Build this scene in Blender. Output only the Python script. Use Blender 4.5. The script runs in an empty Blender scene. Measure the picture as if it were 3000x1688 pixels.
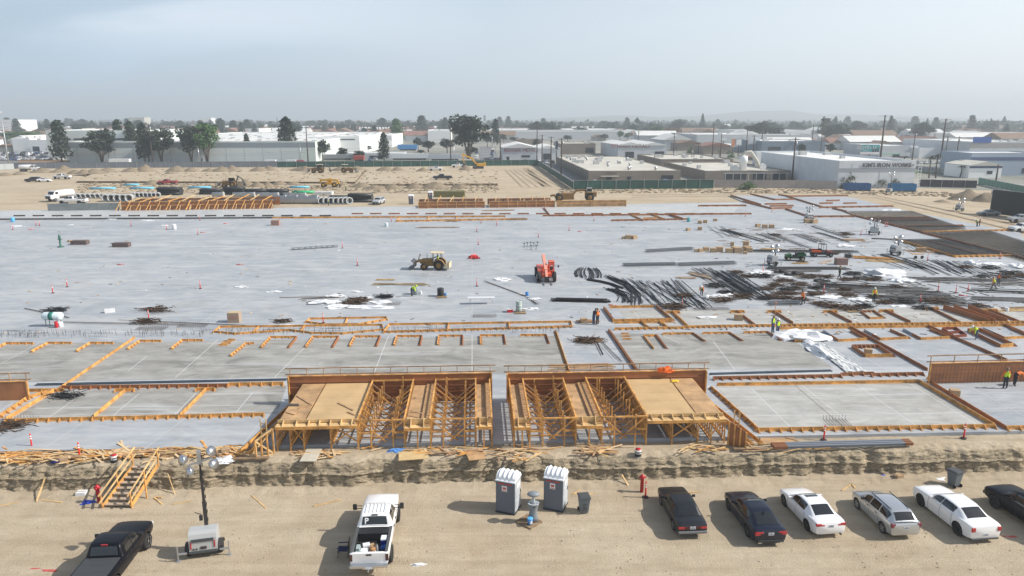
import bpy, bmesh, math, random
from math import sin, cos, tan, radians as R, pi, sqrt, atan2
from mathutils import Vector as V, Matrix, noise
SC = bpy.context.scene
COL = SC.collection
# ---------------------------------------------------------------- camera
CAMH = 22.5; PITCH = R(13.25); FPX = 2100.0
cam = bpy.data.objects.new('camera', bpy.data.cameras.new('camera')); COL.objects.link(cam)
cam.location = (0, 0, CAMH); cam.rotation_euler = (pi/2 - PITCH, 0, 0)
cam.data.sensor_width = 36; cam.data.lens = 25.2
cam.data.clip_start = 0.5; cam.data.clip_end = 30000
SC.camera = cam
SC.view_settings.view_transform = 'Standard'; SC.view_settings.look = 'None'
SC.view_settings.exposure = 0.29; SC.view_settings.gamma = 1.0
# ---------------------------------------------------------------- sky and sun
SUN_EL = R(38.5); SUNV = V((cos(SUN_EL), -0.06, sin(SUN_EL))).normalized()
W = bpy.data.worlds.new('World'); SC.world = W; W.use_nodes = True
nt = W.node_tree; nt.nodes.clear(); N = nt.nodes.new; L = nt.links.new
out = N('ShaderNodeOutputWorld'); bg = N('ShaderNodeBackground'); sky = N('ShaderNodeTexSky')
sky.sky_type = 'NISHITA'; sky.sun_disc = False; sky.sun_elevation = SUN_EL
sky.sun_rotation = atan2(SUNV.x, SUNV.y); sky.air_density = 1.0; sky.dust_density = 2.0; sky.ozone_density = 1.0
tc = N('ShaderNodeTexCoord'); mp = N('ShaderNodeMapping'); mp.inputs['Scale'].default_value = (1.0, 1.0, 4.0)
L(tc.outputs['Generated'], mp.inputs['Vector'])
no = N('ShaderNodeTexNoise'); no.inputs['Scale'].default_value = 1.5; no.inputs['Detail'].default_value = 6; no.inputs['Roughness'].default_value = 0.5
no.inputs['Distortion'].default_value = 0.5
L(mp.outputs['Vector'], no.inputs['Vector'])
def M_(op, a, b, c=None):
    n = N('ShaderNodeMath'); n.operation = op
    for i, v in enumerate((a, b, c)):
        if v is None: continue
        if isinstance(v, (int, float)): n.inputs[i].default_value = v
        else: L(v, n.inputs[i])
    return n.outputs[0]
sx = N('ShaderNodeSeparateXYZ'); L(tc.outputs['Generated'], sx.inputs[0])
X, Z = sx.outputs[0], sx.outputs[2]
mr = N('ShaderNodeMapRange'); mr.inputs['From Min'].default_value = .12; mr.inputs['From Max'].default_value = .5; mr.inputs['To Min'].default_value = 1; mr.inputs['To Max'].default_value = .12
L(Z, mr.inputs['Value'])                       # the veil of high cloud and haze thins out overhead
cl = N('ShaderNodeMapRange'); cl.interpolation_type = 'SMOOTHSTEP'; cl.inputs['From Min'].default_value = .40; cl.inputs['From Max'].default_value = .70; cl.inputs['To Max'].default_value = .34
L(no.outputs['Fac'], cl.inputs['Value'])
lf = N('ShaderNodeMapRange'); lf.inputs['From Min'].default_value = -.02; lf.inputs['From Max'].default_value = -.45; lf.inputs['To Min'].default_value = .0; L(X, lf.inputs['Value'])
f = M_('MULTIPLY', M_('MULTIPLY_ADD', cl.outputs[0], lf.outputs[0], .70), mr.outputs[0]); cp = N('ShaderNodeClamp'); L(f, cp.inputs[0]); f = cp.outputs[0]
vx = N('ShaderNodeMapRange'); vx.inputs['From Min'].default_value = -.6; vx.inputs['From Max'].default_value = .6; L(X, vx.inputs['Value'])
vc = N('ShaderNodeMix'); vc.data_type = 'RGBA'; L(vx.outputs[0], vc.inputs['Factor']); vc.inputs['A'].default_value = (4.7, 6.4, 8.3, 1); vc.inputs['B'].default_value = (10.4, 11.1, 11.7, 1)
mx = N('ShaderNodeMix'); mx.data_type = 'RGBA'
L(f, mx.inputs['Factor']); L(sky.outputs['Color'], mx.inputs['A']); L(vc.outputs['Result'], mx.inputs['B'])   # thin high cloud, brighter on the sun's side
cw = N('ShaderNodeMapRange'); cw.interpolation_type = 'SMOOTHSTEP'; cw.inputs['From Min'].default_value = .46; cw.inputs['From Max'].default_value = .62; cw.inputs['To Max'].default_value = .55; L(no.outputs['Fac'], cw.inputs['Value'])
cz = N('ShaderNodeMapRange'); cz.interpolation_type = 'SMOOTHSTEP'; cz.inputs['From Min'].default_value = .065; cz.inputs['From Max'].default_value = .125; L(Z, cz.inputs['Value'])
c2 = N('ShaderNodeMix'); c2.data_type = 'RGBA'; L(M_('MULTIPLY', M_('MULTIPLY', cw.outputs[0], cz.outputs[0]), lf.outputs[0]), c2.inputs['Factor']); L(mx.outputs['Result'], c2.inputs['A']); c2.inputs['B'].default_value = (9.6, 10.0, 10.6, 1)
L(c2.outputs['Result'], bg.inputs['Color']); bg.inputs['Strength'].default_value = 0.088
L(bg.outputs['Background'], out.inputs['Surface'])
sun = bpy.data.objects.new('sun', bpy.data.lights.new('sun', 'SUN')); COL.objects.link(sun)
sun.data.energy = 4.8; sun.data.angle = R(0.55); sun.data.color = (1.0, .955, .88)
sun.rotation_euler = (-SUNV).to_track_quat('-Z', 'Y').to_euler()
HAZE = .00040
SC.cycles.max_bounces = 5; SC.cycles.volume_bounces = 0; SC.cycles.diffuse_bounces = 3
SC.cycles.volume_step_rate = 4; SC.cycles.transparent_max_bounces = 8
rnd = random.Random(7)
# ---------------------------------------------------------------- pixel -> world
def ray(px, py):
    x = (px - 1500) / FPX; v = (py - 844) / FPX
    return V((x, cos(PITCH) - v*sin(PITCH), -sin(PITCH) - v*cos(PITCH)))
def at(px, py, z=0.0):
    d = ray(px, py); t = (z - CAMH) / d.z
    return V((d.x*t, d.y*t, z))
def scl(px, py, z=0.0):                    # metres per photo pixel at that ground point
    p = at(px, py, z); return (p.y*cos(PITCH) + (CAMH - z)*sin(PITCH)) / FPX
def hgt(px, py, ytop, z=0.0):              # height of an upright whose foot is at py and top at ytop
    p = at(px, py, z); d = ray(px, ytop); return CAMH + d.z * p.y / d.y - z
GZ = 1.58; SZ = 1.80
_a = at(0, 1447); _b = at(3000, 1385)
def yfoot(x): return _a.y + (x - _a.x)*(_b.y - _a.y)/(_b.x - _a.x)
def sm(a, b, t):
    t = max(0, min(1, (t - a)/(b - a))); return t*t*(3 - 2*t)
# ---------------------------------------------------------------- materials
MATS = {}
def mat(name, col, rough=.7, metal=0, var=0, vs=3.0, bump=0, bs=20.0, col2=None, coat=0, spec=None, detail=4, stretch=None, coord='Object', sheen=0, alpha=1):
    if name in MATS: return MATS[name]
    m = bpy.data.materials.new(name); m.use_nodes = True; MATS[name] = m
    t = m.node_tree; b = t.nodes['Principled BSDF']
    c = tuple(col) + (1,)
    b.inputs['Base Color'].default_value = c; b.inputs['Roughness'].default_value = rough; b.inputs['Metallic'].default_value = metal
    if coat: b.inputs['Coat Weight'].default_value = coat; b.inputs['Coat Roughness'].default_value = .06
    if spec is not None: b.inputs['Specular IOR Level'].default_value = spec
    m.diffuse_color = c
    if var or col2 or bump:
        tc = t.nodes.new('ShaderNodeTexCoord'); vec = tc.outputs['Object']
        if coord == 'World':
            g = t.nodes.new('ShaderNodeNewGeometry'); vec = g.outputs['Position']
        if stretch:
            mp = t.nodes.new('ShaderNodeMapping'); mp.inputs['Scale'].default_value = stretch; t.links.new(vec, mp.inputs['Vector']); vec = mp.outputs['Vector']
    if var or col2:
        n = t.nodes.new('ShaderNodeTexNoise'); n.inputs['Scale'].default_value = vs; n.inputs['Detail'].default_value = detail; n.inputs['Roughness'].default_value = .6
        t.links.new(vec, n.inputs['Vector'])
        r = t.nodes.new('ShaderNodeValToRGB'); r.color_ramp.elements[0].position = .33; r.color_ramp.elements[1].position = .67
        if col2: a, bb = c, tuple(col2) + (1,)
        else: a = tuple(x*(1 - var) for x in col) + (1,); bb = tuple(min(1, x*(1 + var)) for x in col) + (1,)
        r.color_ramp.elements[0].color = a; r.color_ramp.elements[1].color = bb
        t.links.new(n.outputs['Fac'], r.inputs['Fac']); t.links.new(r.outputs['Color'], b.inputs['Base Color'])
    if bump:
        n2 = t.nodes.new('ShaderNodeTexNoise'); n2.inputs['Scale'].default_value = bs; n2.inputs['Detail'].default_value = 5
        t.links.new(vec, n2.inputs['Vector']); bp = t.nodes.new('ShaderNodeBump'); bp.inputs['Strength'].default_value = min(1, bump); bp.inputs['Distance'].default_value = .05*max(1, bump)
        t.links.new(n2.outputs['Fac'], bp.inputs['Height']); t.links.new(bp.outputs['Normal'], b.inputs['Normal'])
    return m
# ---------------------------------------------------------------- mesh builder
class MB:
    def __init__(s): s.v = []; s.f = []; s.m = []; s.s = []
    def add(s, vs, fs, mi=0, sm=False):
        o = len(s.v); s.v += [tuple(v) for v in vs]
        for f in fs: s.f.append([i + o for i in f]); s.m.append(mi); s.s.append(sm)
        return s
    def box(s, c, d, rz=0, mi=0, M=None):
        x, y, z = d[0]/2, d[1]/2, d[2]/2
        vs = [V((a*x, b*y, e*z)) for e in (-1, 1) for b in (-1, 1) for a in (-1, 1)]
        if M is None: M = Matrix.Rotation(rz, 3, 'Z')
        c = V(c); vs = [M @ v + c for v in vs]
        return s.add(vs, [(0,2,3,1),(4,5,7,6),(0,1,5,4),(1,3,7,5),(3,2,6,7),(2,0,4,6)], mi)
    def bx(s, x0, x1, y0, y1, z0, z1, mi=0): return s.box(((x0+x1)/2, (y0+y1)/2, (z0+z1)/2), (abs(x1-x0), abs(y1-y0), abs(z1-z0)), 0, mi)
    def beam(s, p, q, w, h, mi=0, up=(0,0,1)):
        p = V(p); q = V(q); d = (q - p).normalized(); u = V(up)
        if abs(d.dot(u)) > .97: u = V((0, 1, 0))
        a = d.cross(u).normalized(); b = a.cross(d).normalized()
        vs = [e + a*(i*w/2) + b*(j*h/2) for e in (p, q) for j in (-1, 1) for i in (-1, 1)]
        return s.add(vs, [(0,1,3,2),(4,6,7,5),(0,4,5,1),(1,5,7,3),(3,7,6,2),(2,6,4,0)], mi)
    def tube(s, pts, r, n=6, mi=0, cap=True, sm=True):
        pts = [V(p) for p in pts]; rr = r if isinstance(r, (list, tuple)) else [r]*len(pts); vs = []; a = None
        for i, p in enumerate(pts):
            d = (pts[min(i+1, len(pts)-1)] - pts[max(i-1, 0)]).normalized()
            if a is None:
                a = d.cross(V((0,0,1)) if abs(d.z) < .95 else V((0,1,0))).normalized()
            else: a = (a - d*a.dot(d)).normalized()
            b = d.cross(a)
            vs += [p + a*(cos(2*pi*k/n)*rr[i]) + b*(sin(2*pi*k/n)*rr[i]) for k in range(n)]
        fs = [(i*n+k, i*n+(k+1)%n, (i+1)*n+(k+1)%n, (i+1)*n+k) for i in range(len(pts)-1) for k in range(n)]
        s.add(vs, fs, mi, sm)
        if cap: o = len(s.v) - len(vs); s.f += [[o+k for k in range(n)][::-1], [o+(len(pts)-1)*n+k for k in range(n)]]; s.m += [mi]*2; s.s += [False]*2
        return s
    def lathe(s, prof, n=16, mi=0, c=(0,0,0), sm=True, M=None):
        c = V(c); M = M or Matrix.Identity(3)
        vs = [c + M @ V((r*cos(2*pi*k/n), r*sin(2*pi*k/n), z)) for r, z in prof for k in range(n)]
        fs = [(i*n+k, i*n+(k+1)%n, (i+1)*n+(k+1)%n, (i+1)*n+k) for i in range(len(prof)-1) for k in range(n)]
        s.add(vs, fs, mi, sm); o = len(s.v) - len(vs)
        if prof[0][0] > 1e-4: s.f.append([o+k for k in range(n)][::-1]); s.m.append(mi); s.s.append(False)
        if prof[-1][0] > 1e-4: s.f.append([o+(len(prof)-1)*n+k for k in range(n)]); s.m.append(mi); s.s.append(False)
        return s
    def prism(s, pts, z0, z1, mi=0):
        n = len(pts); vs = [(p[0], p[1], z0) for p in pts] + [(p[0], p[1], z1) for p in pts]
        return s.add(vs, [list(range(n))[::-1], list(range(n, 2*n))] + [(i, (i+1)%n, n+(i+1)%n, n+i) for i in range(n)], mi)
    def extr(s, prof, y0, y1, mi=0, ax='y', sm=False):      # polygon in xz pulled along y (or in yz along x)
        n = len(prof)
        if ax == 'y': vs = [(p[0], y, p[1]) for y in (y0, y1) for p in prof]
        else: vs = [(y, p[0], p[1]) for y in (y0, y1) for p in prof]
        s.add(vs, [(i, (i+1)%n, n+(i+1)%n, n+i) for i in range(n)], mi, sm)
        return s.add(vs, [list(range(n))[::-1], list(range(n, 2*n))], mi)
    def blob(s, c, r, mi=0, n=1, jit=.15, seed=0, sq=(1,1,1)):
        bm = bmesh.new(); bmesh.ops.create_icosphere(bm, subdivisions=n, radius=1); c = V(c)
        vs = [V((v.co.x*sq[0], v.co.y*sq[1], v.co.z*sq[2])) * (r*(1 + jit*noise.noise(v.co*2.1 + V((seed*7.3, seed, 0)))*2)) + c for v in bm.verts]
        fs = [[v.index for v in f.verts] for f in bm.faces]; bm.free(); return s.add(vs, fs, mi, True)
    def build(s, name, mats, parent=None, loc=None, rz=0, bevel=0, fix=True):
        me = bpy.data.meshes.new(name); vs = s.v
        o = bpy.data.objects.new(name, me)
        if parent is None and loc is None and vs:
            n = len(vs); loc = V((sum(v[0] for v in vs)/n, sum(v[1] for v in vs)/n, min(v[2] for v in vs)))
            vs = [(v[0]-loc.x, v[1]-loc.y, v[2]-loc.z) for v in vs]
        me.from_pydata(vs, [], s.f)
        if not isinstance(mats, (list, tuple)): mats = [mats]
        for m in mats: me.materials.append(m)
        me.polygons.foreach_set('material_index', s.m); me.polygons.foreach_set('use_smooth', s.s)
        if fix:
            bm = bmesh.new(); bm.from_mesh(me); bmesh.ops.recalc_face_normals(bm, faces=bm.faces); bm.to_mesh(me); bm.free()
        me.update(); COL.objects.link(o)
        if parent is not None: o.parent = parent
        if loc is not None: o.location = loc
        if rz: o.rotation_euler = (0, 0, rz)
        if bevel:
            b = o.modifiers.new('bevel', 'BEVEL'); b.width = bevel; b.segments = 2; b.limit_method = 'ANGLE'; b.angle_limit = R(40)
        return o
def thing(name, label, cat, loc=(0,0,0), rz=0, group=None):
    o = bpy.data.objects.new(name, None); COL.objects.link(o); o.location = loc; o.rotation_euler = (0, 0, rz); o.empty_display_size = .2
    o['label'] = label; o['category'] = cat
    if group: o['group'] = group
    return o
def tag(o, label, cat, group=None):
    o['label'] = label; o['category'] = cat
    if group: o['group'] = group
    return o
def struct(o, kind='structure'): o['kind'] = kind; return o
def kids(o): return [c for c in bpy.data.objects if c.parent is o]
KIDS = {}
def dup(root, loc, rz=None, label=None, sc=None, group=None):
    if root.name not in KIDS:
        KIDS[root.name] = [(c, kids(c)) for c in kids(root)]
    r = root.copy(); COL.objects.link(r); r.location = loc
    if rz is not None: r.rotation_euler = (0, 0, rz)
    if label: r['label'] = label
    if group: r['group'] = group
    if sc: r.scale = (sc, sc, sc) if not isinstance(sc, tuple) else sc
    for c, gs in KIDS[root.name]:
        d = c.copy(); COL.objects.link(d); d.parent = r
        for g in gs: e = g.copy(); COL.objects.link(e); e.parent = d
    return r
def text(body, size, m, name='lettering', parent=None, loc=(0,0,0), rot=(pi/2,0,0), ext=.01, align='CENTER', sx=1, bold=0):
    cu = bpy.data.curves.new(name, 'FONT'); cu.body = body; cu.size = size; cu.extrude = ext; cu.align_x = align; cu.align_y = 'CENTER'; cu.offset = bold
    cu.resolution_u = 2
    t = bpy.data.objects.new(name, cu); COL.objects.link(t)
    dg = bpy.context.evaluated_depsgraph_get(); me = bpy.data.meshes.new_from_object(t.evaluated_get(dg)); bpy.data.objects.remove(t)
    o = bpy.data.objects.new(name, me); COL.objects.link(o); me.materials.clear(); me.materials.append(m)
    o.location = loc; o.rotation_euler = rot; o.scale = (sx, 1, 1)
    if parent is not None: o.parent = parent
    return o
def grid_fn(us, vs, fn):
    vv = [fn(u, v) for v in vs for u in us]; n = len(us)
    return vv, [(j*n+i, j*n+i+1, (j+1)*n+i+1, (j+1)*n+i) for j in range(len(vs)-1) for i in range(n-1)]
def lin(a, b, n): return [a + (b-a)*i/(n-1) for i in range(n)]
# ================================================================ ground
def dirt_material():
    m = bpy.data.materials.new('packed_dirt'); m.use_nodes = True; t = m.node_tree; b = t.nodes['Principled BSDF']; b.inputs['Roughness'].default_value = .95
    b.inputs['Specular IOR Level'].default_value = .15
    g = t.nodes.new('ShaderNodeNewGeometry')
    def noi(sc, det=5, st=(1,1,1), rg=.6):
        mp = t.nodes.new('ShaderNodeMapping'); mp.inputs['Scale'].default_value = st; t.links.new(g.outputs['Position'], mp.inputs['Vector'])
        n = t.nodes.new('ShaderNodeTexNoise'); n.inputs['Scale'].default_value = sc; n.inputs['Detail'].default_value = det; n.inputs['Roughness'].default_value = rg
        t.links.new(mp.outputs['Vector'], n.inputs['Vector']); return n.outputs['Fac']
    def ramp(f, p0, c0, p1, c1):
        r = t.nodes.new('ShaderNodeValToRGB'); r.color_ramp.elements[0].position = p0; r.color_ramp.elements[1].position = p1
        r.color_ramp.elements[0].color = tuple(c0)+(1,); r.color_ramp.elements[1].color = tuple(c1)+(1,); t.links.new(f, r.inputs['Fac']); return r.outputs['Color']
    def mixc(f, a, c):
        x = t.nodes.new('ShaderNodeMix'); x.data_type = 'RGBA'; t.links.new(f, x.inputs['Factor']); t.links.new(a, x.inputs['A']); t.links.new(c, x.inputs['B']); return x.outputs['Result']
    c1 = ramp(noi(.16, 6), .34, (.43, .345, .24), .64, (.53, .45, .335))
    c2 = ramp(noi(1.3, 6, (.35, 1, 1)), .40, (.36, .29, .20), .66, (.57, .49, .37))
    f = ramp(noi(.5, 4), .3, (.15,)*3, .8, (.5,)*3)
    c = mixc(f, c1, c2)
    fine = ramp(noi(14, 4), .36, (.15,)*3, .5, (0,)*3)            # pebbles and damp specks
    dk = t.nodes.new('ShaderNodeRGB'); dk.outputs[0].default_value = (.22, .17, .11, 1)
    c = mixc(fine, c, dk.outputs[0])
    tr = ramp(noi(1.0, 4, (.05, 1.5, 1), .6), .46, (0,)*3, .72, (.34,)*3)
    tk = t.nodes.new('ShaderNodeRGB'); tk.outputs[0].default_value = (.27, .21, .14, 1)
    c = mixc(tr, c, tk.outputs[0])
    lg = ramp(noi(.022, 5, (.6, 1.4, 1)), .42, (0,)*3, .70, (.3,)*3); c = mixc(lg, c, tk.outputs[0])
    t.links.new(c, b.inputs['Base Color'])
    mm = t.nodes.new('ShaderNodeMath'); mm.operation = 'ADD'; t.links.new(noi(2.2, 8, (.5, 1, 1), .65), mm.inputs[0]); t.links.new(noi(11, 6, (1,1,1), .7), mm.inputs[1])
    m3 = t.nodes.new('ShaderNodeMath'); m3.operation = 'MULTIPLY_ADD'; t.links.new(noi(1.0, 3, (.07, 4.2, 1), .5), m3.inputs[0]); m3.inputs[1].default_value = .4; t.links.new(mm.outputs[0], m3.inputs[2])
    m4 = t.nodes.new('ShaderNodeMath'); m4.operation = 'MULTIPLY_ADD'; t.links.new(noi(1.0, 3, (2.2, .25, 1), .9), m4.inputs[0]); m4.inputs[1].default_value = .12; t.links.new(m3.outputs[0], m4.inputs[2])
    bp = t.nodes.new('ShaderNodeBump'); bp.inputs['Strength'].default_value = .8; bp.inputs['Distance'].default_value = .09
    t.links.new(m4.outputs[0], bp.inputs['Height']); t.links.new(bp.outputs['Normal'], b.inputs['Normal'])
    return m
DIRT = dirt_material()
def fbm(x, y, z=0, o=4):
    a = 0; s = 1; f = 1
    for _ in range(o): a += s*noise.noise(V((x*f, y*f, z*f))); s *= .5; f *= 2.03
    return a
# front yard and plateau, one sheet out to the horizon
def ground():
    mb = MB()
    xs = lin(-66, 66, 881)
    prof = []                                  # (d from bank foot, z, roughness)
    for d in lin(-34, -1.0, 60): prof.append((d, 0, .02))
    for d in lin(-.9, -.1, 7): prof.append((d, .02 + .10*sm(-1, 0, d), .05))
    K = [(0, .10), (.10, .36), (.17, .62), (.19, .74), (.10, .82), (.26, .94), (.38, 1.18), (.60, 1.38), (.86, 1.50), (1.15, GZ)]
    for i in range(len(K)-1):
        for k in range(6):
            t = k/6; prof.append((K[i][0] + (K[i+1][0]-K[i][0])*t, K[i][1] + (K[i+1][1]-K[i][1])*t, .16 if i < 6 else .09))
    for d in lin(1.15, 6, 24): prof.append((d, GZ, .03))
    for d in [8, 12, 20, 40, 80, 145]: prof.append((d, GZ, .0))
    d_ = lambda j: prof[j][0]*2
    def f(u, j):
        d, z, r = prof[j]; x = u
        w = .26*fbm(x*.22, 3.1, 0, 3) + .16*fbm(x*1.3, 8.2, 0, 3) + .30*max(0, noise.noise(V((x*.9, 44, 0))) - .25)*2
        bank = 1 if -.2 < d < 1.3 else 0
        wob = w * sm(-1.5, 0, d) * (1 - sm(1.0, 3.0, d))
        y = yfoot(x) + d + wob
        n1 = fbm(x*1.7, d*2.5, z*3.0, 5); n2 = fbm(x*6, z*14.0, d*4, 3)
        n3 = abs(noise.noise(V((x*3.3, z*1.5, 4)))) + .6*abs(noise.noise(V((x*8, z*5, 2))))
        if bank: y += -.09*n1 - .05*n2 + .20*(n3-.25); z += .05*fbm(x*3.2, d*3, z*2, 4)*sm(.3, 1.0, z)
        else: z += r*fbm(x*.35, y*.35, 0, 4)*2.0 + r*.8*fbm(x*2.4, y*2.4, 1, 3)
        gul = max(0, noise.noise(V((x*.35, 9.7, 2.2))) - .42)*3.2       # washed out gullies
        if -.1 < d < 1.8: y += gul*.9; z -= gul*.35*sm(.1, 1.2, z)
        return (x, y, z)
    vs, fs = grid_fn(xs, range(len(prof)), f)
    nx = len(xs)
    for k, f_ in enumerate(fs):
        j, i = divmod(k, nx-1); d = prof[j][0] + .12*noise.noise(V((xs[i]*1.5, d_(j), 5)))
        mb.f.append(list(f_)); mb.m.append(1 if .0 < d < .62 + .25*noise.noise(V((xs[i]*.5, 7, 5))) else 0); mb.s.append(True)
    mb.v = [tuple(p) for p in vs]
    CUT = mat('cut_soil', (.36, .295, .205), .95, bump=2.2, bs=11, var=.40, vs=3.2, coord='World', stretch=(1, 1, 3), spec=.1, detail=8)
    o = mb.build('dirt_ground', [DIRT, CUT], loc=(0,0,0), fix=False); return struct(o)
ground()
def far_ground():
    mb = MB(); ys = [182, 195]
    while ys[-1] < 26000: ys.append(ys[-1]*1.10 + 2)
    vs, fs = grid_fn(lin(-1, 1, 41), ys, lambda u, y: (u*(400 + y*1.6), y, GZ - .015))
    mb.add(vs, fs, 0, True)
    vs, fs = grid_fn([-560, -300, -150, -65.9], [-2, 60, 120, 183], lambda u, y: (u, y, GZ - .05 if y > 30 else 0)); mb.add(vs, fs, 0)
    vs, fs = grid_fn([65.9, 150, 300, 560], [-2, 60, 120, 183], lambda u, y: (u, y, GZ - .05 if y > 30 else 0)); mb.add(vs, fs, 0)
    return struct(mb.build('terrain', [DIRT], loc=(0,0,0), fix=False))
far_ground()
# ================================================================ slab
def slab_material(name, dark, light, tint, vs=.10, blot=.35):
    m = bpy.data.materials.new(name); m.use_nodes = True; t = m.node_tree; b = t.nodes['Principled BSDF']; b.inputs['Roughness'].default_value = .62
    b.inputs['Specular IOR Level'].default_value = .35
    g = t.nodes.new('ShaderNodeNewGeometry')
    def noi(sc, det, st, rot=0, dist=0):
        mp = t.nodes.new('ShaderNodeMapping'); mp.inputs['Scale'].default_value = st; mp.inputs['Rotation'].default_value = (0, 0, rot); t.links.new(g.outputs['Position'], mp.inputs['Vector'])
        n = t.nodes.new('ShaderNodeTexNoise'); n.inputs['Scale'].default_value = sc; n.inputs['Detail'].default_value = det; n.inputs['Roughness'].default_value = .62; n.inputs['Distortion'].default_value = dist
        t.links.new(mp.outputs['Vector'], n.inputs['Vector']); return n.outputs['Fac']
    def ramp(f, p0, c0, p1, c1):
        r = t.nodes.new('ShaderNodeValToRGB'); r.color_ramp.elements[0].position = p0; r.color_ramp.elements[1].position = p1
        r.color_ramp.elements[0].color = tuple(c0)+(1,); r.color_ramp.elements[1].color = tuple(c1)+(1,); t.links.new(f, r.inputs['Fac']); return r.outputs['Color']
    def mixc(f, a, c):
        x = t.nodes.new('ShaderNodeMix'); x.data_type = 'RGBA'; t.links.new(f, x.inputs['Factor']); t.links.new(a, x.inputs['A']); t.links.new(c, x.inputs['B']); return x.outputs['Result']
    c1 = ramp(noi(vs, 7, (.8, 1.1, 1), .5, 1.2), .35, dark, .65, light)
    c2 = ramp(noi(1.1, 7, (.5, 1.3, 1), -.35, .8), .35, [x*.8 for x in dark], .62, [min(1, x*1.12) for x in light])
    f = ramp(noi(.35, 4, (.6, 1, 1)), .3, (blot*.4,)*3, .7, (blot*1.5,)*3)
    c = mixc(f, c1, c2)
    tn = t.nodes.new('ShaderNodeRGB'); tn.outputs[0].default_value = tuple(tint)+(1,)
    c = mixc(ramp(noi(.22, 7, (.7, 1.4, 1), .3, 1.8), .48, (0,)*3, .70, (.85,)*3), c, tn.outputs[0])
    sw = ramp(noi(.5, 6, (.12, 1.3, 1), .7, 1.2), .54, (0,)*3, .70, (.45,)*3); t2 = t.nodes.new('ShaderNodeRGB'); t2.outputs[0].default_value = (.58, .60, .61, 1); c = mixc(sw, c, t2.outputs[0])
    st = ramp(noi(.16, 6, (1, 1, 1), 0, 1.0), .60, (0,)*3, .74, (.5,)*3); t3 = t.nodes.new('ShaderNodeRGB'); t3.outputs[0].default_value = (.24, .24, .225, 1); c = mixc(st, c, t3.outputs[0])
    t.links.new(c, b.inputs['Base Color'])
    rr = ramp(noi(.3, 4, (1,1,1)), .3, (.42,)*3, .7, (.66,)*3); t.links.new(rr, b.inputs['Roughness'])
    return m
CONC = slab_material('slab_concrete', (.275, .297, .325), (.385, .402, .42), (.44, .447, .445))
CAST = slab_material('cast_panel_concrete', (.265, .257, .232), (.355, .345, .318), (.165, .16, .145), .12, .5)
CASTP = slab_material('cast_panel_pale', (.33, .325, .305), (.43, .425, .40), (.28, .27, .245), .12, .5)
LITE = slab_material('pale_concrete', (.38, .40, .415), (.48, .49, .49), (.42, .41, .38))
CHALK = mat('chalk_line', (.62, .63, .64), .8)
STEEL = mat('rusty_steel', (.085, .07, .06), .8, .2, var=.45, vs=2)
DARKGAP = mat('dark_joint', (.06, .07, .08), .6)
def sheet(pts, z, m, name, th=None):
    mb = MB(); P = [at(x, y, z) for x, y in pts]
    if th is None: mb.add([(p.x, p.y, z) for p in P], [list(range(len(P)))], 0)
    else: mb.prism([(p.x, p.y) for p in P], z - th, z)
    o = mb.build(name, [m]); return struct(o)
SLAB = [(-500, 1332), (3400, 1255), (3600, 1110), (3600, 800), (3300, 774), (3000, 700), (2990, 682), (2672, 621), (2463, 572), (2136, 573), (2180, 592), (1836, 598), (-500, 622)]
sheet(SLAB, SZ, CONC, 'concrete_slab', .30)
def strip(p, q, w, z=SZ+.008, m=None, name='joint_line'):
    mb = MB(); a = at(*p, z); b = at(*q, z); d = (b-a).normalized(); n = V((-d.y, d.x, 0))*w/2
    mb.add([a+n, b+n, b-n, a-n], [(0,1,2,3)]); o = mb.build(name, [m or CHALK]); return struct(o)
# ================================================================ cars
def paint(name, c, r=.28, metal=0, coat=.8): return mat('paint_'+name, c, r, metal, coat=coat)
GLASS = mat('dark_tinted_glass', (.012, .014, .016), .06, 0, coat=.6)
RUBBER = mat('tyre_rubber', (.022, .021, .020), .85, bump=.3, bs=60)
ALLOY = mat('alloy', (.55, .56, .58), .3, .9)
BLACKP = mat('black_plastic', (.025, .026, .028), .55)
CHROME = mat('bright_trim', (.65, .66, .68), .18, 1)
REDL = mat('red_lens', (.42, .01, .015), .18, coat=.8)
CLEARL = mat('clear_lens', (.62, .62, .64), .15, coat=.8)
PLATEM = mat('plate_white', (.62, .63, .66), .5)
INKM = mat('plate_ink', (.05, .07, .16), .6)
WHEELWELL = mat('wheel_well', (.012, .012, .012), .9)
def hermite(K, x):
    n = len(K)
    if x <= K[0][0]: return K[0]
    if x >= K[-1][0]: return K[-1]
    i = max(j for j in range(n-1) if K[j][0] <= x)
    h = K[i+1][0] - K[i][0]; t = (x - K[i][0])/h; o = [x]
    for c in range(1, len(K[0])):
        def sl(j):
            if j <= 0 or j >= n-1: return (K[min(j+1, n-1)][c]-K[max(j-1, 0)][c])/(K[min(j+1, n-1)][0]-K[max(j-1, 0)][0])
            a = (K[j][c]-K[j-1][c])/(K[j][0]-K[j-1][0]); b = (K[j+1][c]-K[j][c])/(K[j+1][0]-K[j][0])
            return 0 if a*b <= 0 else 2*a*b/(a+b)
        m0, m1 = sl(i)*h, sl(i+1)*h; p0, p1 = K[i][c], K[i+1][c]
        o.append((2*t**3-3*t*t+1)*p0 + (t**3-2*t*t+t)*m0 + (-2*t**3+3*t*t)*p1 + (t**3-t*t)*m1)
    return o
def solid(mb, name, m):
    me = bpy.data.meshes.new(name); me.from_pydata(mb.v, [], mb.f)
    bm = bmesh.new(); bm.from_mesh(me); bmesh.ops.remove_doubles(bm, verts=bm.verts, dist=1e-4); bmesh.ops.recalc_face_normals(bm, faces=bm.faces); bm.to_mesh(me); bm.free()
    me.materials.append(m); me.polygons.foreach_set('use_smooth', [True]*len(me.polygons))
    o = bpy.data.objects.new(name, me); COL.objects.link(o); return o
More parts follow.
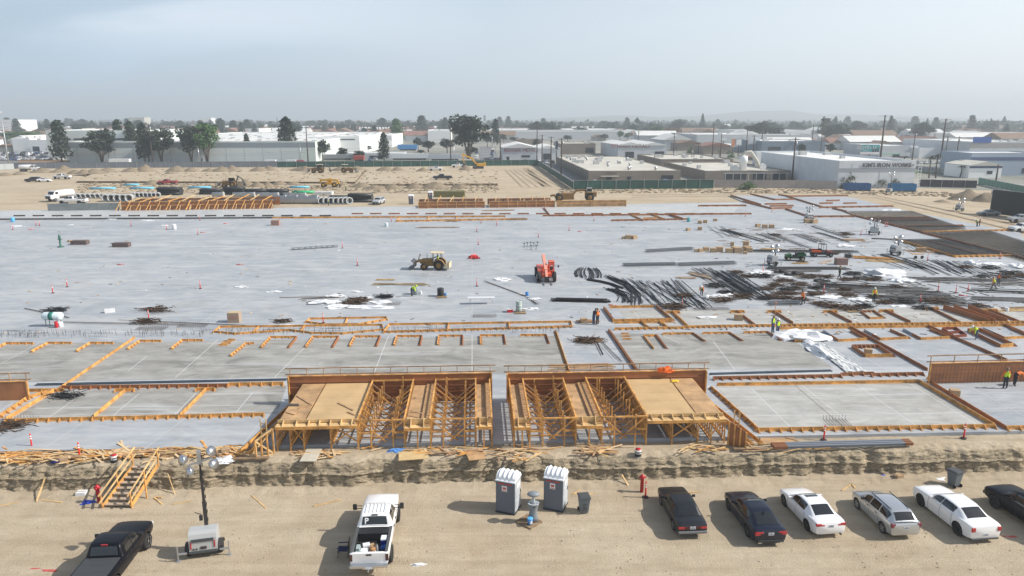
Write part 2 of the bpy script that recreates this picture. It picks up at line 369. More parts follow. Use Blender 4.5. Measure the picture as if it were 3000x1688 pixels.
def ring(s, sq):
    x, zb, w, zs, zt = s; h = zs - zb
    half = [(0, zb), (.80*w, zb), (.95*w, zb+.07), (.995*w, zb+.38*h), (1.0*w, zb+.62*h), (.985*w, zs-.06), (.955*w, zs-.012), (.90*w, zs+.15*(zt-zs)), ((.62 + .1*sq)*w, zs+.62*(zt-zs)), (.3*w, zs + .93*(zt-zs)), (0, zt)]
    return [(x, y, z) for y, z in half] + [(x, -y, z) for y, z in half[-2:0:-1]]
def wheel(t, x, y, r, w, rim, rimr=.66):
    s = 1 if y > 0 else -1
    M = Matrix.Rotation(-s*pi/2, 3, 'X')
    mb = MB(); mb.lathe([(r*.60, -w*.5), (r*.92, -w*.5), (r, -w*.36), (r, w*.36), (r*.93, w*.5), (r*.64, w*.5), (r*.62, w*.40)], 22, 0, (x, y, r), M=M)
    o = mb.build('wheel', [RUBBER], t)
    mb = MB(); mb.lathe([(r*.63, w*.45), (r*.58, w*.30), (.001, w*.24)], 18, 1, (x, y, r), M=M)
    for k in range(6):
        a = k*pi/3 + .3; c = V((x, y + s*w*.40, r))
        mb.beam(c, c + V((cos(a)*r*.62, 0, sin(a)*r*.62)), .07, .03, 0, up=(0,1,0))
    mb.lathe([(r*.13, w*.38), (r*.12, w*.47), (.001, w*.48)], 10, 0, (x, y, r), M=M)
    mb.lathe([(r*.65, w*.40), (r*.65, w*.50), (r*.60, w*.46), (r*.59, w*.36)], 20, 0, (x, y, r), M=M)
    mb.build('rim', [rim, WHEELWELL], o)
def carve(body, cuts):
    for c in cuts:
        m = body.modifiers.new('b', 'BOOLEAN'); m.operation = 'DIFFERENCE'; m.object = c; m.solver = 'EXACT'; m.material_mode = 'TRANSFER'
    dg = bpy.context.evaluated_depsgraph_get(); me = bpy.data.meshes.new_from_object(body.evaluated_get(dg)); body.modifiers.clear(); old = body.data; body.data = me; bpy.data.meshes.remove(old)
    for c in cuts: d = c.data; bpy.data.objects.remove(c); bpy.data.meshes.remove(d)
def car(name, label, cat, loc, rz, S, GH, m, ax, r=.33, tw=.22, rim=ALLOY, arch=.055, sq=0, track=None, panes=None, cuts=(), group=None, roofm=None, wsp=(.03, .25), rsp=(.72, .97), lip=None, well=True):
    """S body stations (x, zbot, halfw, zshoulder, ztop); GH greenhouse (x, zroof, wroof, xbelt, wbelt); ax axle xs"""
    t = thing(name, label, cat, loc, rz, group)
    S = sorted(S); x0, x1 = S[0][0], S[-1][0]; n = 46
    xs = sorted(set([x0 + (x1-x0)*i/n for i in range(n+1)] + [s[0] for s in S]))
    mb = MB(); rings = [ring(hermite(S, x), sq) for x in xs]; k = len(rings[0])
    vs = [p for q in rings for p in q]
    mb.add(vs, [(i*k+j, i*k+(j+1)%k, (i+1)*k+(j+1)%k, (i+1)*k+j) for i in range(len(xs)-1) for j in range(k)])
    mb.f += [list(range(k))[::-1], list(range((len(xs)-1)*k, len(xs)*k))]; mb.m += [0, 0]; mb.s += [0, 0]
    body = solid(mb, 'body', m); cs = []
    for a in ax:
        wd = hermite(S, a)[2]
        for s in (1, -1):
            c = MB(); c.lathe([(r+arch, 0), (r+arch, .5)], 28, 0, (a, s*(wd-.30), r+.01), M=Matrix.Rotation(-s*pi/2, 3, 'X')); cs.append(solid(c, 'cut', WHEELWELL))
    for b in cuts: c = MB(); c.bx(*b); cs.append(solid(c, 'cut', BLACKP))
    carve(body, cs); body.parent = t
    bm = bmesh.new(); bm.from_mesh(body.data); sharp = [e for e in bm.edges if len(e.link_faces) == 2 and e.calc_face_angle(0) > R(38)]
    bmesh.ops.split_edges(bm, edges=sharp); bm.to_mesh(body.data); bm.free()
    # greenhouse
    G = [(i, g[0], g[1], g[2] + .05*max(0, 1 - abs(2*i/(len(GH)-1)-1)**2), g[3], g[4] + .015) for i, g in enumerate(GH)]; ng = len(G) - 1
    def gpt(s, v):                           # v 0..1 belt to roof edge (+side), 1..2 across the roof
        _, x, zr, wr, xb, wb = hermite(G, s*ng)
        sb = hermite(S, xb); zb = sb[3] + (sb[4]-sb[3])*.12 - .01
        if v <= 1: 
            bul = sin(pi*v)*.018
            return V((xb + (x-xb)*v, wb + (wr-wb)*v + bul, zb + (zr-.035-zb)*v))
        u = (v-1); y = wr*(1-2*u); cam = .035*(1-(1-2*u)**4) 
        return V((x, y, zr - .035 + cam))
    def mirror(p): return V((p.x, -p.y, p.z))
    ss = lin(0, 1, 31); vv = [0, .2, .4, .6, .8, 1] + [1 + .06, 1.15, 1.3, 1.5, 1.7, 1.85, 1.94] 
    mb = MB(); full = lambda s, j: gpt(s, vv[j]) if j < len(vv) else mirror(gpt(s, 1 - (j - len(vv))*.2))
    nv = len(vv) + 6
    a, f = grid_fn(ss, range(nv), full); mb.add(a, f, 0, True)
    mb.build('cabin', [roofm or m], t)
    def patch(nm, mt, s0, s1, v0, v1, off=.008, side=1, ns=12, nv2=6, par=None, taper=0):
        A = []; 
        for j in range(nv2):
            for i in range(ns):
                s = s0 + (s1-s0)*i/(ns-1); v = v0 + (v1-v0)*j/(nv2-1)
                if taper: s += taper*(v-v0)/(v1-v0)*(i/(ns-1) if taper < 0 else 1 - i/(ns-1))
                p = gpt(s, v); e = 1e-3
                n = (gpt(min(1, s+e), v) - gpt(max(0, s-e), v)).cross(gpt(s, v+e) - gpt(s, v-e if v > e else v)).normalized()
                if n.z < 0 or (v <= 1 and n.y < 0): n = -n
                p = p + n*off
                A.append(p if side > 0 else mirror(p))
        q = MB(); q.add(A, [(j*ns+i, j*ns+i+1, (j+1)*ns+i+1, (j+1)*ns+i) for j in range(nv2-1) for i in range(ns-1)], 0, True)
        return q.build(nm, [mt], par or t)
    patch('windshield', GLASS, wsp[0], wsp[1], 1.05, 1.95); 
    if rsp: patch('rear_window', GLASS, rsp[0], rsp[1], 1.07, 1.93)
    for s in (1, -1):
        for p in (panes or [(.17, .44, 0), (.46, .73, 0)]): patch('side_window', GLASS, p[0], p[1], p[3] if len(p) > 3 else .12, .93, .006, s, taper=p[2])
    tr = track or (hermite(S, ax[0])[2] - tw/2 - .015)
    for a in ax:
        for s in (1, -1): wheel(t, a, s*tr, r, tw, rim)
    t['_'] = 0; del t['_']
    return t, patch, gpt
def bits(t, S, m, xm, zm, wm, plate=None, lamps=(), heads=(), handles=(), seams=(), tail=None, mir=None, bump=None):
    """mirrors, plate, lamps, door handles, seams"""
    for s in (1, -1):
        q = MB(); q.box((xm, s*(wm+.12), zm), (.11, .19, .13)); q.beam((xm+.02, s*(wm-.06), zm-.06), (xm, s*(wm+.06), zm-.03), .05, .04); q.build('mirror', [mir or m], t, bevel=.03)
        for L_ in lamps:
            x, y0, y1, z0, z1, dx = L_[:6]
            q = MB(); q.bx(x-.03, x+dx, s*y0, s*y1, z0, z1); q.build('tail_lamp', [L_[6] if len(L_) > 6 else REDL], t, bevel=.02)
        for x, y0, y1, z0, z1, dx in heads: q = MB(); q.bx(x-dx, x+.03, s*y0, s*y1, z0, z1); q.build('headlight', [CLEARL], t, bevel=.02)
        for x in handles:
            w = hermite(sorted(S), x); q = MB(); q.box((x, s*(w[2]*.985+.012), w[3]-.11), (.17, .03, .03)); q.build('door_handle', [mir or m], t, bevel=.01)
    for x in seams:
        for s in (1, -1):
            q = MB(); w = hermite(sorted(S), x); P = [V((y[0], y[1]*1.003, y[2])) for y in ring(w, 0)[2:7]]
            P = [V((p.x, s*abs(p.y), p.z)) for p in P]
            for a, b in zip(P[:-1], P[1:]): q.beam(a, b, .012, .006)
            q.build('door_seam', [BLACKP], t)
    if plate:
        x, z = plate; q = MB(); q.box((x-.012, 0, z), (.012, .31, .155)); p = q.build('license_plate', [PLATEM], t)
        q = MB()
        for i in range(7): q.box((x-.019, -.115 + i*.038, z-.01), (.004, .022, .055))
        q.box((x-.019, 0, z+.05), (.004, .12, .018)); q.build('plate_markings', [INKM], p)
def carpos(a, b, yw, hd=None):              # left-side wheel contacts in the photo -> car centre and heading
    p = at(*a); q = at(*b); d = p - q; h = hd if hd is not None else atan2(d.y, d.x); c = (p+q)/2
    return V((c.x + sin(h)*yw, c.y - cos(h)*yw, 0)), h
BLK = paint('faded_black', (.008, .009, .011), .4, 0, .25); NAVY = paint('dark_navy', (.007, .010, .024), .3, .2, .35)
WHT = paint('pearl_white', (.80, .80, .80), .25); SIL = paint('silver', (.50, .52, .54), .3, .65); BLKG = paint('gloss_black', (.003, .003, .006), .35, 0, .0); BLKG.node_tree.nodes['Principled BSDF'].inputs['Specular IOR Level'].default_value = .28
# --- old black sedan
S = [(-2.28,.42,.74,.80,.81),(-2.22,.28,.82,.86,.90),(-1.9,.22,.845,.90,.945),(-1.2,.20,.85,.90,.94),(0,.19,.85,.90,.93),(.95,.19,.85,.88,.93),(1.7,.20,.83,.80,.85),(2.12,.24,.80,.73,.76),(2.25,.32,.74,.68,.69)]
GH = [(1.0,.93,.70,1.0,.78),(.72,1.14,.63,.72,.80),(.38,1.30,.56,.50,.81),(.1,1.335,.55,.15,.81),(-.5,1.34,.55,-.5,.81),(-.85,1.30,.55,-.85,.80),(-1.15,1.14,.60,-1.15,.79),(-1.42,.955,.68,-1.42,.77)]
p, h = carpos((1943,1486), (1968,1547), .76, R(93.5))
t, patch, g = car('parked_sedan', 'old boxy black sedan with full width red tail lamps, leftmost of the parked row', 'car', p, h, S, GH, BLK, (1.35, -1.3), .31, .19, mat('dull_hubcap', (.22,.22,.22), .5, .6), wsp=(.05, .30), rsp=(.72, .985), panes=[(.22, .46, 0), (.475, .68, 0)], group='cars parked along the bank')
bits(t, S, BLK, .62, .98, .80, (-2.285, .70), [(-2.27, .44, .80, .62, .76, .16), (-2.27, .20, .43, .62, .76, .03, mat('dark_red_lens', (.10,.01,.012), .3))], [(2.20, .45, .72, .55, .66, .12)], (.25, -.65), (.95, .0, -.95))
q = MB(); q.bx(-2.36, -2.2, -.80, .80, .36, .50); q.build('bumper', [mat('grey_bumper', (.16,.16,.17), .45)], t, bevel=.03)
# --- dark navy sedan
S = [(-2.44,.45,.72,.84,.85),(-2.38,.30,.86,.95,.98),(-2.05,.22,.915,.97,1.03),(-1.4,.18,.925,.95,1.02),(0,.16,.92,.92,.95),(1.0,.16,.92,.90,.97),(1.8,.19,.90,.80,.86),(2.25,.22,.82,.68,.72),(2.42,.30,.64,.58,.59)]
GH = [(1.10,.955,.74,1.10,.80),(.72,1.15,.66,.75,.83),(.30,1.34,.58,.42,.85),(-.15,1.40,.57,-.1,.86),(-.7,1.40,.56,-.7,.86),(-1.15,1.33,.55,-1.15,.84),(-1.6,1.18,.60,-1.6,.80),(-2.02,1.03,.68,-2.02,.76)]
p, h = carpos((2140,1496), (2185,1571), .83, R(94.5))
t, patch, g = car('parked_sedan', 'dark navy sedan with sunroof and wedge tail lamps, second in the parked row', 'car', p, h, S, GH, NAVY, (1.42, -1.38), .335, .22, mat('dark_alloy', (.12,.12,.13), .35, .9), wsp=(.04, .30), rsp=(.70, .975), panes=[(.20, .42, 0), (.435, .72, 0)], group='cars parked along the bank')
bits(t, S, NAVY, .66, 1.0, .84, (-2.43, .78), [(-2.42, .42, .86, .80, .90, .22), (-2.42, .60, .88, .70, .80, .2)], [(2.30, .45, .74, .56, .66, .16)], (.15, -.85), (.95, -.05, -1.05))
patch('sunroof', GLASS, .33, .41, 1.18, 1.82, .012)
q = MB(); q.bx(-2.48, -2.3, -.74, .74, .24, .42); q.build('bumper', [BLACKP], t, bevel=.03)
for s in (1, -1): q = MB(); q.bx(-2.49, -2.40, s*.5, s*.72, .26, .31); q.build('exhaust_tip', [CHROME], t)
q = MB(); q.extr([(-1.18, 1.37), (-1.28, 1.46), (-1.34, 1.46), (-1.36, 1.33)], -.02, .02); q.build('antenna', [NAVY], t)
# --- white sedan with sunroof
S = [(-2.28,.45,.70,.86,.87),(-2.22,.30,.84,.96,1.00),(-1.9,.22,.895,.99,1.05),(-1.3,.18,.905,.96,1.03),(0,.17,.90,.92,.95),(.95,.17,.90,.90,.96),(1.65,.20,.88,.80,.86),(2.08,.24,.80,.68,.72),(2.28,.32,.60,.58,.59)]
GH = [(1.0,.95,.72,1.0,.79),(.65,1.15,.64,.68,.82),(.28,1.33,.57,.38,.83),(-.15,1.395,.55,-.1,.84),(-.6,1.39,.545,-.6,.83),(-.95,1.31,.55,-.95,.82),(-1.3,1.17,.60,-1.3,.79),(-1.62,1.05,.66,-1.62,.75)]
p, h = carpos((2301,1483), (2363,1554), .80, R(96.5))
t, patch, g = car('parked_sedan', 'compact white sedan with dark sunroof', 'car', p, h, S, GH, WHT, (1.36, -1.33), .33, .22, mat('dark_alloy', (.12,.12,.13), .35, .9), wsp=(.04, .29), rsp=(.68, .97), panes=[(.20, .42, 0), (.425, .66, 0)], group='cars parked along the bank')
t['label'] = 'compact white sedan with dark sunroof and slanted red tail lamps, left of the silver wagon'
bits(t, S, WHT, .60, .99, .82, (-2.27, .80), [(-2.26, .38, .66, .82, .90, .1), (-2.25, .55, .85, .80, .95, .26)], [(2.12, .42, .72, .58, .68, .16)], (.2, -.7), (.9, -.03, -.95))
patch('sunroof', GLASS, .33, .43, 1.2, 1.8, .012)
for s in (1, -1): q = MB(); q.lathe([(.05, 0), (.05, .12)], 10, 0, (-2.30, s*.6, .27), M=Matrix.Rotation(pi/2, 3, 'Y')); q.build('exhaust_tip', [BLACKP], t)
# --- silver wagon
S = [(-2.12,.45,.70,.90,.91),(-2.06,.32,.83,1.02,1.04),(-1.7,.26,.875,1.04,1.06),(-1.1,.22,.885,1.02,1.05),(0,.20,.885,.98,1.02),(.95,.20,.88,.96,1.04),(1.6,.23,.86,.86,.92),(2.0,.27,.78,.73,.76),(2.15,.34,.62,.62,.63)]
GH = [(1.15,1.02,.72,1.15,.78),(.75,1.25,.65,.78,.81),(.40,1.44,.59,.50,.82),(-.1,1.52,.58,-.05,.83),(-.7,1.53,.58,-.7,.83),(-1.35,1.49,.57,-1.3,.82),(-1.68,1.38,.58,-1.62,.81),(-2.0,1.10,.66,-1.98,.76)]
p, h = carpos((2515,1492), (2581,1560), .79, R(94.5))
t, patch, g = car('parked_wagon', 'silver hatchback wagon with silver hubcaps and rear wiper between two white sedans', 'car', p, h, S, GH, SIL, (1.30, -1.28), .32, .20, ALLOY, wsp=(.04, .28), rsp=(.80, .975), panes=[(.18, .38, 0), (.40, .58, 0), (.60, .84, 0)], group='cars parked along the bank')
bits(t, S, SIL, .68, 1.05, .81, (-2.11, .78), [(-2.08, .62, .84, .78, 1.02, .18, mat('smoked_red_lens', (.22,.05,.06), .2))], [(2.0, .42, .72, .60, .74, .16)], (), (.9, .05, -.85), mir=BLACKP)
for s in (1, -1):
    q = MB(); q.beam((.5, s*.53, 1.50), (-1.4, s*.53, 1.53), .04, .03); q.build('roof_rail', [BLACKP], t)
    for x in (.22, -.62): w = hermite(sorted(S), x); q = MB(); q.box((x, s*(w[2]*.985+.012), w[3]-.11), (.17, .03, .035)); q.build('door_handle', [BLACKP], t)
q = MB(); q.beam((-2.0, .02, 1.06), (-1.95, .3, 1.14), .03, .02); q.build('rear_wiper', [BLACKP], t)
# --- large white sedan
S = [(-2.50,.50,.78,.95,.96),(-2.45,.30,.88,1.04,1.06),(-2.05,.22,.925,1.07,1.11),(-1.4,.18,.935,1.06,1.11),(0,.17,.935,1.04,1.07),(1.0,.17,.935,1.02,1.09),(1.8,.20,.925,.96,1.03),(2.3,.22,.88,.86,.92),(2.50,.30,.74,.72,.73)]
GH = [(1.05,1.07,.74,1.05,.82),(.72,1.22,.66,.76,.85),(.38,1.40,.60,.46,.87),(-.1,1.475,.59,-.05,.88),(-.7,1.475,.585,-.7,.88),(-1.15,1.41,.58,-1.1,.87),(-1.5,1.27,.62,-1.5,.84),(-1.85,1.12,.69,-1.85,.80)]
p, h = carpos((2703,1483), (2799,1567), .84, R(96.5))
t, patch, g = car('parked_sedan', 'long white sedan with black wheels and upright tail lamps, in front of the grey bin', 'car', p, h, S, GH, WHT, (1.55, -1.50), .37, .24, mat('black_rim', (.015,.015,.016), .35, .5), wsp=(.05, .27), rsp=(.70, .97), panes=[(.19, .42, 0), (.43, .68, 0)], group='cars parked along the bank')
bits(t, S, WHT, .66, 1.12, .86, (-2.50, .55), [(-2.49, .64, .86, .74, .99, .16)], [(2.36, .50, .80, .66, .80, .16)], (.15, -.85), (.9, -.05, -1.0))
q = MB(); q.bx(-2.52, -2.3, -.8, .8, .24, .32); q.build('bumper', [BLACKP], t, bevel=.03)
# --- black SUV at the right edge
S = [(-2.45,.50,.86,1.10,1.12),(-2.35,.38,.93,1.15,1.17),(-1.5,.32,.96,1.16,1.18),(0,.30,.96,1.14,1.18),(1.0,.30,.96,1.12,1.20),(1.8,.34,.95,1.07,1.15),(2.25,.38,.92,1.00,1.06),(2.42,.46,.84,.90,.91)]
GH = [(1.15,1.18,.80,1.15,.86),(.85,1.42,.74,.88,.88),(.52,1.66,.69,.60,.90),(0,1.76,.68,0,.90),(-.8,1.77,.68,-.8,.90),(-1.7,1.74,.67,-1.65,.89),(-2.05,1.60,.68,-2.0,.87),(-2.30,1.20,.76,-2.28,.84)]
p, h = carpos((2914,1486), (2990,1552), .86, R(97))
c = V((p.x + .15, p.y - .35, 0))
t, patch, g = car('parked_suv', 'glossy black sport utility vehicle cut off by the right edge beside the white sedan', 'car', c, h, S, GH, BLKG, (1.5, -1.4), .40, .26, mat('black_rim', (.015,.015,.016), .35, .5), wsp=(.05, .27), rsp=(.84, .97), panes=[(.17, .38, 0), (.40, .60, 0), (.62, .84, 0)], sq=1, group='cars parked along the bank')
bits(t, S, BLKG, .78, 1.28, .90, (-2.45, .8), [(-2.42, .70, .88, .9, 1.1, .12)], [(2.35, .5, .85, .78, .95, .14)], (.2, -.8), (.95, 0, -1.0))
q = MB(); q.bx(2.3, 2.5, -.86, .86, .46, .66); q.build('bumper', [BLACKP], t, bevel=.04)
# ---------------------------------------------------------------- pickups
def pickup(name, label, loc, rz, m, group=None, bed='open', L=6.1, r=.42, mirrors='tow', rim=ALLOY, dark=BLACKP, toolbox=True, lift=0.0):
    hl = L/2; xb = -.62; zl = lift
    S = [(-hl,.60+zl,.94,1.20+zl,1.205+zl),(-hl+.04,.52+zl,.975,1.24+zl,1.25+zl),(-1.8,.46+zl,.985,1.26+zl,1.27+zl),(-.7,.44+zl,.985,1.26+zl,1.28+zl),(0,.44+zl,.985,1.24+zl,1.28+zl),(1.05,.44+zl,.985,1.22+zl,1.34+zl),(1.9,.48+zl,.97,1.20+zl,1.31+zl),(2.7,.52+zl,.94,1.12+zl,1.22+zl),(hl-.12,.56+zl,.90,1.06+zl,1.12+zl),(hl,.62+zl,.82,.98+zl,1.0+zl)]
    GH = [(1.38,1.31+zl,.80,1.38,.88),(1.05,1.56+zl,.74,1.10,.90),(.75,1.79+zl,.70,.85,.91),(.4,1.86+zl,.69,.4,.91),(0,1.875+zl,.69,0,.91),(-.30,1.87+zl,.69,-.3,.91),(-.52,1.82+zl,.69,-.5,.90),(-.70,1.30+zl,.80,-.68,.89)]
    cuts = [(-hl+.09, xb-.18, -.80, .80, .78+zl, 2.2)] if bed == 'open' else []
    t, patch, g = car(name, label, 'pickup truck', loc, rz, S, GH, m, (hl-1.05, -hl+1.25), r, .30, rim, arch=.09, sq=1, track=.86+.03*(lift>0), wsp=(.04,.28), rsp=(.885,.985), panes=[(.16,.44,0,.10),(.46,.74,0,.10)], cuts=cuts, group=group)
    for s in (1, -1):
        q = MB(); xm = .98; w = .34 if mirrors == 'tow' else .14
        q.box((xm, s*(.95+w), 1.46+zl), (.10, .22, .34 if mirrors == 'tow' else .20))
        for dz in ((-.08, .08) if mirrors == 'tow' else (0,)): q.beam((xm+.04, s*.88, 1.42+zl+dz), (xm, s*(.88+w), 1.44+zl+dz), .045, .045)
        q.build('mirror', [dark], t, bevel=.03)
        q = MB(); q.bx(-hl-.02, -hl+.10, s*.82, s*.975, .78+zl, 1.16+zl); q.build('tail_lamp', [mat('smoked_lens', (.05,.012,.012), .2, coat=.8)], t, bevel=.02)
        q = MB(); q.bx(hl-.25, hl-.03, s*.55, s*.9, .86+zl, 1.04+zl); q.build('headlight', [CLEARL], t, bevel=.02)
        for x in (.35, -.45): q = MB(); q.box((x, s*1.0, 1.12+zl), (.2, .035, .035)); q.build('door_handle', [dark], t)
        if bed == 'open':
            q = MB(); q.bx(-hl+.05, xb-.12, s*.80, s*.955, 1.262+zl, 1.285+zl); q.build('bed_rail', [mat('rail_cap', (.075,.077,.08), .6)], t, bevel=.01)
    q = MB(); q.bx(-hl-.22, -hl-.01, -.95, .95, .50+zl, .66+zl); q.bx(-hl-.24, -hl-.2, -.3, .3, .46+zl, .62+zl); q.beam((-hl-.2, 0, .45+zl), (-hl-.42, 0, .45+zl), .07, .07); q.build('bumper', [CHROME if m is not BLKG else dark], t, bevel=.03)
    q = MB(); q.bx(-hl-.012, -hl-.004, -.14, .14, 1.08+zl, 1.17+zl); q.build('tailgate_handle', [dark], t)
    q = MB(); q.bx(-hl-.25, -hl-.243, -.16, .16, .48+zl, .62+zl); q.build('license_plate', [PLATEM], t)
    for x in (1.12, .04, -.62):
        for s in (1, -1): q = MB(); q.beam((x, s*.99, .5+zl), (x, s*.982, 1.2+zl), .012, .006); q.build('door_seam', [mat('seam', (.05,.05,.055), .6)], t)
    for y in (-.5, -.3, -.1, .1, .3, .5) if m is WHT else (): q = MB(); q.beam((.55, y, 1.888+zl), (-.35, y, 1.895+zl), .045, .03); q.build('roof_rib', [m], t, bevel=.01)
    q = MB(); q.bx(-.55, -.50, -.16, .16, 1.80+zl, 1.86+zl); q.build('brake_lamp', [REDL if m is BLKG else BLACKP], t)
    return t, hl
# white crew cab truck: right wheels seen
p = at(1172, 1519); q_ = at(1148, 1658); hd = atan2((p-q_).y, (p-q_).x); mid = (p+q_)/2; WP = V((mid.x - sin(hd)*1.02, mid.y + cos(hd)*1.02, 0)); WPH = hd
t, hl = pickup('pickup_truck', 'white crew cab pickup with open loaded bed and big black tow mirrors', WP, WPH, WHT, r=.46, rim=mat('black_rim', (.015,.015,.016), .35, .5), lift=.10, L=6.2)
text('P', .42, mat('white_decal', (.8,.8,.8), .6), 'window_lettering', t, (-.668, .42, 1.655), (R(70), 0, R(-90)), .004, bold=.012)
q = MB(); q.bx(-.655, -.640, .36, .60, 1.44, 1.48); 
def inb(x, y, z=0): M = Matrix.Rotation(WPH, 3, 'Z'); return WP + M @ V((x, y, z))
BZ = .89
q = MB(); q.bx(-.25, .25, -.78, .78, 0, .42); q.bx(-.27, .27, -.795, .795, .42, .47); q.bx(-.275, -.265, -.1, .1, .25, .30)
o = q.build('truck_toolbox', [mat('toolbox_black', (.018,.018,.02), .5)], None, inb(-1.12, 0, BZ+.01), WPH, bevel=.02); tag(o, 'black toolbox across the front of the white truck bed', 'toolbox')
tt = thing('cooler', 'blue drinks cooler with white lid inside the white truck bed', 'cooler', inb(-1.70, -.60, BZ), WPH)
q = MB(); q.bx(-.20, .20, -.15, .15, 0, .34); q.build('tub', [mat('cooler_blue', (.02,.04,.30), .4)], tt, bevel=.03)
q = MB(); q.bx(-.21, .21, -.16, .16, .34, .44); q.build('lid', [mat('cooler_white', (.75,.77,.78), .4)], tt, bevel=.03)
q = MB(); q.bx(-.14, .14, -.18, .18, 0, .22); tag(q.build('box', [mat('white_card', (.72,.73,.74), .8)], None, inb(-1.95, .28, BZ), WPH+.25), 'white carton with flaps shut in the white truck bed', 'box')
q = MB(); q.bx(-.16, .16, -.20, .20, 0, .16); tag(q.build('box', [MATS['white_card']], None, inb(-2.38, .32, BZ), WPH-.15), 'flat white carton nearest the tailgate in the white truck bed', 'box')
q = MB(); q.lathe([(.001,0),(.15,0),(.16,.05),(.16,.20),(.15,.24),(.001,.25)], 18); tag(q.build('cable_spool', [mat('tan_rope', (.36,.19,.08), .8)], None, inb(-2.36, -.08, BZ)), 'round tan coil lying near the tailgate in the white truck bed', 'spool')
q = MB(); q.bx(-.35, .35, -.17, .17, 0, .05); q.bx(-.35, .35, -.17, -.15, 0, .16); q.bx(-.35, .35, .15, .17, 0, .16); q.box((.1,0,.12),(.12,.2,.12),.4,1); q.box((-.12,.02,.1),(.14,.12,.1),.9,1)
tag(q.build('parts_tray', [mat('wood_brown', (.25,.12,.06), .8), mat('cardboard', (.42,.29,.17), .85)], None, inb(-1.98, -.02, BZ), WPH+.2), 'wooden tray of small fittings in the middle of the white truck bed', 'tray')
q = MB(); q.tube([(-.5,0,.06),(.5,0,.06)], .07, 10); q.tube([(-.45,.14,.05),(.5,.12,.05)], .05, 8); tag(q.build('pipe_roll', [mat('grey_pvc', (.35,.38,.38), .5)], None, inb(-2.2, -.32, BZ), WPH+.25), 'grey pipe lengths lying along the white truck bed', 'pipes')
q = MB(); q.blob((0,0,.12), .15, 0, 2, .5, 3, (1,1,.8)); tag(q.build('blue_bag', [mat('blue_net', (.03,.12,.45), .7)], None, inb(-2.15, -.64, BZ), 0), 'crumpled blue bag behind the cooler in the white truck bed', 'bag')
q = MB(); q.bx(-.28,.28,-.12,.12,0,.14); q.bx(-.2,.2,-.09,.09,.14,.28); tag(q.build('clear_bin', [mat('clear_plastic', (.35,.42,.43), .25)], None, inb(-2.25, .66, BZ), WPH), 'clear plastic bin against the left side of the white truck bed', 'bin')
# black truck with bed cover
p = at(436, 1606); hd = R(94.5); c = V((p.x - cos(hd)*1.95 - sin(hd)*.95, p.y - sin(hd)*1.95 + cos(hd)*.95, 0))
t, hl = pickup('pickup_truck', 'black crew cab pickup with flat tonneau cover cut off by the bottom edge', c, hd, BLKG, bed='cover', mirrors='std', r=.42, L=6.0)
q = MB(); q.bx(-hl+.08, -.80, -.84, .84, 1.265, 1.295)
for x in (-1.4, -2.0, -2.55): q.bx(x-.015, x+.015, -.84, .84, 1.296, 1.302)
q.build('tonneau_cover', [mat('vinyl_cover', (.045,.048,.052), .7, bump=.2, bs=40)], t, bevel=.01)
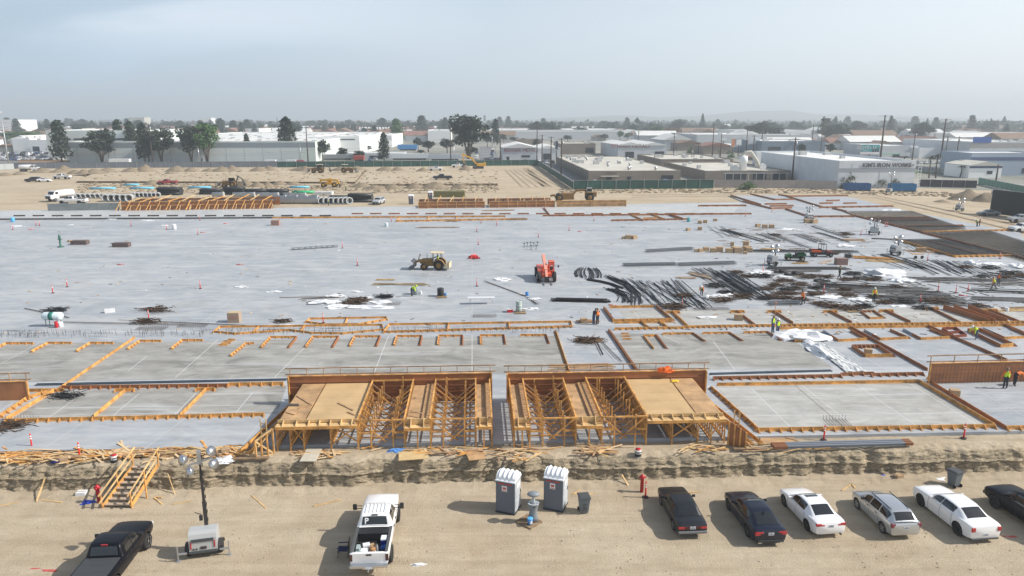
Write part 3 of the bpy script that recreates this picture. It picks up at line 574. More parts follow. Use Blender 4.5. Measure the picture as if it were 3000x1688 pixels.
# ================================================================ people
def P_(n, c, r=.85): return mat(n, c, r)
SKIN = P_('skin', (.30, .17, .11), .6)
HIVIS = P_('hi_vis_yellow', (.52, .72, .03)); ORNG = P_('hi_vis_orange', (.80, .20, .03)); DENIM = P_('denim', (.05, .08, .16)); DKPANT = P_('dark_trousers', (.03, .032, .04)); GREYP = P_('grey_trousers', (.10, .10, .11))
HATW = P_('hard_hat_white', (.75, .75, .73), .4); HATB = P_('hard_hat_brown', (.15, .09, .05), .5); BOOT = P_('boot_leather', (.12, .07, .035))
REFL = P_('reflective_band', (.62, .62, .58), .4)
def person(label, loc, rz, lean=0, arms=((15, 10), (15, 10)), legs=((0, 0), (0, 0)), vest=HIVIS, shirt=DENIM, pants=DENIM, hat=HATW, H=1.78, drop=0, held=None, group=None):
    k = H/1.78; v = []; r = []; e = []; tg = []
    def ad(p, rad, par, t_): v.append(V(p)*k); r.append(rad*k); tg.append(t_); (e.append((par, len(v)-1)) if par is not None else None); return len(v)-1
    cl, sl_ = cos(R(lean)), sin(R(lean)); hz = .95 - drop
    def T(x, y, z): return (x*cl + z*sl_, y, hz + z*cl - x*sl_)          # torso space
    pel = ad((0, 0, hz), .135, None, 'p'); wa = ad(T(0, 0, .16), .125, pel, 's'); ch = ad(T(.01, 0, .34), .145, wa, 's'); nk = ad(T(.0, 0, .52), .058, ch, 'h'); hd = ad(T(.03, 0, .63), .088, nk, 'h'); ht = ad(T(.03, 0, .73), .082, hd, 'h'); ad(T(.13, 0, .63), .016, hd, 'h')
    for i, s in enumerate((1, -1)):
        sh = ad(T(0, s*.18, .45), .062, ch, 'a'); A, E = R(arms[i][0]), R(arms[i][1]); out_ = R(arms[i][2]) if len(arms[i]) > 2 else R(10)
        def dirv(a): d = (sin(a)*cos(out_), s*sin(out_), -cos(a)*cos(out_)); return V((d[0]*cl + d[2]*sl_, d[1], d[2]*cl - d[0]*sl_))
        d1 = dirv(A); el = ad(v[sh]/k + d1*.29, .044, sh, 'a'); d2 = dirv(A+E); wr = ad(v[el]/k + d2*.25, .028, el, 'a'); pm = ad(v[wr]/k + d2*.07, .030, wr, 'f')
        side = d2.cross(V((0, 1, 0))).normalized()
        for q, ln in enumerate((.065, .075, .07, .055)):
            b = v[pm]/k + side*((q-1.5)*.02) + d2*.02; f1 = ad(b, .010, pm, 'f'); f2 = ad(b + d2*ln*.5 + V((0, -s*.01, 0)), .009, f1, 'f'); ad(b + d2*ln + V((0, -s*.03, 0)), .008, f2, 'f')
        f1 = ad(v[wr]/k + d2*.035 + side*.035, .011, wr, 'f'); ad(v[f1]/k + d2*.04 + side*.02, .009, f1, 'f')
    for i, s in enumerate((1, -1)):
        hp = ad((0, s*.085, hz-.03), .10, pel, 'l'); A, K = R(legs[i][0]), R(legs[i][1])
        kn = ad((sin(A)*.44, s*.10, hz-.03-cos(A)*.44), .068, hp, 'l'); an = ad((v[kn].x/k + sin(A-K)*.42, s*.11, max(.08, v[kn].z/k - cos(A-K)*.42)), .045, kn, 'l'); ad((v[an].x/k + .15, s*.12, .045), .040, an, 'b')
    me = bpy.data.meshes.new('body'); me.from_pydata(v, e, []); ob = bpy.data.objects.new('body', me); COL.objects.link(ob)
    bm = bmesh.new(); bm.from_mesh(me); L_ = bm.verts.layers.skin.verify(); bm.verts.ensure_lookup_table()
    for i, vt in enumerate(bm.verts): vt[L_].radius = (r[i], r[i]*(1.25 if tg[i] in 'ps' else 1)); 
    bm.verts[0][L_].use_root = True; bm.to_mesh(me); bm.free()
    m1 = ob.modifiers.new('s', 'SKIN'); m1.use_smooth_shade = True; m2 = ob.modifiers.new('u', 'SUBSURF'); m2.levels = m2.render_levels = 1
    dg = bpy.context.evaluated_depsgraph_get(); nm = bpy.data.meshes.new_from_object(ob.evaluated_get(dg)); ob.modifiers.clear(); ob.data = nm; nm.materials.clear(); nm.materials.append(SKIN)
    t = thing('person', label, 'person', loc, rz, group); ob.parent = t
    own = []
    for p in nm.polygons: c = p.center; own.append(tg[min(range(len(v)), key=lambda i: (v[i]-c).length - r[i]*.6)])
    def shell(name, keys, off, m):
        q = MB(); mp_ = {}
        for p, o_ in zip(nm.polygons, own):
            if o_ in keys:
                f = []
                for i in p.vertices:
                    if i not in mp_: mp_[i] = len(q.v); w = nm.vertices[i]; q.v.append(tuple(w.co + w.normal*off))
                    f.append(mp_[i])
                q.f.append(f); q.m.append(0); q.s.append(True)
        if q.f: return q.build(name, [m], t, fix=False)
    shell('trousers', 'pl', .012, pants); shell('shirt', 'sa', .010, shirt); shell('boots', 'b', .008, BOOT)
    if vest: shell('vest', 's', .028, vest)
    q = MB(); c = v[hd]; tl = Matrix.Rotation(R(lean), 3, 'Y')
    q.lathe([(.135, .045), (.125, .05), (.12, .10), (.09, .155), (.04, .18), (.001, .185)], 14, 0, c, M=tl); q.box(c + tl @ V((.13, 0, .05)), (.08, .14, .012), M=tl)
    q.build('hard_hat', [hat], t)
    for s in (1, -1): q = MB(); q.blob(c + tl @ V((.082, s*.032, .02)), .011, 0, 1, 0); q.build('eye', [BLACKP], t)
    q = MB(); q.box(c + tl @ V((.086, 0, -.045)), (.01, .045, .008), M=tl); q.build('mouth', [P_('lip', (.2, .07, .06))], t)
    return t
STAND = ((2, 0), (-4, 0)); WALK = ((24, 8), (-20, 12))
# ================================================================ small site things
ORPOST = mat('orange_plastic', (.78, .035, .03), .5); WHBAND = mat('white_band', (.8, .8, .78), .5); GREYPL = mat('grey_plastic', (.13, .15, .17), .6, bump=.1, bs=30); DKGREYPL = mat('dark_lid', (.06, .065, .07), .6)
WOOD = mat('raw_pine', (.56, .38, .18), .8, var=.32, vs=1.6); WOOD2 = mat('old_lumber', (.36, .22, .12), .85, var=.35, vs=1.5)
PLY = mat('plywood_tan', (.42, .26, .13), .75, var=.30, vs=.9, detail=8); HDO = mat('red_brown_form_panel', (.31, .125, .048), .6, var=.25, vs=.6); ORW = mat('amber_form_lumber', (.55, .28, .08), .75, var=.42, vs=1.7)
CARD = mat('cardboard', (.42, .29, .17), .85); REDP = mat('hydrant_red', (.45, .012, .02), .4); WPLAS = mat('white_sheeting', (.70, .71, .72), .6, var=.12, vs=3); PALLET = mat('pallet_wood', (.22, .15, .09), .85, var=.3)
def wheelmb(q, c, r, w, mi=0, ax='y'):
    M = Matrix.Rotation(pi/2, 3, 'X') if ax == 'y' else Matrix.Rotation(pi/2, 3, 'Y')
    q.lathe([(.001, -w*.4), (r*.6, -w*.45), (r*.92, -w*.5), (r, -w*.3), (r, w*.3), (r*.92, w*.5), (r*.6, w*.45), (.001, w*.4)], 18, mi, c, M=M)
def delineator(x, y, z, label, lean=0, base=True, hh=1.07, group='orange delineator posts on the site'):
    P = at(x, y, z); t = thing('delineator_post', label, 'delineator', P, 0, group)
    if lean: t.rotation_euler = (R(lean), 0, R(20))
    q = MB(); q.lathe([(.058, .03), (.050, .5), (.046, hh-.12), (.055, hh-.10), (.03, hh-.05), (.03, hh), (.001, hh+.01)], 12); q.build('post', [ORPOST], t)
    for zz in (.66, .82): q = MB(); q.lathe([(.052, zz), (.0515, zz+.09)], 12); q.build('reflective_band', [WHBAND], t)
    if base: q = MB(); q.prism([(.2*cos(k*pi/4+.4), .2*sin(k*pi/4+.4)) for k in range(8)], 0, .04); q.build('rubber_base', [mat('black_rubber', (.04,.04,.042), .8)], t)
    return t
def toilet(x, y, label):
    P = at(x, y, 0); t = thing('portable_toilet', label, 'portable toilet', P, R(-20), 'portable toilets at the foot of the bank')
    w = .56; hb = 2.02; GP = mat('toilet_grey', (.12, .14, .17), .55, bump=.08, bs=40); LG = mat('toilet_light_grey', (.42, .45, .48), .5); WR = mat('toilet_white', (.78, .80, .82), .45)
    q = MB(); q.bx(-w, w, -w, w, .08, hb); q.build('cabin', [GP], t)
    q = MB(); q.bx(-w-.04, w+.04, -w-.05, w+.04, 0, .09); q.build('skid_base', [mat('skid_dark', (.03,.032,.035), .7)], t)
    for s in (-1, 1): q = MB(); q.bx(s*w-.03*s, s*w+.02*s, -w-.015, -w+.05, .09, hb); q.build('corner_post', [GP], t)
    q = MB(); q.bx(w+.004, w+.03, -w+.08, w-.08, .14, hb-.05)
    for z0 in (.3, .95): q.bx(w+.03, w+.045, -w+.2, w-.2, z0, z0+.5)
    d = q.build('door', [LG], t); q = MB(); q.bx(w+.045, w+.07, w-.24, w-.16, 1.05, 1.25); q.build('handle', [BLACKP], d)
    q = MB(); q.bx(w+.046, w+.05, -w+.28, w-.28, 1.55, 1.85); q.build('notice', [mat('sign_white', (.75,.72,.7), .5)], d)
    prof = [(-w-.04, hb), (-w-.04, hb+.06)] + [(-(w-.04)*cos(a), hb+.06+.36*sin(a)) for a in lin(.12, pi-.12, 12)] + [(w+.04, hb+.06), (w+.04, hb)]
    q = MB(); q.extr([(p[0], p[1]) for p in prof], -w-.04, w+.04, ax='x', sm=False); r = q.build('roof', [WR], t, bevel=.02)
    for i in range(4):
        a = -.42 + i*.28; q = MB(); pts = [(a, -(w-.06)*cos(b), hb+.08+.365*sin(b)) for b in lin(.35, pi-.35, 12)]; q.tube(pts, .055, 8); q.build('roof_rib', [WR], r)
    q = MB(); q.bx(-.20, .12, -w-.035, -w-.016, 1.42, 1.78); sgn = q.build('sign', [mat('sign_white', (.75,.72,.7), .5)], t)
    q = MB(); q.box((-.04, -w-.038, 1.64), (.20, .006, .10)); q.box((-.07, -w-.038, 1.58), (.06, .006, .10)); q.box((.03, -w-.038, 1.60), (.08, .006, .06)); q.box((-.04, -w-.038, 1.47), (.26, .006, .035)); q.build('sign_emblem', [mat('emblem_red', (.50,.07,.04), .6)], sgn)
    for i, xx in enumerate((-.34, -.14, .10, .30)): q = MB(); q.box((xx, -w-.02, 1.90), (.16, .012, .065)); q.build('red_lettering', [mat('letter_red', (.60,.03,.02), .6)], t)
    q = MB(); q.tube([(-w+.10, w-.12, hb), (-w+.10, w-.12, hb+.42)], .05, 8); q.build('vent_pipe', [GP], t)
    return t
toilet(1490, 1491, 'grey portable toilet with white ribbed roof, left of the hand wash stand')
toilet(1628, 1483, 'grey portable toilet with white ribbed roof, right of the hand wash stand')
P = at(1562, 1530, 0); t = thing('hand_wash_station', 'grey plastic hand wash stand with oval canopy between the toilets', 'wash stand', P + V((0,0,.11)), 0)
HW = mat('wash_grey', (.20, .22, .24), .5)
q = MB()
for i, (z, a, b) in enumerate([(0,.30,.24),(.25,.29,.23),(.55,.22,.19),(.85,.27,.22),(1.05,.34,.27),(1.10,.36,.29)]): q.v += [(a*cos(2*pi*k/20), b*sin(2*pi*k/20), z) for k in range(20)]
q.f = [(i*20+k, i*20+(k+1)%20, (i+1)*20+(k+1)%20, (i+1)*20+k) for i in range(5) for k in range(20)] + [list(range(20))]; q.m = [0]*len(q.f); q.s = [True]*len(q.f); q.build('tank', [HW], t)
q = MB(); q.lathe([(.30,1.02),(.34,1.12),(.30,1.10),(.10,1.0),(.001,.99)], 20); o = q.build('basin', [mat('wash_light', (.40,.43,.45), .45)], t); o.scale = (1.0, .8, 1)
q = MB(); q.tube([(.0,.10,1.0),(0,.10,1.25),(0,.02,1.45),(0,0,1.62)], [.13,.09,.09,.14], 12); q.build('column', [mat('wash_light', (.40,.43,.45), .45)], t)
q = MB(); q.lathe([(.001,1.58),(.30,1.60),(.35,1.66),(.30,1.74),(.15,1.80),(.001,1.82)], 22); o = q.build('canopy', [HW], t); o.scale = (1.05, .8, 1)
q = MB(); q.bx(.02,.10,-.30,-.20,.95,1.0,); q.build('tap', [BLACKP], t)
t = thing('wooden_pallet', 'weathered wooden pallet board under the hand wash stand', 'pallet', at(1548, 1531, 0), R(-42))
q = MB(); q.bx(-.55, .62, -.52, .52, .085, .11); q.build('deck', [PALLET], t)
for y in (-.48, 0, .48): q = MB(); q.bx(-.55, .62, y-.04, y+.04, 0, .085); q.build('runner', [PALLET], t)
t = thing('bucket', 'blue plastic bucket with white label on the pallet of the wash stand', 'bucket', at(1553, 1536, .12), 0)
q = MB(); q.lathe([(.13,0),(.16,.36),(.001,.355)], 18); q.build('pail', [mat('bucket_blue', (.04,.22,.55), .4)], t)
q = MB(); q.lathe([(.165,.36),(.17,.385),(.15,.40),(.001,.395)], 18); q.build('lid', [mat('lid_blue', (.10,.40,.70), .4)], t)
q = MB(); q.v = [( .155*cos(a)*(1+.1*(z-.1)), .155*sin(a)*(1+.1*(z-.1)), z) for z in (.08,.27) for a in lin(-1.7,-.7,6)]; q.f = [(i,i+1,7+i,6+i) for i in range(5)]; q.m=[0]*5; q.s=[True]*5; q.build('paper_label', [PLATEM], t)
def bin_(x, y, label, rz):
    t = thing('wheeled_bin', label, 'bin', at(x, y, 0), rz, 'grey wheeled bins')
    q = MB(); vs = [(sx*a, sy*b, z) for z, a, b in ((.05,.23,.24),(1.0,.31,.35)) for sx, sy in ((-1,-1),(1,-1),(1,1),(-1,1))]; q.add(vs, [(3,2,1,0),(4,5,6,7),(0,1,5,4),(1,2,6,5),(2,3,7,6),(3,0,4,7)]); q.build('tub', [GREYPL], t, bevel=.03)
    q = MB(); q.bx(-.34,.34,-.39,.40,1.0,1.06); q.bx(-.28,.28,-.30,.34,1.06,1.085); q.build('lid', [DKGREYPL], t, bevel=.02)
    q = MB(); q.bx(-.13,.13,-.345,-.31,.60,.72); q.bx(-.13,.13,-.30,-.27,.2,.5); q.build('front_grip', [DKGREYPL], t)
    for s in (1,-1): q = MB(); wheelmb(q, (s*.27,.28,.11), .11, .06, ax='x'); q.build('wheel', [RUBBER], t)
bin_(1710, 1500, 'grey wheeled bin with dark lid standing alone right of the toilets', R(8))
bin_(2793, 1423, 'grey wheeled bin with closed lid behind the long white sedan', R(200))
def standpipe(x, y, label, hh=1.25):
    P = at(x, y, 0); t = thing('hydrant_standpipe', label, 'hydrant', P, 0, 'red hydrant standpipes'); q = MB(); q.lathe([(.11,0),(.11,.9*hh),(.13,.92*hh)], 14); q.build('pipe', [REDP], t)
    q = MB(); q.lathe([(.12,.9*hh),(.15,.98*hh),(.12,hh+.05),(.05,hh+.13),(.001,hh+.14)], 14); q.tube([(-.2,0,.94*hh),(.2,0,.94*hh)], .06, 10); q.tube([(0,-.2,.94*hh),(0,0,.94*hh)], .06, 10); q.build('valve_head', [REDP], t)
standpipe(291, 1473, 'short red hydrant pipe at the lower left foot of the stairs', 1.05)
standpipe(1880, 1441, 'red hydrant pipe beside a delineator left of the parked cars', 1.05)
delineator(1891, 1457, 0, 'red delineator with white bands beside the hydrant pipe by the parked cars')
delineator(94, 1315, GZ, 'delineator leftmost on the wood littered strip above the bank', lean=-3)
delineator(234, 1342, GZ, 'delineator between the leftmost one and the wooden stairs', lean=-3)
delineator(2413, 1289, GZ, 'delineator behind the left end of the steel beams')
delineator(2823, 1284, GZ, 'delineator above the bank right of the steel beams')
def riser(x, y, label):
    P = at(x, y, .8); t = thing('pipe_riser', label, 'pipe stub', V((P.x, P.y-.1, .95)), 0, 'capped pipe risers in the bank')
    q = MB(); q.lathe([(.17,0),(.17,.5)], 16); q.build('lower_collar', [mat('cement_pipe', (.5,.5,.48), .8)], t)
    q = MB(); q.lathe([(.21,.5),(.22,.55),(.18,.6),(.22,.65),(.18,.7),(.22,.76),(.2,.8)], 16); q.build('ribbed_sleeve', [mat('black_hdpe', (.02,.022,.026), .5)], t)
    q = MB(); q.lathe([(.205,.68),(.21,.73)], 16); q.lathe([(.2,.80),(.2,.92)], 16); q.build('white_ring', [WHBAND], t)
    q = MB(); q.lathe([(.17,.92),(.17,.98),(.001,.985)], 16); q.build('cap', [REDP], t)
riser(1867, 1360, 'capped black ribbed pipe riser sticking from the bank below the right formwork')
riser(342, 1378, 'capped black ribbed pipe riser in the bank left of the stairs')
# ---- light tower
def light_tower(label, x, y, z, rz, near=False, mast=6.0, group='light towers', lamprz=0):
    t = thing('light_tower', label, 'light tower', at(x, y, z), rz, group)
    BD = mat('tower_grey', (.40, .41, .41), .45, bump=.05, bs=20); GL = mat('galvanised', (.45, .46, .47), .4, .7); MK = mat('mast_dark', (.035, .03, .03), .6)
    prof = [(-.52,.45),(-.52,.55),(-.50,1.15),(-.42,1.38),(-.25,1.50),(.25,1.50),(.42,1.38),(.50,1.15),(.52,.55),(.52,.45)]
    q = MB(); q.extr(prof, -.68, .68, ax='x', sm=False); b = q.build('housing', [BD], t, bevel=.05)
    q = MB(); q.bx(-.55,.55,-.545,-.50,1.0,1.16); q.build('louvre', [DKGREYPL], b)
    for s in (-1,1): q = MB(); q.bx(s*.58-.03,s*.58+.03,-.545,-.50,.62,1.0); q.build('tail_lamp', [REDL], t)
    q = MB(); q.bx(-.70,.70,-.56,.56,.36,.45); q.build('chassis', [DKGREYPL], t)
    q = MB(); q.bx(-.12,.18,-.55,-.515,.58,.72); q.bx(-.5,-.42,-.55,-.515,.56,.64); q.bx(-.35,-.27,-.55,-.515,.56,.64); q.build('socket_panel', [MK], b)
    for s in (-1,1):
        q = MB(); wheelmb(q, (s*.80,0,.32), .32, .20, ax='x'); q.build('wheel', [RUBBER], t)
        q = MB(); q.extr([(.42*cos(a), .32+.42*sin(a)) for a in lin(.15, pi-.15, 8)] + [(.36*cos(a), .32+.36*sin(a)) for a in lin(pi-.15, .15, 8)], s*.69, s*.94, ax='x'); q.build('fender', [MK], t)
        q = MB(); q.beam((s*.8,-.50,.42),(s*1.25,-.50,.42),.08,.08); q.beam((s*1.25,-.50,.85),(s*1.25,-.50,.04),.06,.06); q.box((s*1.25,-.5,.02),(.2,.2,.04)); q.build('outrigger', [GL], t)
    q = MB(); q.beam((0,.5,.40),(0,1.7,.42),.09,.09); q.beam((0,1.45,.75),(0,1.45,.05),.07,.07); q.box((0,1.45,.03),(.2,.2,.05)); q.build('drawbar', [GL], t)
    m = .12
    q = MB(); q.beam((m,.30,.5),(m,.30,mast*.5),.17,.17); q.beam((m,.30,mast*.45),(m,.30,mast*.8),.12,.12); q.beam((m,.30,mast*.78),(m,.30,mast-.1),.09,.09); q.build('mast', [MK], t)
    q = MB(); q.beam((m-.55,.24,mast-.75),(m+.65,.24,mast-.45),.07,.07); q.bx(m-.1,m+.1,.22,.4,mast-.75,mast); cb = q.build('crossbar', [GL], t)
    for (lx, lz) in ((-.75,-.35),(.62,-.02),(-.48,-1.05),(.68,-.75)):
        q = MB(); M = Matrix.Rotation(R(-70 if lx < 0 else 60), 3, 'Y') @ Matrix.Rotation(R(35), 3, 'X')
        q.lathe([(.001,-.26),(.10,-.24),(.22,-.10),(.27,.06),(.27,.10),(.001,.14)], 18, 0, (m+lx,.1,mast+lz), M=M); q.build('lamp_head', [ALLOY], cb)
    if near:
        q = MB()
        for i in range(9): q.beam((m+.1,.26,1.7+i*.45),(m+.13,.22,1.92+i*.45),.04,.04)
        q.build('cable', [BLACKP], t); q = MB(); q.box((m-.22,.25,1.95),(.16,.12,.28)); q.beam((m-.2,.25,2.15),(m-.5,.25,2.3),.03,.03); q.build('winch', [BLACKP], t)
    return t
LT = light_tower('grey trailer mounted light tower with four lamp heads, nearest the camera', 603, 1620, 0, R(14), True, mast=hgt(580, 1622, 1330))
# ---- folding chair
t = thing('camping_chair', 'navy folding camp chair standing left of the white pickup', 'chair', at(1006, 1628, 0), R(-85))
NV = mat('navy_cloth', (.015, .022, .07), .85); q = MB(); q.v = [(-.25,-.24,.42),(.25,-.24,.42),(.25,.26,.38),(-.25,.26,.38)]; q.f=[(0,1,2,3)]; q.m=[0]; q.s=[False]; s_ = q.build('seat', [NV], t); s_.modifiers.new('s','SOLIDIFY').thickness=.02
q = MB(); q.v = [(-.27,.26,.45),(.27,.26,.45),(.27,.34,.92),(-.27,.34,.92)]; q.f=[(0,1,2,3)]; q.m=[0]; q.s=[False]; s_ = q.build('backrest', [NV], t); s_.modifiers.new('s','SOLIDIFY').thickness=.02
for a, b in (((-.27,-.26,0),(.27,-.26,.42)),((.27,-.26,0),(-.27,-.26,.42)),((-.27,.28,0),(.27,.28,.42)),((.27,.28,0),(-.27,.28,.42)),((-.27,.28,0),(-.27,.35,.95)),((.27,.28,0),(.27,.35,.95))): q = MB(); q.beam(a,b,.025,.025); q.build('leg', [BLACKP], t)
for s in (1,-1): q = MB(); q.bx(s*.27-.03,s*.27+.03,-.26,.3,.60,.63); q.build('armrest', [NV], t)
# ---- wooden stairs
A = at(302, 1489, 0); B = at(384, 1489, 0); C = at(392, 1364, GZ); D = at(462, 1364, GZ)
t = thing('wooden_stairs', 'site built wooden stairs with plank handrails leading up the bank', 'stairs', A, 0); O = A
def lo(p): return V(p) - O
wS = (B - A); nS = 8; run = C - A; run.z = GZ
for k, (p, q2) in enumerate(((A, C), (B, D))): q = MB(); q.beam(lo(p)+V((0,0,.10)), lo(q2)+V((0,0,.02)), .045, .26); q.build('stringer', [ORW], t)
for i in range(nS):
    f = (i+.6)/nS; a = lo(A + (C-A)*f); b = lo(B + (D-B)*f); q = MB(); z = a.z + .03
    q.v = [(a.x+.02,a.y-.13,z),(b.x-.02,b.y-.13,z),(b.x-.02,b.y+.13,z),(a.x+.02,a.y+.13,z),(a.x+.02,a.y-.13,z+.04),(b.x-.02,b.y-.13,z+.04),(b.x-.02,b.y+.13,z+.04),(a.x+.02,a.y+.13,z+.04)]
    q.f = [(3,2,1,0),(4,5,6,7),(0,1,5,4),(1,2,6,5),(2,3,7,6),(3,0,4,7)]; q.m=[0]*6; q.s=[False]*6; q.build('tread', [mat('grey_tread', (.42,.33,.25), .85, var=.15, vs=3)], t)
for (p, q2, s) in ((A, C, -1), (B, D, 1)):
    for f in (0, .5, 1.0):
        b = lo(p + (q2-p)*f); z0 = 0 if f < .9 else GZ - .05; q = MB(); q.beam((b.x+s*.05,b.y,z0),(b.x+s*.05,b.y,b.z+1.0),.06,.09); q.build('post', [ORW], t)
    for hz_, ex in ((.98,.08),(.52,.08)):
        a = lo(p + (q2-p)*(-.08)); b = lo(p + (q2-p)*(1.10)); q = MB(); q.beam((a.x+s*.02,a.y,a.z+hz_),(b.x+s*.02,b.y,b.z+hz_),.04,.11); q.build('handrail' if hz_ > .8 else 'midrail', [WOOD], t)
# ---- loose lumber and litter
PLN = 0
def plank(x0, y0, x1, y1, label=None, z=0, z2=None, w=.09, h=.045, m=None, name='loose_plank', cat='plank', grp=None):
    a = at(x0, y0, z + h/2); b = at(x1, y1, (z2 if z2 is not None else z) + h/2); q = MB(); q.beam(a, b, w, h); o = q.build(name, [m or WOOD]); return tag(o, label, cat, grp)
gw = 'loose planks on the dirt below the bank'
for a in [(107,1470,152,1345,'long thin plank leaning up the bank face at far left',0,1.5),(120,1465,182,1472,'short plank lying left of the white crate below the bank'),(0,1482,55,1470,'pale plank on the dirt at the left frame edge'),
          (452,1458,476,1478,'short pale plank right of the stairs foot'),(454,1456,476,1458,'tiny stick just right of the stairs, above the short plank'),(505,1478,560,1467,'pair of sticks between the stairs and the light tower'),
          (738,1452,780,1490,'brown plank lying slantwise between light tower and white truck'),(918,1483,1000,1464,'long pale plank just left of the white truck hood'),(1675,1450,1700,1435,'short plank behind the right toilet, pointing at the bank'),
          (1676,1449,1714,1443,'yellowish plank lying right of the right toilet'),(1717,1452,1744,1444,'thin stick between the bin and the bank'),(1822,1391,1841,1424,'plank leaning against the bank left of the hydrant pipe',.5,.0),
          (2010,1444,2052,1440,'reddish board beside the nose of the old black sedan'),(2466,1437,2496,1418,'pale board crossing another behind the silver wagon'),(2494,1418,2506,1430,'short board crossed with the pale one behind the silver wagon'),
          (491,1387,513,1449,'thin lath leaning on the bank right of the stairs',1.1,0)]:
    plank(*a[:4], label=a[4], z=a[5] if len(a) > 5 else 0, z2=a[6] if len(a) > 6 else None, w=.09 if 'lath' not in a[4] else .04, grp=gw)
def litter(name, label, mats, boxes, z, thick, n, lw, kind='stuff', ang=(0, 1.2), seed=1, ln=(.4, 2.4)):
    r = random.Random(seed); q = MB()
    for i in range(n):
        bx = r.choice(boxes); x = r.uniform(bx[0], bx[1]); y = r.uniform(bx[2], bx[3]) if len(bx) < 5 else r.uniform(bx[2], bx[3]) + bx[4]*(x-bx[0]); c = at(x, y, z)
        l = r.uniform(*ln); a = r.gauss(*ang); up = r.uniform(.02, thick); d = V((cos(a), sin(a), r.uniform(-.08, .08)))*l/2
        q.beam(c + V((0,0,up)) - d, c + V((0,0,up)) + d, r.uniform(*lw), r.uniform(.02, .05), r.randrange(len(mats)))
    o = q.build(name, mats); o['kind'] = kind; return o
LM = [WOOD, ORW, WOOD2, mat('pale_wood', (.62, .46, .27), .8)]
litter('scrap_lumber', '', LM, [(-40, 700, 1338, 1352, -.018), (-40, 300, 1328, 1358, -.01), (300,700,1320,1340,-.008)], GZ, .24, 360, (.06, .16), seed=3, ang=(0, .45), ln=(.4, 2.6))
litter('scrap_lumber', '', LM, [(860,1000,1325,1345),(1230,1440,1318,1335),(1440,1590,1318,1350),(1720,1790,1310,1330),(1990,2110,1305,1325),(2180,2420,1290,1325),(1000,1900,1312,1322)], GZ, .12, 150, (.05, .14), seed=5, ang=(0, .5), ln=(.3, 2.0))
def panel(x0, y0, x1, y1, x2, y2, x3, y3, label, m, zs=(GZ,)*4, name='plywood_sheet', cat='plywood sheet', up=.06):
    P = [at(x, y, z) for (x, y), z in zip(((x0,y0),(x1,y1),(x2,y2),(x3,y3)), zs)]; q = MB(); q.v = [tuple(p + V((0,0,up))) for p in P] + [tuple(p + V((0,0,up+.03))) for p in P]
    q.f = [(3,2,1,0),(4,5,6,7),(0,1,5,4),(1,2,6,5),(2,3,7,6),(3,0,4,7)]; q.m = [0]*6; q.s=[False]*6; return tag(q.build(name, [m]), label, cat)
panel(878,1357,926,1357,944,1320,900,1318,'grey plywood sheet ramping out of the left formwork onto the bank',mat('grey_ply',(.50,.46,.38),.8,var=.1), up=.1)
panel(1168,1353,1254,1347,1252,1322,1168,1329,'pale yellow plywood sheet on the bank edge below the left formwork',mat('yellow_ply',(.55,.40,.20),.75,var=.1))
panel(1375,1353,1424,1347,1412,1316,1360,1322,'orange brown plywood sheet on the bank edge in front of the gap',PLY)
panel(2225,1305,2330,1300,2325,1283,2228,1286,'tan plywood offcuts behind the left end of the steel beams',PLY)
# ---- steel beam bundle
t = thing('steel_beams', 'long grey steel beams stacked on the bank right of the formwork', 'steel beams', at(2468, 1312, GZ), 0)
STL = mat('mill_steel', (.30, .32, .35), .4, .6); rst = mat('rust_end', (.22, .09, .04), .85)
a = lo_ = at(2262, 1313, GZ) - t.location; b = at(2665, 1302, GZ) - t.location
for i in range(3):
    of = V((0, .24*i - .3, .12 + .0*i)); q = MB(); d = (b-a).normalized()
    for zz in (0, .15): q.beam(a+of+V((0,0,zz)), b+of+V((0,0,zz)), .17, .03, 0)
    q.beam(a+of+V((0,0,.075)), b+of+V((0,0,.075)), .03, .13, 0); q.beam(a+of-d*.02+V((0,0,.075)), a+of+d*.9+V((0,0,.075)), .175, .185, 1); q.beam(b+of-d*.5+V((0,0,.075)), b+of+d*.02+V((0,0,.075)), .175, .185, 1); q.build('beam', [STL, rst], t)
# ---- bits of rubbish
def rag(name, label, cat, x, y, z, r, m, seed=0, sq=(1.4,.9,.35), n=3):
    q = MB(); P = at(x, y, z)
    bm = bmesh.new(); bmesh.ops.create_icosphere(bm, subdivisions=n, radius=1)
    for v in bm.verts:
        c = v.co.copy(); f = 1 + .7*noise.noise(c*1.7 + V((seed*3.1,0,0))) + .6*abs(noise.noise(c*3.6 + V((0,seed*1.7,0)))) - .55*abs(noise.noise(c*7 + V((seed,0,2))))
        v.co = V((c.x*sq[0], c.y*sq[1], max(-.05, c.z)*sq[2]))*r*f
    q.v = [tuple(v.co + P) for v in bm.verts]; q.f = [[v.index for v in f.verts] for f in bm.faces]; q.m = [0]*len(q.f); q.s = [False]*len(q.f); bm.free()
    o = q.build(name, [m]); return tag(o, label, cat)
BLUE = mat('blue_wrap', (.03,.07,.40), .6)
rag('plastic_bag','crumpled white plastic bag on the bank edge left of the left formwork','bag',658,1349,GZ,.45,WPLAS,1)
rag('plastic_bag','white plastic scrap flat on the dirt behind the grey bin','bag',2745,1402,0,.40,WPLAS,2,(1.5,.8,.2))
rag('blue_rag','blue rag on the dirt left of the hydrant pipe and stairs','rag',257,1473,0,.30,BLUE,3)
rag('paper_sack','white paper sack in front of the left toilet row, near the truck','sack',1228,1655,0,.22,WPLAS,4,(1.6,.6,.35))
rag('blue_rag','blue wrapper beside a cardboard box at the bank foot above the wagon','rag',2595,1400,0,.32,BLUE,5)
rag('blue_rag','blue tarp scrap at the foot of the left formwork','rag',1157,1320,GZ,.32,mat('blue_tarp',(.10,.25,.55),.6),6)
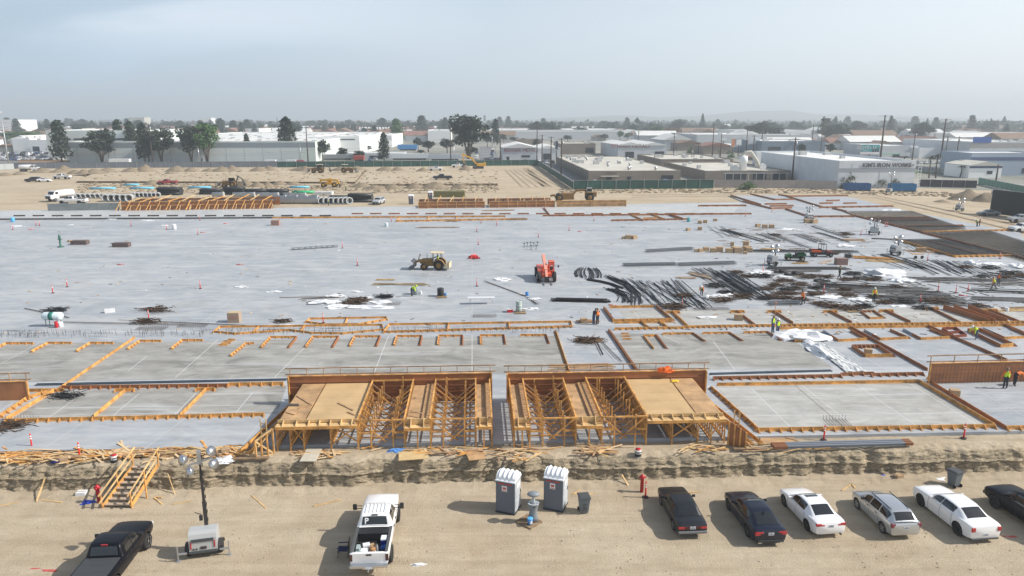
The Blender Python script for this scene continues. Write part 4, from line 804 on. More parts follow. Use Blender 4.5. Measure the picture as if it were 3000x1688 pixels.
rag('red_tape','tangle of red tape on the dirt at the lower left','tape',148,1672,0,.2,mat('red_tape',(.50,.09,.08),.6),7,(1.8,.5,.10))
rag('red_tape','tangle of red tape right of the long white sedan','tape',2952,1572,0,.22,MATS['red_tape'],8,(1.8,.5,.10))
rag('red_tape','small red tape scrap left of the first at the bottom left','tape',102,1666,0,.12,MATS['red_tape'],9,(1.8,.4,.10))
def box_(x, y, z, d, rz, label, m=CARD, open_=False):
    t = thing('cardboard_box', label, 'box', at(x, y, z), rz); q = MB(); q.bx(-d[0]/2,d[0]/2,-d[1]/2,d[1]/2,0,d[2]); q.build('carton', [m], t)
    q = MB(); q.beam((-d[0]/2,-d[1]/2,d[2]),(-d[0]/2-.12,-d[1]/2,d[2]+.06),.02,.015); q.box((0,0,d[2]+.004),(d[0]*1.0,.06,.004)); q.build('tape_strip', [mat('tape_brown',(.33,.22,.12),.5)], t)
    if open_:
        for s in (1,-1): q = MB(); q.box((s*(d[0]/2+.06),0,d[2]-.02),(.16,d[1],.012),M=Matrix.Rotation(s*.5,3,'Y')); q.build('flap', [m], t)
    return t
box_(190,1353,GZ,(.45,.35,.3),.3,'brown cardboard box beside blue wrap near the second delineator',open_=True)
rag('blue_wrap','blue and white wrapping next to the cardboard box on the wood strip','wrap',172,1352,GZ,.28,BLUE,11)
box_(2632,1402,0,(.45,.35,.3),.2,'open cardboard box at the bank foot above the silver wagon',open_=True)
box_(240,1452,0,(.55,.4,.28),.1,'white crate on the dirt left of the wooden stairs',mat('white_crate',(.75,.76,.78),.5))
box_(663,1330,GZ,(.5,.4,.4),.3,'brown box on the lumber pile left of the left formwork')
for i, (x, y) in enumerate([(1081,1457),(1262,1432),(1420,1540),(1690,1530),(2300,1412),(2130,1430),(1770,1620),(1430,1640),(2480,1610),(800,1480),(700,1600),(2600,1620),(1900,1640),(1300,1500)]):
    pass
r = random.Random(11); q = MB()
for i in range(800):
    y = 1400 + 288*r.random()**.7; c = at(r.uniform(-40, 3040), y, .02); s_ = r.choice((.012,.018,.025,.04)); q.blob(c, s_, r.choice((0,0,0,1)), 1, .3, i, (1,1,.6))
o = q.build('pebbles', [mat('clod', (.36,.29,.20), .95), mat('pale_stone', (.55,.5,.42), .9)]); o['kind'] = 'stuff'
# ================================================================ slab sheets and lines
S1 = SZ + .006
sheet([(-120,1122),(1664,1091),(1634,984),(-120,1010)], S1, CAST, 'cast_concrete')
sheet([(1860,1085),(2445,1080),(2292,976),(1790,978)], S1, CAST, 'cast_concrete')
sheet([(20,1236),(812,1212),(840,1130),(165,1146)], S1, CAST, 'cast_concrete')
sheet([(2216,1262),(2912,1250),(2690,1122),(2095,1128)], S1, CASTP, 'cast_concrete')
sheet([(-480,641),(2150,624),(2170,594),(1836,599),(-480,623)], S1, LITE, 'cast_concrete')
sheet([(1812,908),(2990,900),(3200,940),(1850,958)], S1, CASTP, 'cast_concrete')
sheet([(-200,1135),(840,1112),(840,1106),(-200,1127)], S1+.004, LITE, 'cast_concrete')
sheet([(2080,1106),(2445,1096),(2430,1088),(2080,1097)], S1+.004, LITE, 'cast_concrete')
S2 = S1 + .004
for a in [((0,1067),(118,1003)),((513,1107),(640,994)),((375,1087),(430,1044)),((804,1106),(909,1002)),((1096,1093),(1138,985)),((1383,1088),(1383,980)),((2090,1000),(2155,1086)),((1945,985),(1992,1006)),
          ((140,1226),(212,1174)),((212,1174),(242,1150)),((325,1223),(407,1154)),((505,1221),(574,1152)),((683,1219),(740,1150)),((100,1196),(750,1187)),((62,1218),(750,1206)),((60,1222),(750,1211)),
          ((0,1204),(45,1176)),((2200,1137),(2320,1255)),((2352,1131),(2505,1251)),((2511,1128),(2686,1248)),((2668,1126),(2862,1244)),((2120,1163),(2790,1154)),((2165,1219),(2820,1209)),
          ((2845,1135),(3000,1219)),((2790,1153),(3000,1149)),((2860,1206),(3000,1203)),((2400,970),(2618,1095)),((2350,1022),(2620,1016)),((2500,1067),(2650,1065)),((2600,1001),(2760,1085)),
          ((1856,911),(1876,938)),((2060,925),(2095,957)),((2315,920),(2352,945)),((2480,915),(2520,945)),((2680,915),(2730,942)),((2040,956),(2290,952)),
          ((1145,955),(1142,970)),((1271,955),(1268,968)),((1395,952),(1395,966)),((690,1000),(590,1100))][:-1]:
    strip(a[0], a[1], .045, S2)
for y in (1170,1177,1186,1204): strip((2385,y),(2790,y-6), .02, S2, mat('tan_string', (.45,.36,.25), .8))
strip((2330,1130),(2470,1250), .05, S2, mat('brown_joint', (.12,.09,.06), .8))
JL = mat('saw_joint', (.46,.47,.475), .7)
for a in [((0,700),(3000,672)),((0,850),(3000,818)),((120,1320),(240,1240)),((420,1318),(560,1212)),((700,1316),(780,1215)),((1230,900),(1290,700)),((1383,930),(1383,650)),((1560,640),(1740,900)),((520,1000),(1000,640)),((100,980),(700,660))]: strip(a[0], a[1], .06, S1, JL)
for (x0,y0,x1,y1) in [(105,1127,840,1112),(2080,1096,2436,1086),(-60,1131,70,1128)]:
    q = MB(); a = at(x0,y0,SZ+.05); b = at(x1,y1,SZ+.05); n = V((-(b-a).y, (b-a).x, 0)).normalized()
    q.beam(a, b, .30, .03, 0); q.beam(a+n*.13, b+n*.13, .04, .12, 0); q.beam(a-n*.13, b-n*.13, .04, .12, 0)
    for k in range(1, 4): c = a.lerp(b, k/4); q.beam(c-(b-a).normalized()*.3+V((0,0,.07)), c+(b-a).normalized()*.3+V((0,0,.07)), .2, .03, 1)
    tag(q.build('steel_channel', [mat('blue_steel', (.10,.13,.17), .45, .5), DARKGAP]), {105:'long dark steel channel behind the left panel form and formwork', 2080:'long dark steel channel right of the right formwork', -60:'short dark steel channel behind the left edge form wall'}[x0], 'steel channel')
# ================================================================ edge forms
KM = {}
def kicker_mesh(h, m):
    k = (round(h, 2), m.name)
    if k not in KM:
        q = MB(); q.extr([(0,0),(h*1.15,0),(h*1.05,.05),(.03,h)], -.022, .022); q.add([(0,-.06,.0),(h*1.2,-.06,.0),(h*1.2,.06,.0),(0,.06,.0),(0,-.06,.03),(h*1.2,-.06,.03),(h*1.2,.06,.03),(0,.06,.03)], [(4,5,6,7),(0,1,5,4),(1,2,6,5),(2,3,7,6)])
        o = q.build('kicker', [m], loc=(0,0,0)); KM[k] = o.data; bpy.data.objects.remove(o)
    return KM[k]
FG = 'timber panel forms on the slab'
def form(label, segs, h=.24, sp=.72, m=ORW, z=SZ, name='panel_form', cat='concrete form', grp=FG, th=.05):
    P0 = at(segs[0][0], segs[0][1], z); t = thing(name, label, cat, P0, 0, grp)
    for sg in segs:
        a = at(sg[0], sg[1], z) - P0; b = at(sg[2], sg[3], z) - P0; side = sg[4] if len(sg) > 4 else 0; mm = sg[5] if len(sg) > 5 else m; hh = sg[6] if len(sg) > 6 else h
        q = MB(); q.beam(a+V((0,0,hh/2)), b+V((0,0,hh/2)), th, hh); d = b-a; L_ = d.length
        if L_ < .05: continue
        q.beam(a+V((0,0,.02)), b+V((0,0,.02)), th+.10, .04); bd = q.build('form_board', [mm], t)
        if side:
            n = max(1, int(L_/sp)); u = d.normalized(); nr = V((-u.y, u.x, 0))*side; ang = atan2(nr.y, nr.x)
            for i in range(n+1):
                c = a + u*(L_*(i+.0)/n if n > 1 else L_/2); o = bpy.data.objects.new('kicker', kicker_mesh(hh, mm)); COL.objects.link(o); o.parent = t; o.location = c + nr*th/2; o.rotation_euler = (0,0,ang + rnd.gauss(0,.03))
    return t
L_, R_ = 1, -1
form('long low board form with kickers along the front of the left panel', [(17,1237,775,1218,R_),(17,1233,158,1148,0),(275,1224,367,1147,0),(528,1221,604,1144,0),(339,1147,395,1146,R_),(575,1145,631,1144,R_),(60,1148,188,1147,0)], h=.26)
form('outer form board with kickers at the lower left corner beside the brown wall', [(-20,1236,85,1167,R_),(85,1167,160,1146,R_)], h=.26)
form('back form boards with reddish kickers behind the left panel', [(182,1139,668,1133,R_,HDO,.28),(671,1131,832,1128,R_,ORW,.30),(100,1147,150,1146,R_)])
form('diagonal line of kickers running up the slab at left', [(173,1142,395,991,L_,ORW,.20)], sp=.85)
ti = lambda x, y, yt: (x + (1383-x)*((y-yt)/(y-345.)), yt)
grpB = 'window blockout forms in the cast panels'
BX = [(-40,45,1036,1008,0),(91,165,1033,1007,0),(223,295,1031,1007,0),(373,440,1025,1001,0),(501,565,1024,999,0),(764,846,1020,990,1),(894,975,1019,989,1),(1023,1103,1016,988,1),(1153,1231,1013,987,1),(1281,1355,1012,986,1),(1407,1481,1010,985,1),(1530,1609,1008,984,2)]
ord_ = ['first','second','third','fourth','fifth','sixth','seventh','eighth','ninth','tenth','eleventh','twelfth']
for i, (xl, xr, yb, yt, k) in enumerate(BX):
    a = ti(xl, yb, yt); b = ti(xr, yb, yt); sg = [(a[0],a[1],b[0],b[1],R_)]
    if k < 2: sg.append((xl,yb,a[0],a[1],R_))
    if k > 0: sg.append((xr,yb,b[0],b[1],L_,HDO))
    form(ord_[i] + ' window blockout from the left in the long row on the near cast panels', sg, h=.20, sp=.62, name='blockout_form', cat='blockout form', grp=grpB, th=.04)
form('narrow tall blockout between the fifth and sixth windows', [(674,1045,719,1009,R_),(719,1009,745,1008,R_)], h=.2, sp=.6, name='blockout_form', cat='blockout form', grp=grpB)
form('small slotted blockout above the narrow tall one', [(640,1013,668,1012,0),(668,997,690,997,0),(648,1008,676,1007,0),(655,1002,682,1001,0)], h=.15, name='blockout_form', cat='blockout form', grp=grpB)
form('line of kickers running back from the right formwork rail', [(1668,1090,1629,973,L_,ORW,.22)], sp=.6)
form('dark line of kickers right of the lumber pile at centre right', [(1859,1082,1782,970,R_,HDO,.24)], sp=.5)
form('small square blockout with slats right of the dark kicker line', [(1819,979,1842,979,0,ORW),(1825,995,1850,995,0),(1822,987,1846,987,0)], h=.15, name='blockout_form', cat='blockout form', grp=grpB)
form('tall narrow doorway blockout right of the slatted square', [(1885,986,1922,985,R_),(1885,986,1915,1024,0),(1922,985,1950,1022,L_,HDO)], h=.2, sp=.6, name='blockout_form', cat='blockout form', grp=grpB)
form('window blockout left of the two hooded workers pole', [(1941,980,1990,979,R_),(2030,979,2062,1001,L_,HDO),(1990,979,2030,979,R_)], h=.2, sp=.6, name='blockout_form', cat='blockout form', grp=grpB)
form('window blockout under the standing pair in vests', [(2058,978,2138,977,R_),(2138,978,2172,1000,L_,HDO)], h=.2, sp=.6, name='blockout_form', cat='blockout form', grp=grpB)
form('window blockout right below the standing pair in vests', [(2178,976,2248,975,R_),(2248,975,2287,999,L_,HDO)], h=.2, sp=.6, name='blockout_form', cat='blockout form', grp=grpB)
# mid left frames
form('zigzag sided flat frame left of centre, nearest the blockout row', [(644,960,1120,954,0),(644,960,627,974,0),(627,974,690,980,R_),(690,980,845,969,R_),(845,969,915,978,R_),(915,978,1005,979,R_),(1005,979,1122,968,R_),(1120,954,1122,968,0),(760,958,742,974,0),(892,957,880,973,0)], h=.2, sp=.8)
form('small pointed flat frame behind the zigzag frame', [(908,936,1132,932,0),(908,936,896,945,0),(896,945,951,953,R_),(951,953,1050,952,R_),(1050,952,1134,938,R_),(1132,932,1134,938,0),(1018,934,1010,952,0)], h=.2, sp=.8)
form('long narrow frame in three bays right of the zigzag frame', [(1140,953,1673,945,0),(1124,975,1673,959,R_),(1140,953,1124,975,0),(1673,945,1676,959,0),(1314,950,1311,969,0),(1491,948,1491,964,0)], h=.22, sp=.62)
form('square panel frame with kickers right of the rebar pile', [(1768,905,1795,943,L_,HDO),(1786,903,1915,901,0),(1922,901,1968,940,L_,HDO),(1795,943,1968,940,R_)], h=.3, sp=.6)
form('row of three small frames below the square panel frame', [(1800,966,2000,963,R_),(1800,948,1968,945,0),(1877,946,1904,965,L_),(1931,945,1960,964,L_)], h=.24, sp=.6)
form('long panel form across the right, front row of kickers', [(2000,961,2205,957,R_),(2205,957,2813,950,R_),(2813,950,3060,946,R_)], h=.26, sp=.55)
form('plain long board in front of the kicker row at right', [(2283,965,3060,954,0)], h=.26)
for i, (a, lb) in enumerate([((1970,917,2012,958),'divider left of the lone carton'),((2159,915,2206,952),'divider with kickers left of the tall pole'),((2266,915,2323,950),'divider behind the tall pole'),((2430,915,2495,948),'divider left of the small square opening'),((2594,913,2667,947),'divider right of the small square opening'),((2727,906,2813,949),'divider left of the deep red trough forms'),((2899,911,2988,947),'divider at the far right of the rear panels')]):
    form('panel ' + lb, [(*a, L_ if i in (0,1,5) else 0, HDO if i else ORW), (a[0]-20, a[1]+1, a[0]+20, a[1], R_)], h=.28, sp=.55)
for a, lb in [((2763,906,2896,949),'left'),((2793,906,2915,949),'middle'),((2835,906,2950,948),'right')]: form('deep red brown trough form, '+lb+' of three at the right', [(*a, 0, HDO, .55)], m=HDO)
form('small square window blockout in the rear right panels', [(2521,915,2560,914,R_,HDO),(2521,915,2548,935,0,HDO),(2560,914,2588,933,L_,HDO),(2548,935,2588,934,0,ORW)], h=.22, sp=.5, name='blockout_form', cat='blockout form', grp=grpB)
form('long divider from the rear row down to the front right wall', [(2488,960,2717,1087,0,HDO,.28)])
form('divider from the rear row behind the bending worker', [(2717,958,2950,1060,0,HDO,.28)])
form('divider at the right edge above the railing', [(2942,955,3030,992,0,HDO,.28)])
GAL = mat('galv_sheet', (.30,.34,.38), .4, .5)
for i, (xa, xb, yb, xl, yl, xr, lb) in enumerate([(2328,2415,1003,2293,976,2372,'half covered by white sheeting'),(2455,2538,1001,2412,973,2491,'right of the white sheeting'),(2578,2660,997,2531,971,2607,'second right of the white sheeting'),(2697,2781,996,2646,969,2723,'left of the two cell red form'),(2942,3020,994,2879,966,2960,'at the right edge')]):
    form('window blockout with grey steel side '+lb, [(xl,yl,(xl+xa)/2,(yl+yb)/2,0,GAL if i else HDO),((xl+xa)/2,(yl+yb)/2,xa,yb,0,HDO),(xa,yb,xb,yb-4,0),(xr,yl-1,xb,yb-4,L_,HDO)], h=.26, sp=.5, name='blockout_form', cat='blockout form', grp=grpB)
form('closed four sided box form with a block inside', [(2495,1019,2571,1018,R_,HDO),(2495,1019,2535,1047,0,HDO),(2571,1018,2613,1046,L_,HDO),(2535,1047,2613,1046,0,ORW)], h=.32, sp=.4, name='blockout_form', cat='blockout form', grp=grpB)
form('long narrow box form under the bending worker', [(2834,971,2870,970,R_),(2834,971,2930,1018,0,HDO),(2870,970,2968,1015,L_,HDO),(2930,1018,2968,1015,0,ORW)], h=.34, sp=.5, name='blockout_form', cat='blockout form', grp=grpB)
form('two cell red box form lying on the right panels', [(2760,966,2800,965,0),(2760,966,2795,989,0),(2800,965,2831,986,0),(2795,989,2831,986,0),(2778,978,2815,976,0)], h=.25, m=mat('red_form', (.25,.06,.03), .6), name='blockout_form', cat='blockout form', grp=grpB)
form('kicker board right of the right formwork, behind the big gridded panel', [(2088,1112,2462,1105,R_,HDO,.28),(2462,1101,2558,1098,R_,HDO,.28),(2551,1102,2703,1099,R_,HDO,.28)])
form('panel form around the big gridded panel at lower right', [(2220,1264,2912,1253,R_,ORW,.28),(2100,1131,2690,1121,0,ORW,.28),(2692,1121,2912,1251,0,ORW,.28),(2085,1140,2220,1262,R_,ORW,.26)])
form('outer diagonal kicker board below the railed wall at right', [(2730,1126,2947,1258,L_,HDO,.26),(2947,1258,3060,1256,R_,ORW,.28)])
# ================================================================ tall form walls with rails
def wall_form(label, a, b, z0, z1, rz_, rail=True, mesh_=False, studs=1.15, back=True):
    A = at(*a, z0); B = at(*b, z0); t = thing('form_wall', label, 'form wall', A, atan2((B-A).y, (B-A).x), 'tall brown form walls'); L0 = (B-A).length; H = z1 - z0
    q = MB(); q.bx(0, L0, 0, .03, 0, H); q.build('facing', [HDO], t)
    q = MB(); q.bx(-.02, L0+.02, -.03, .12, H, H+.04); q.build('top_plate', [ORW], t)
    for x in (0, L0): q = MB(); q.bx(x-.05, x+.05, -.03, .12, 0, H); q.build('end_stud', [ORW], t)
    if back:
        for i in range(int(L0/.9)): q = MB(); q.beam((.4+i*.9,.04,H*.9), (.4+i*.9,.9,0), .04, .09); q.build('brace', [ORW], t)
    if rail:
        for zz in (.12, .62): q = MB(); q.beam((-.3,.15,H+zz), (L0+.3,.15,H+zz), .04, .09); q.build('guard_rail', [WOOD2], t)
        n = max(2, int(L0/studs))
        for i in range(n+1): q = MB(); q.beam((L0*i/n,.10,H-.3), (L0*i/n,.10,H+.66), .05, .05); q.build('rail_post', [WOOD2], t)
    if mesh_:
        q = MB()
        for i in range(int(L0/.3)): q.beam((.15+i*.3,-.12,0), (.15+i*.3,-.12,H-.1), .014, .014)
        for k in range(5): q.beam((0,-.14,.2+k*.32), (L0,-.14,.2+k*.32), .014, .014)
        q.build('rebar_curtain', [STEEL], t)
    return t
HW_ = hgt(85, 1172, 1118, SZ)
wall_form('short brown form wall with rails at the left edge', (-60,1176), (85,1172), SZ, SZ+HW_, 0, studs=1.1)
HW2 = hgt(2718, 1124, 1066, SZ)
wall_form('brown form wall with rebar and tall rail posts at the right edge', (2720,1124), (3060,1116), SZ, SZ+HW2, 0, mesh_=True, studs=1.7)
# ================================================================ the two big formworks
TOP = 3.63; FR = R(2.9)
def formwork(label, px0, els, ytop, wing, deckm):
    F = at(px0, ytop, TOP); t = thing('timber_formwork', label, 'formwork', (F.x, F.y, GZ), FR, 'big timber formworks on the slab edge')
    Mi = Matrix.Rotation(-FR, 3, 'Z'); H = TOP - GZ; DP = 7.4; sl = SZ - GZ
    def X(px): p = at(px, ytop - (px-px0)*.012, TOP) - F; return (Mi @ p).x
    sm_ = None
    def studs(x, y0=0, y1=DP, z1=H, parent=None):
        q = MB(); q.bx(x-.05, x+.05, y0, y1, z1-.05, z1); w = q.build('stud_wall', [WOOD if False else ORW], t)
        q = MB(); q.bx(x-.04, x+.04, y0+.1, y1, sl+.0, sl+.05); q.build('sole_plate', [ORW], w)
        for zz in (.75, 1.35): q = MB(); q.bx(x-.02, x+.02, y0, y1, zz, zz+.09); q.build('waler', [ORW], w)
        n = int((y1-y0)/.42)
        for i in range(n+1):
            y = y0 + (y1-y0)*i/n; q = MB(); q.bx(x-.045, x+.045, y-.03, y+.03, (0 if y < .3 else sl), z1-.05)
            if i == 0: k = q; q.build('stud', [ORW], w)
            elif i == 1: q.v = [(v[0]-x, v[1]-y, v[2]) for v in q.v]; s0 = q.build('stud', [ORW], w); s0.location = (x, y, 0); sd = s0
            else: c = sd.copy(); COL.objects.link(c); c.location = (x, y, 0)
    xs = [X(p) for p in [e[0] for e in els] + [els[-1][1]]]
    for i, x in enumerate(xs):
        dk = (i == 0 or els[i-1][2] == 'deck') and (i == len(xs)-1 or els[i][2] == 'deck')
        studs(x, z1=H-.30 if dk else H)
    for i, e in enumerate(els):
        x0, x1, kd = xs[i], xs[i+1], e[2]
        if kd == 'open':
            q = MB(); q.bx(x0, x1, -.05, .04, H-.09, H+.01); q.build('header', [ORW], t)
            q = MB(); q.bx(x0, x1, DP-.2, DP-.12, H-.09, H+.01); q.build('header', [ORW], t)
            for f in (.28, .75):
                xp = x0 + (x1-x0)*f
                for j in range(8):
                    y = .0 + j*1.0; z1 = H + (.12 if j == 0 else rnd.uniform(-.1, .35)); q = MB(); q.bx(xp-.045, xp+.045, y-.04, y+.04, 0 if j == 0 else sl, z1); q.build('post', [ORW], t)
                q = MB(); q.beam((xp, 0, .9), (xp, DP-.3, .9), .04, .09); q.build('tie', [ORW], t)
            xm = (x0+x1)/2
            for j in range(8):
                y = .25 + j*.95
                for s, xa in ((1, x0), (-1, x1)): q = MB(); q.beam((xa, y, H-.15), (xm + s*.25, y+.05*s, sl+.15), .04, .09); q.build('diagonal_brace', [WOOD2 if j % 2 else ORW], t)
                q = MB(); q.beam((x0, y+.1, sl+.45), (x1, y+.1, sl+.40), .04, .09); q.build('tie', [ORW], t)
            for a, b in ((x0, x0+(x1-x0)*.28), (x0+(x1-x0)*.75, x1)): q = MB(); q.beam((a, -.02, H*.55), (b, -.02, H*.55), .04, .12); q.build('tie', [ORW], t)
        else:
            dz = .22 if kd == 'deck' else .48
            m2 = PLY if kd == 'tray' or e[3] == 0 else deckm
            q = MB(); q.bx(x0+.05, x1-.05, .35 if kd == 'deck' else .3, DP-.1, H-dz-.05, H-dz); d = q.build(kd, [m2], t)
            if kd == 'deck':
                for yy in lin(1.5, DP-1.3, 4)[1 if i % 2 else 0:]: q = MB(); q.bx(x0+.06, x1-.06, yy, yy+.012, H-dz, H-dz+.004); q.build('sheet_seam', [WOOD2], d)
            # front upstand with kickers on a ledge
            q = MB(); q.bx(x0+.05, x1-.05, .30, .35, H-dz, H-.02 if kd == 'deck' else H-.12); q.build('end_board', [WOOD], t)
            q = MB(); q.bx(x0, x1, -.25, .30, H-dz-.12, H-dz-.05); q.build('ledge', [WOOD], t)
            q = MB(); q.bx(x0, x1, -.28, -.24, H-dz-.24, H-dz-.04); q.build('fascia', [ORW], t)
            n = max(2, int((x1-x0)/.62))
            for j in range(n):
                xx = x0 + (x1-x0)*(j+.5)/n; q = MB(); q.extr([(.30, H-dz), (-.18, H-dz-.05), (-.2, H-dz-.02), (.30, H-.04)], xx-.025, xx+.025, ax='x'); q.build('kicker', [WOOD], t)
            if kd == 'tray':
                q = MB(); w_ = (x1-x0); q.bx(x0+w_*.62, x1-.05, .4, DP-.2, H-dz+.002, H-dz+.14); q.build('tray_step', [mat('tan_board', (.38,.22,.10), .75, var=.2)], t)
                for j in (2.2, 4.6):
                    for dx in (0,.08,.16): q = MB(); q.beam((x0+.2+dx, j, H-dz), (x0+.2+dx, j, H-dz+.16), .02, .02, 0); q.build('tie_bolt', [STEEL], t)
            if kd == 'deck' and x1-x0 > 1.5:
                xm = (x0+x1)/2; studs(xm, z1=H-.30)
                for j in range(3): y = .3+j*2.4; q = MB(); q.beam((xm, y, .3), (x1, y, H-.5), .04, .09); q.build('diagonal_brace', [ORW], t); q = MB(); q.beam((xm, y+.1, H-.5), (x1, y+.1, .3), .04, .09); q.build('diagonal_brace', [ORW], t)
            xq = (x0+x1)/2
            if kd == 'tray':
                for y in (-.05, 2.2, 4.4): q = MB(); q.bx(xq-.045, xq+.045, y-.04, y+.04, 0 if y < 0 else sl, H-dz-.1); q.build('post', [ORW], t)
    # back wall
    xa, xb = xs[0] - (.9 if wing < 0 else .05), xs[-1] + (.05 if wing < 0 else .9)
    q = MB(); q.bx(xa-.1, xb+.1, DP, DP+.04, sl, H+.34); bw = q.build('back_wall', [HDO], t)
    q = MB(); q.bx(xa-.15, xb+.15, DP-.04, DP+.10, H+.34, H+.39); q.build('top_plate', [ORW], bw)
    for zz in (.55, 1.0, 1.45, 1.9): q = MB(); q.bx(xa, xb, DP-.06, DP-.003, zz, zz+.08); q.build('waler', [mat('dark_waler', (.30,.12,.05), .7)], bw)
    for x in (xa-.1, xb+.1): q = MB(); q.bx(x-.05, x+.05, DP-.25, DP+.1, sl, H+.36); q.build('end_stud', [ORW], bw)
    n = int((xb-xa)/1.15)
    for zz in (.45, .92): q = MB(); q.beam((xa-.35, DP+.15, H+zz), (xb+.4, DP+.15, H+zz), .04, .08); q.build('guard_rail', [WOOD2], t)
    for i in range(n+1): x = xa + (xb-xa)*i/n; q = MB(); q.beam((x, DP+.10, H+.1), (x, DP+.10, H+.95), .045, .045); q.build('rail_post', [WOOD2], t)
    # side wing
    xe = xs[0] if wing < 0 else xs[-1]; s = wing
    q = MB()
    q.v = [(xe+s*.15,-.3,0),(xe+s*1.1,-.9,0),(xe+s*1.1,-.9,1.15),(xe+s*.15,-.3,H-.35)]; q.v += [(v[0]+.0, v[1]+.06, v[2]) for v in q.v]; q.f = [(0,1,2,3),(7,6,5,4),(0,4,5,1),(1,5,6,2),(2,6,7,3),(3,7,4,0)]; q.m=[0]*6; q.s=[False]*6
    if s > 0: q.build('wing_panel', [HDO], t)
    else:
        for a_, b_ in ((0,1),(1,2),(2,3),(3,0),(0,2)): w_ = MB(); w_.beam(q.v[a_], q.v[b_], .10, .10); w_.build('wing_frame', [WOOD], t)
    for k in range(4): f = k/3; q = MB(); x = xe+s*(.15+.95*f); q.beam((x, -.34-.6*f, 0), (x, -.34-.6*f, (H-.35)*(1-f)+1.15*f), .09, .09); q.build('wing_stud', [ORW], t)
    q = MB(); q.beam((xe, .1, H-.3), (xe+s*1.5, -.9, .1), .05, .1); q.build('diagonal_brace', [WOOD], t)
    q = MB(); q.beam((xe+s*.3, -1.0, .05), (xe+s*2.6, -1.05, .05), .3, .1); q.build('sill', [PALLET], t)
    for off in (.55, 1.25):
        q = MB(); a_ = V((xe+s*(off+.9), -.5, sl*.5+.2)); b_ = V((xe+s*off*.35+s*.1, DP, sl+.35)); q.beam(a_, b_, .05, .30); q.build('side_form_board', [ORW], t)
        for k in range(11): c = a_.lerp(b_, k/11); o = bpy.data.objects.new('kicker', kicker_mesh(.3, ORW)); COL.objects.link(o); o.parent = t; o.location = (c.x, c.y, c.z-.15); o.rotation_euler = (0,0,0 if s > 0 else pi)
    for k in range(6): z = .15 + k*.33; q = MB(); q.beam((xe+s*.7, .3, z), (xe+s*1.05, .3, z), .05, .05); q.build('rung', [WOOD], t)
    for dx in (.7, 1.05): q = MB(); q.beam((xe+s*dx, .3, 0), (xe+s*dx, .3, H+.1), .05, .09); q.build('ladder_rail', [WOOD], t)
    return t, F, xs, H, DP
LTF = formwork('timber formwork left of the gap, with two tan decks at its left', 807, [(807,886,'deck',0),(886,1045,'deck',1),(1045,1183,'open'),(1183,1259,'tray'),(1259,1394,'open'),(1394,1441,'tray')], 1236, -1, mat('tan_deck', (.50,.34,.17), .75, var=.12, vs=.5))
RTF = formwork('timber formwork right of the gap, with two tan decks at its right', 1507, [(1507,1553,'tray'),(1553,1689,'open'),(1689,1766,'tray'),(1766,1898,'open'),(1898,2052,'deck',1),(2052,2131,'deck',0)], 1226, 1, MATS['tan_deck'])
for (x0,y0,x1,y1,lb) in [(870,1160,915,1187,'brown stick lying on the left deck of the left formwork'),(873,1197,912,1186,'pale stick on the left deck of the left formwork'),(990,1180,1035,1202,'brown stick on the wide tan deck of the left formwork'),(1018,1207,1040,1216,'short stick at the front of the wide tan deck of the left formwork'),(1206,1206,1238,1212,'pale stick in the tray of the left formwork')]:
    plank(x0,y0,x1,y1,lb,z=3.42,w=.10,h=.05,m=WOOD2)
panel(838,1210,862,1216,878,1202,850,1200,'dark square plate on the front of the left tan deck',PLY,zs=(3.42,)*4,up=.02)
panel(845,1190,876,1190,876,1185,850,1184,'small dark plate on the middle of the left tan deck',STEEL,zs=(3.42,)*4,up=.02)
rag('orange_strap','orange safety strap hanging over the back wall of the right formwork','strap',1948,1090,3.95,.45,mat('strap_orange',(.85,.16,.02),.6),21,(1.1,.3,.8))
rag('yellow_tool','yellow tool bag on the right formwork deck edge','tool bag',1977,1117,3.45,.25,mat('tool_yellow',(.75,.50,.03),.5),22,(1.2,.7,.5),2)
rag('yellow_tool','yellow and red stepped tool at the back wall of the left formwork','tool bag',924,1114,3.45,.3,mat('tool_yellow',(.75,.50,.03),.5),23,(.8,.6,1.2),2)
# wooden off cuts leaning by the front
# ================================================================ labels that point at one place
LMK = [('red telehandler',1597,820),('yellow skip loader',1260,780),('big white sheeting heap',2590,810),('green utility cart',2340,765),('black utility cart',2410,745),('folding table',1410,888),('left formwork',1100,1150),('right formwork',1800,1150),('standing surveyor pair',2272,975),('stack of cartons',2130,735),('far left form box',560,600),('far scraper',1720,580),('carton marked with letters',688,935),('green tank cart',160,950),('camouflage jacket worker',2460,815),('rebar mats',2780,690),('steel truss bundles',1990,776),('square panel frame',1880,920),('long form row at right',2550,955),('white tarp litter',1010,895),('lone water jug',1292,868),('far centre forms',1400,600),('slab corner at left',60,860),('plank pile',1130,835),('pole with orange tip',2265,900),('deep red trough forms',2830,925),('right edge workers',2920,845),('far left slab edge',250,625),('thick curved black bundles',1820,850),('fan of pale boards',2048,808),('ladder frame',2298,892),('white hatted orange vest worker',2559,885),('brown crate by the generator',2463,775),('row of pale pallets',2990,905),('two wheeled cart',2685,757),('paper sheeting strip',2072,930),('long truss beam',920,730)]
USED = set()
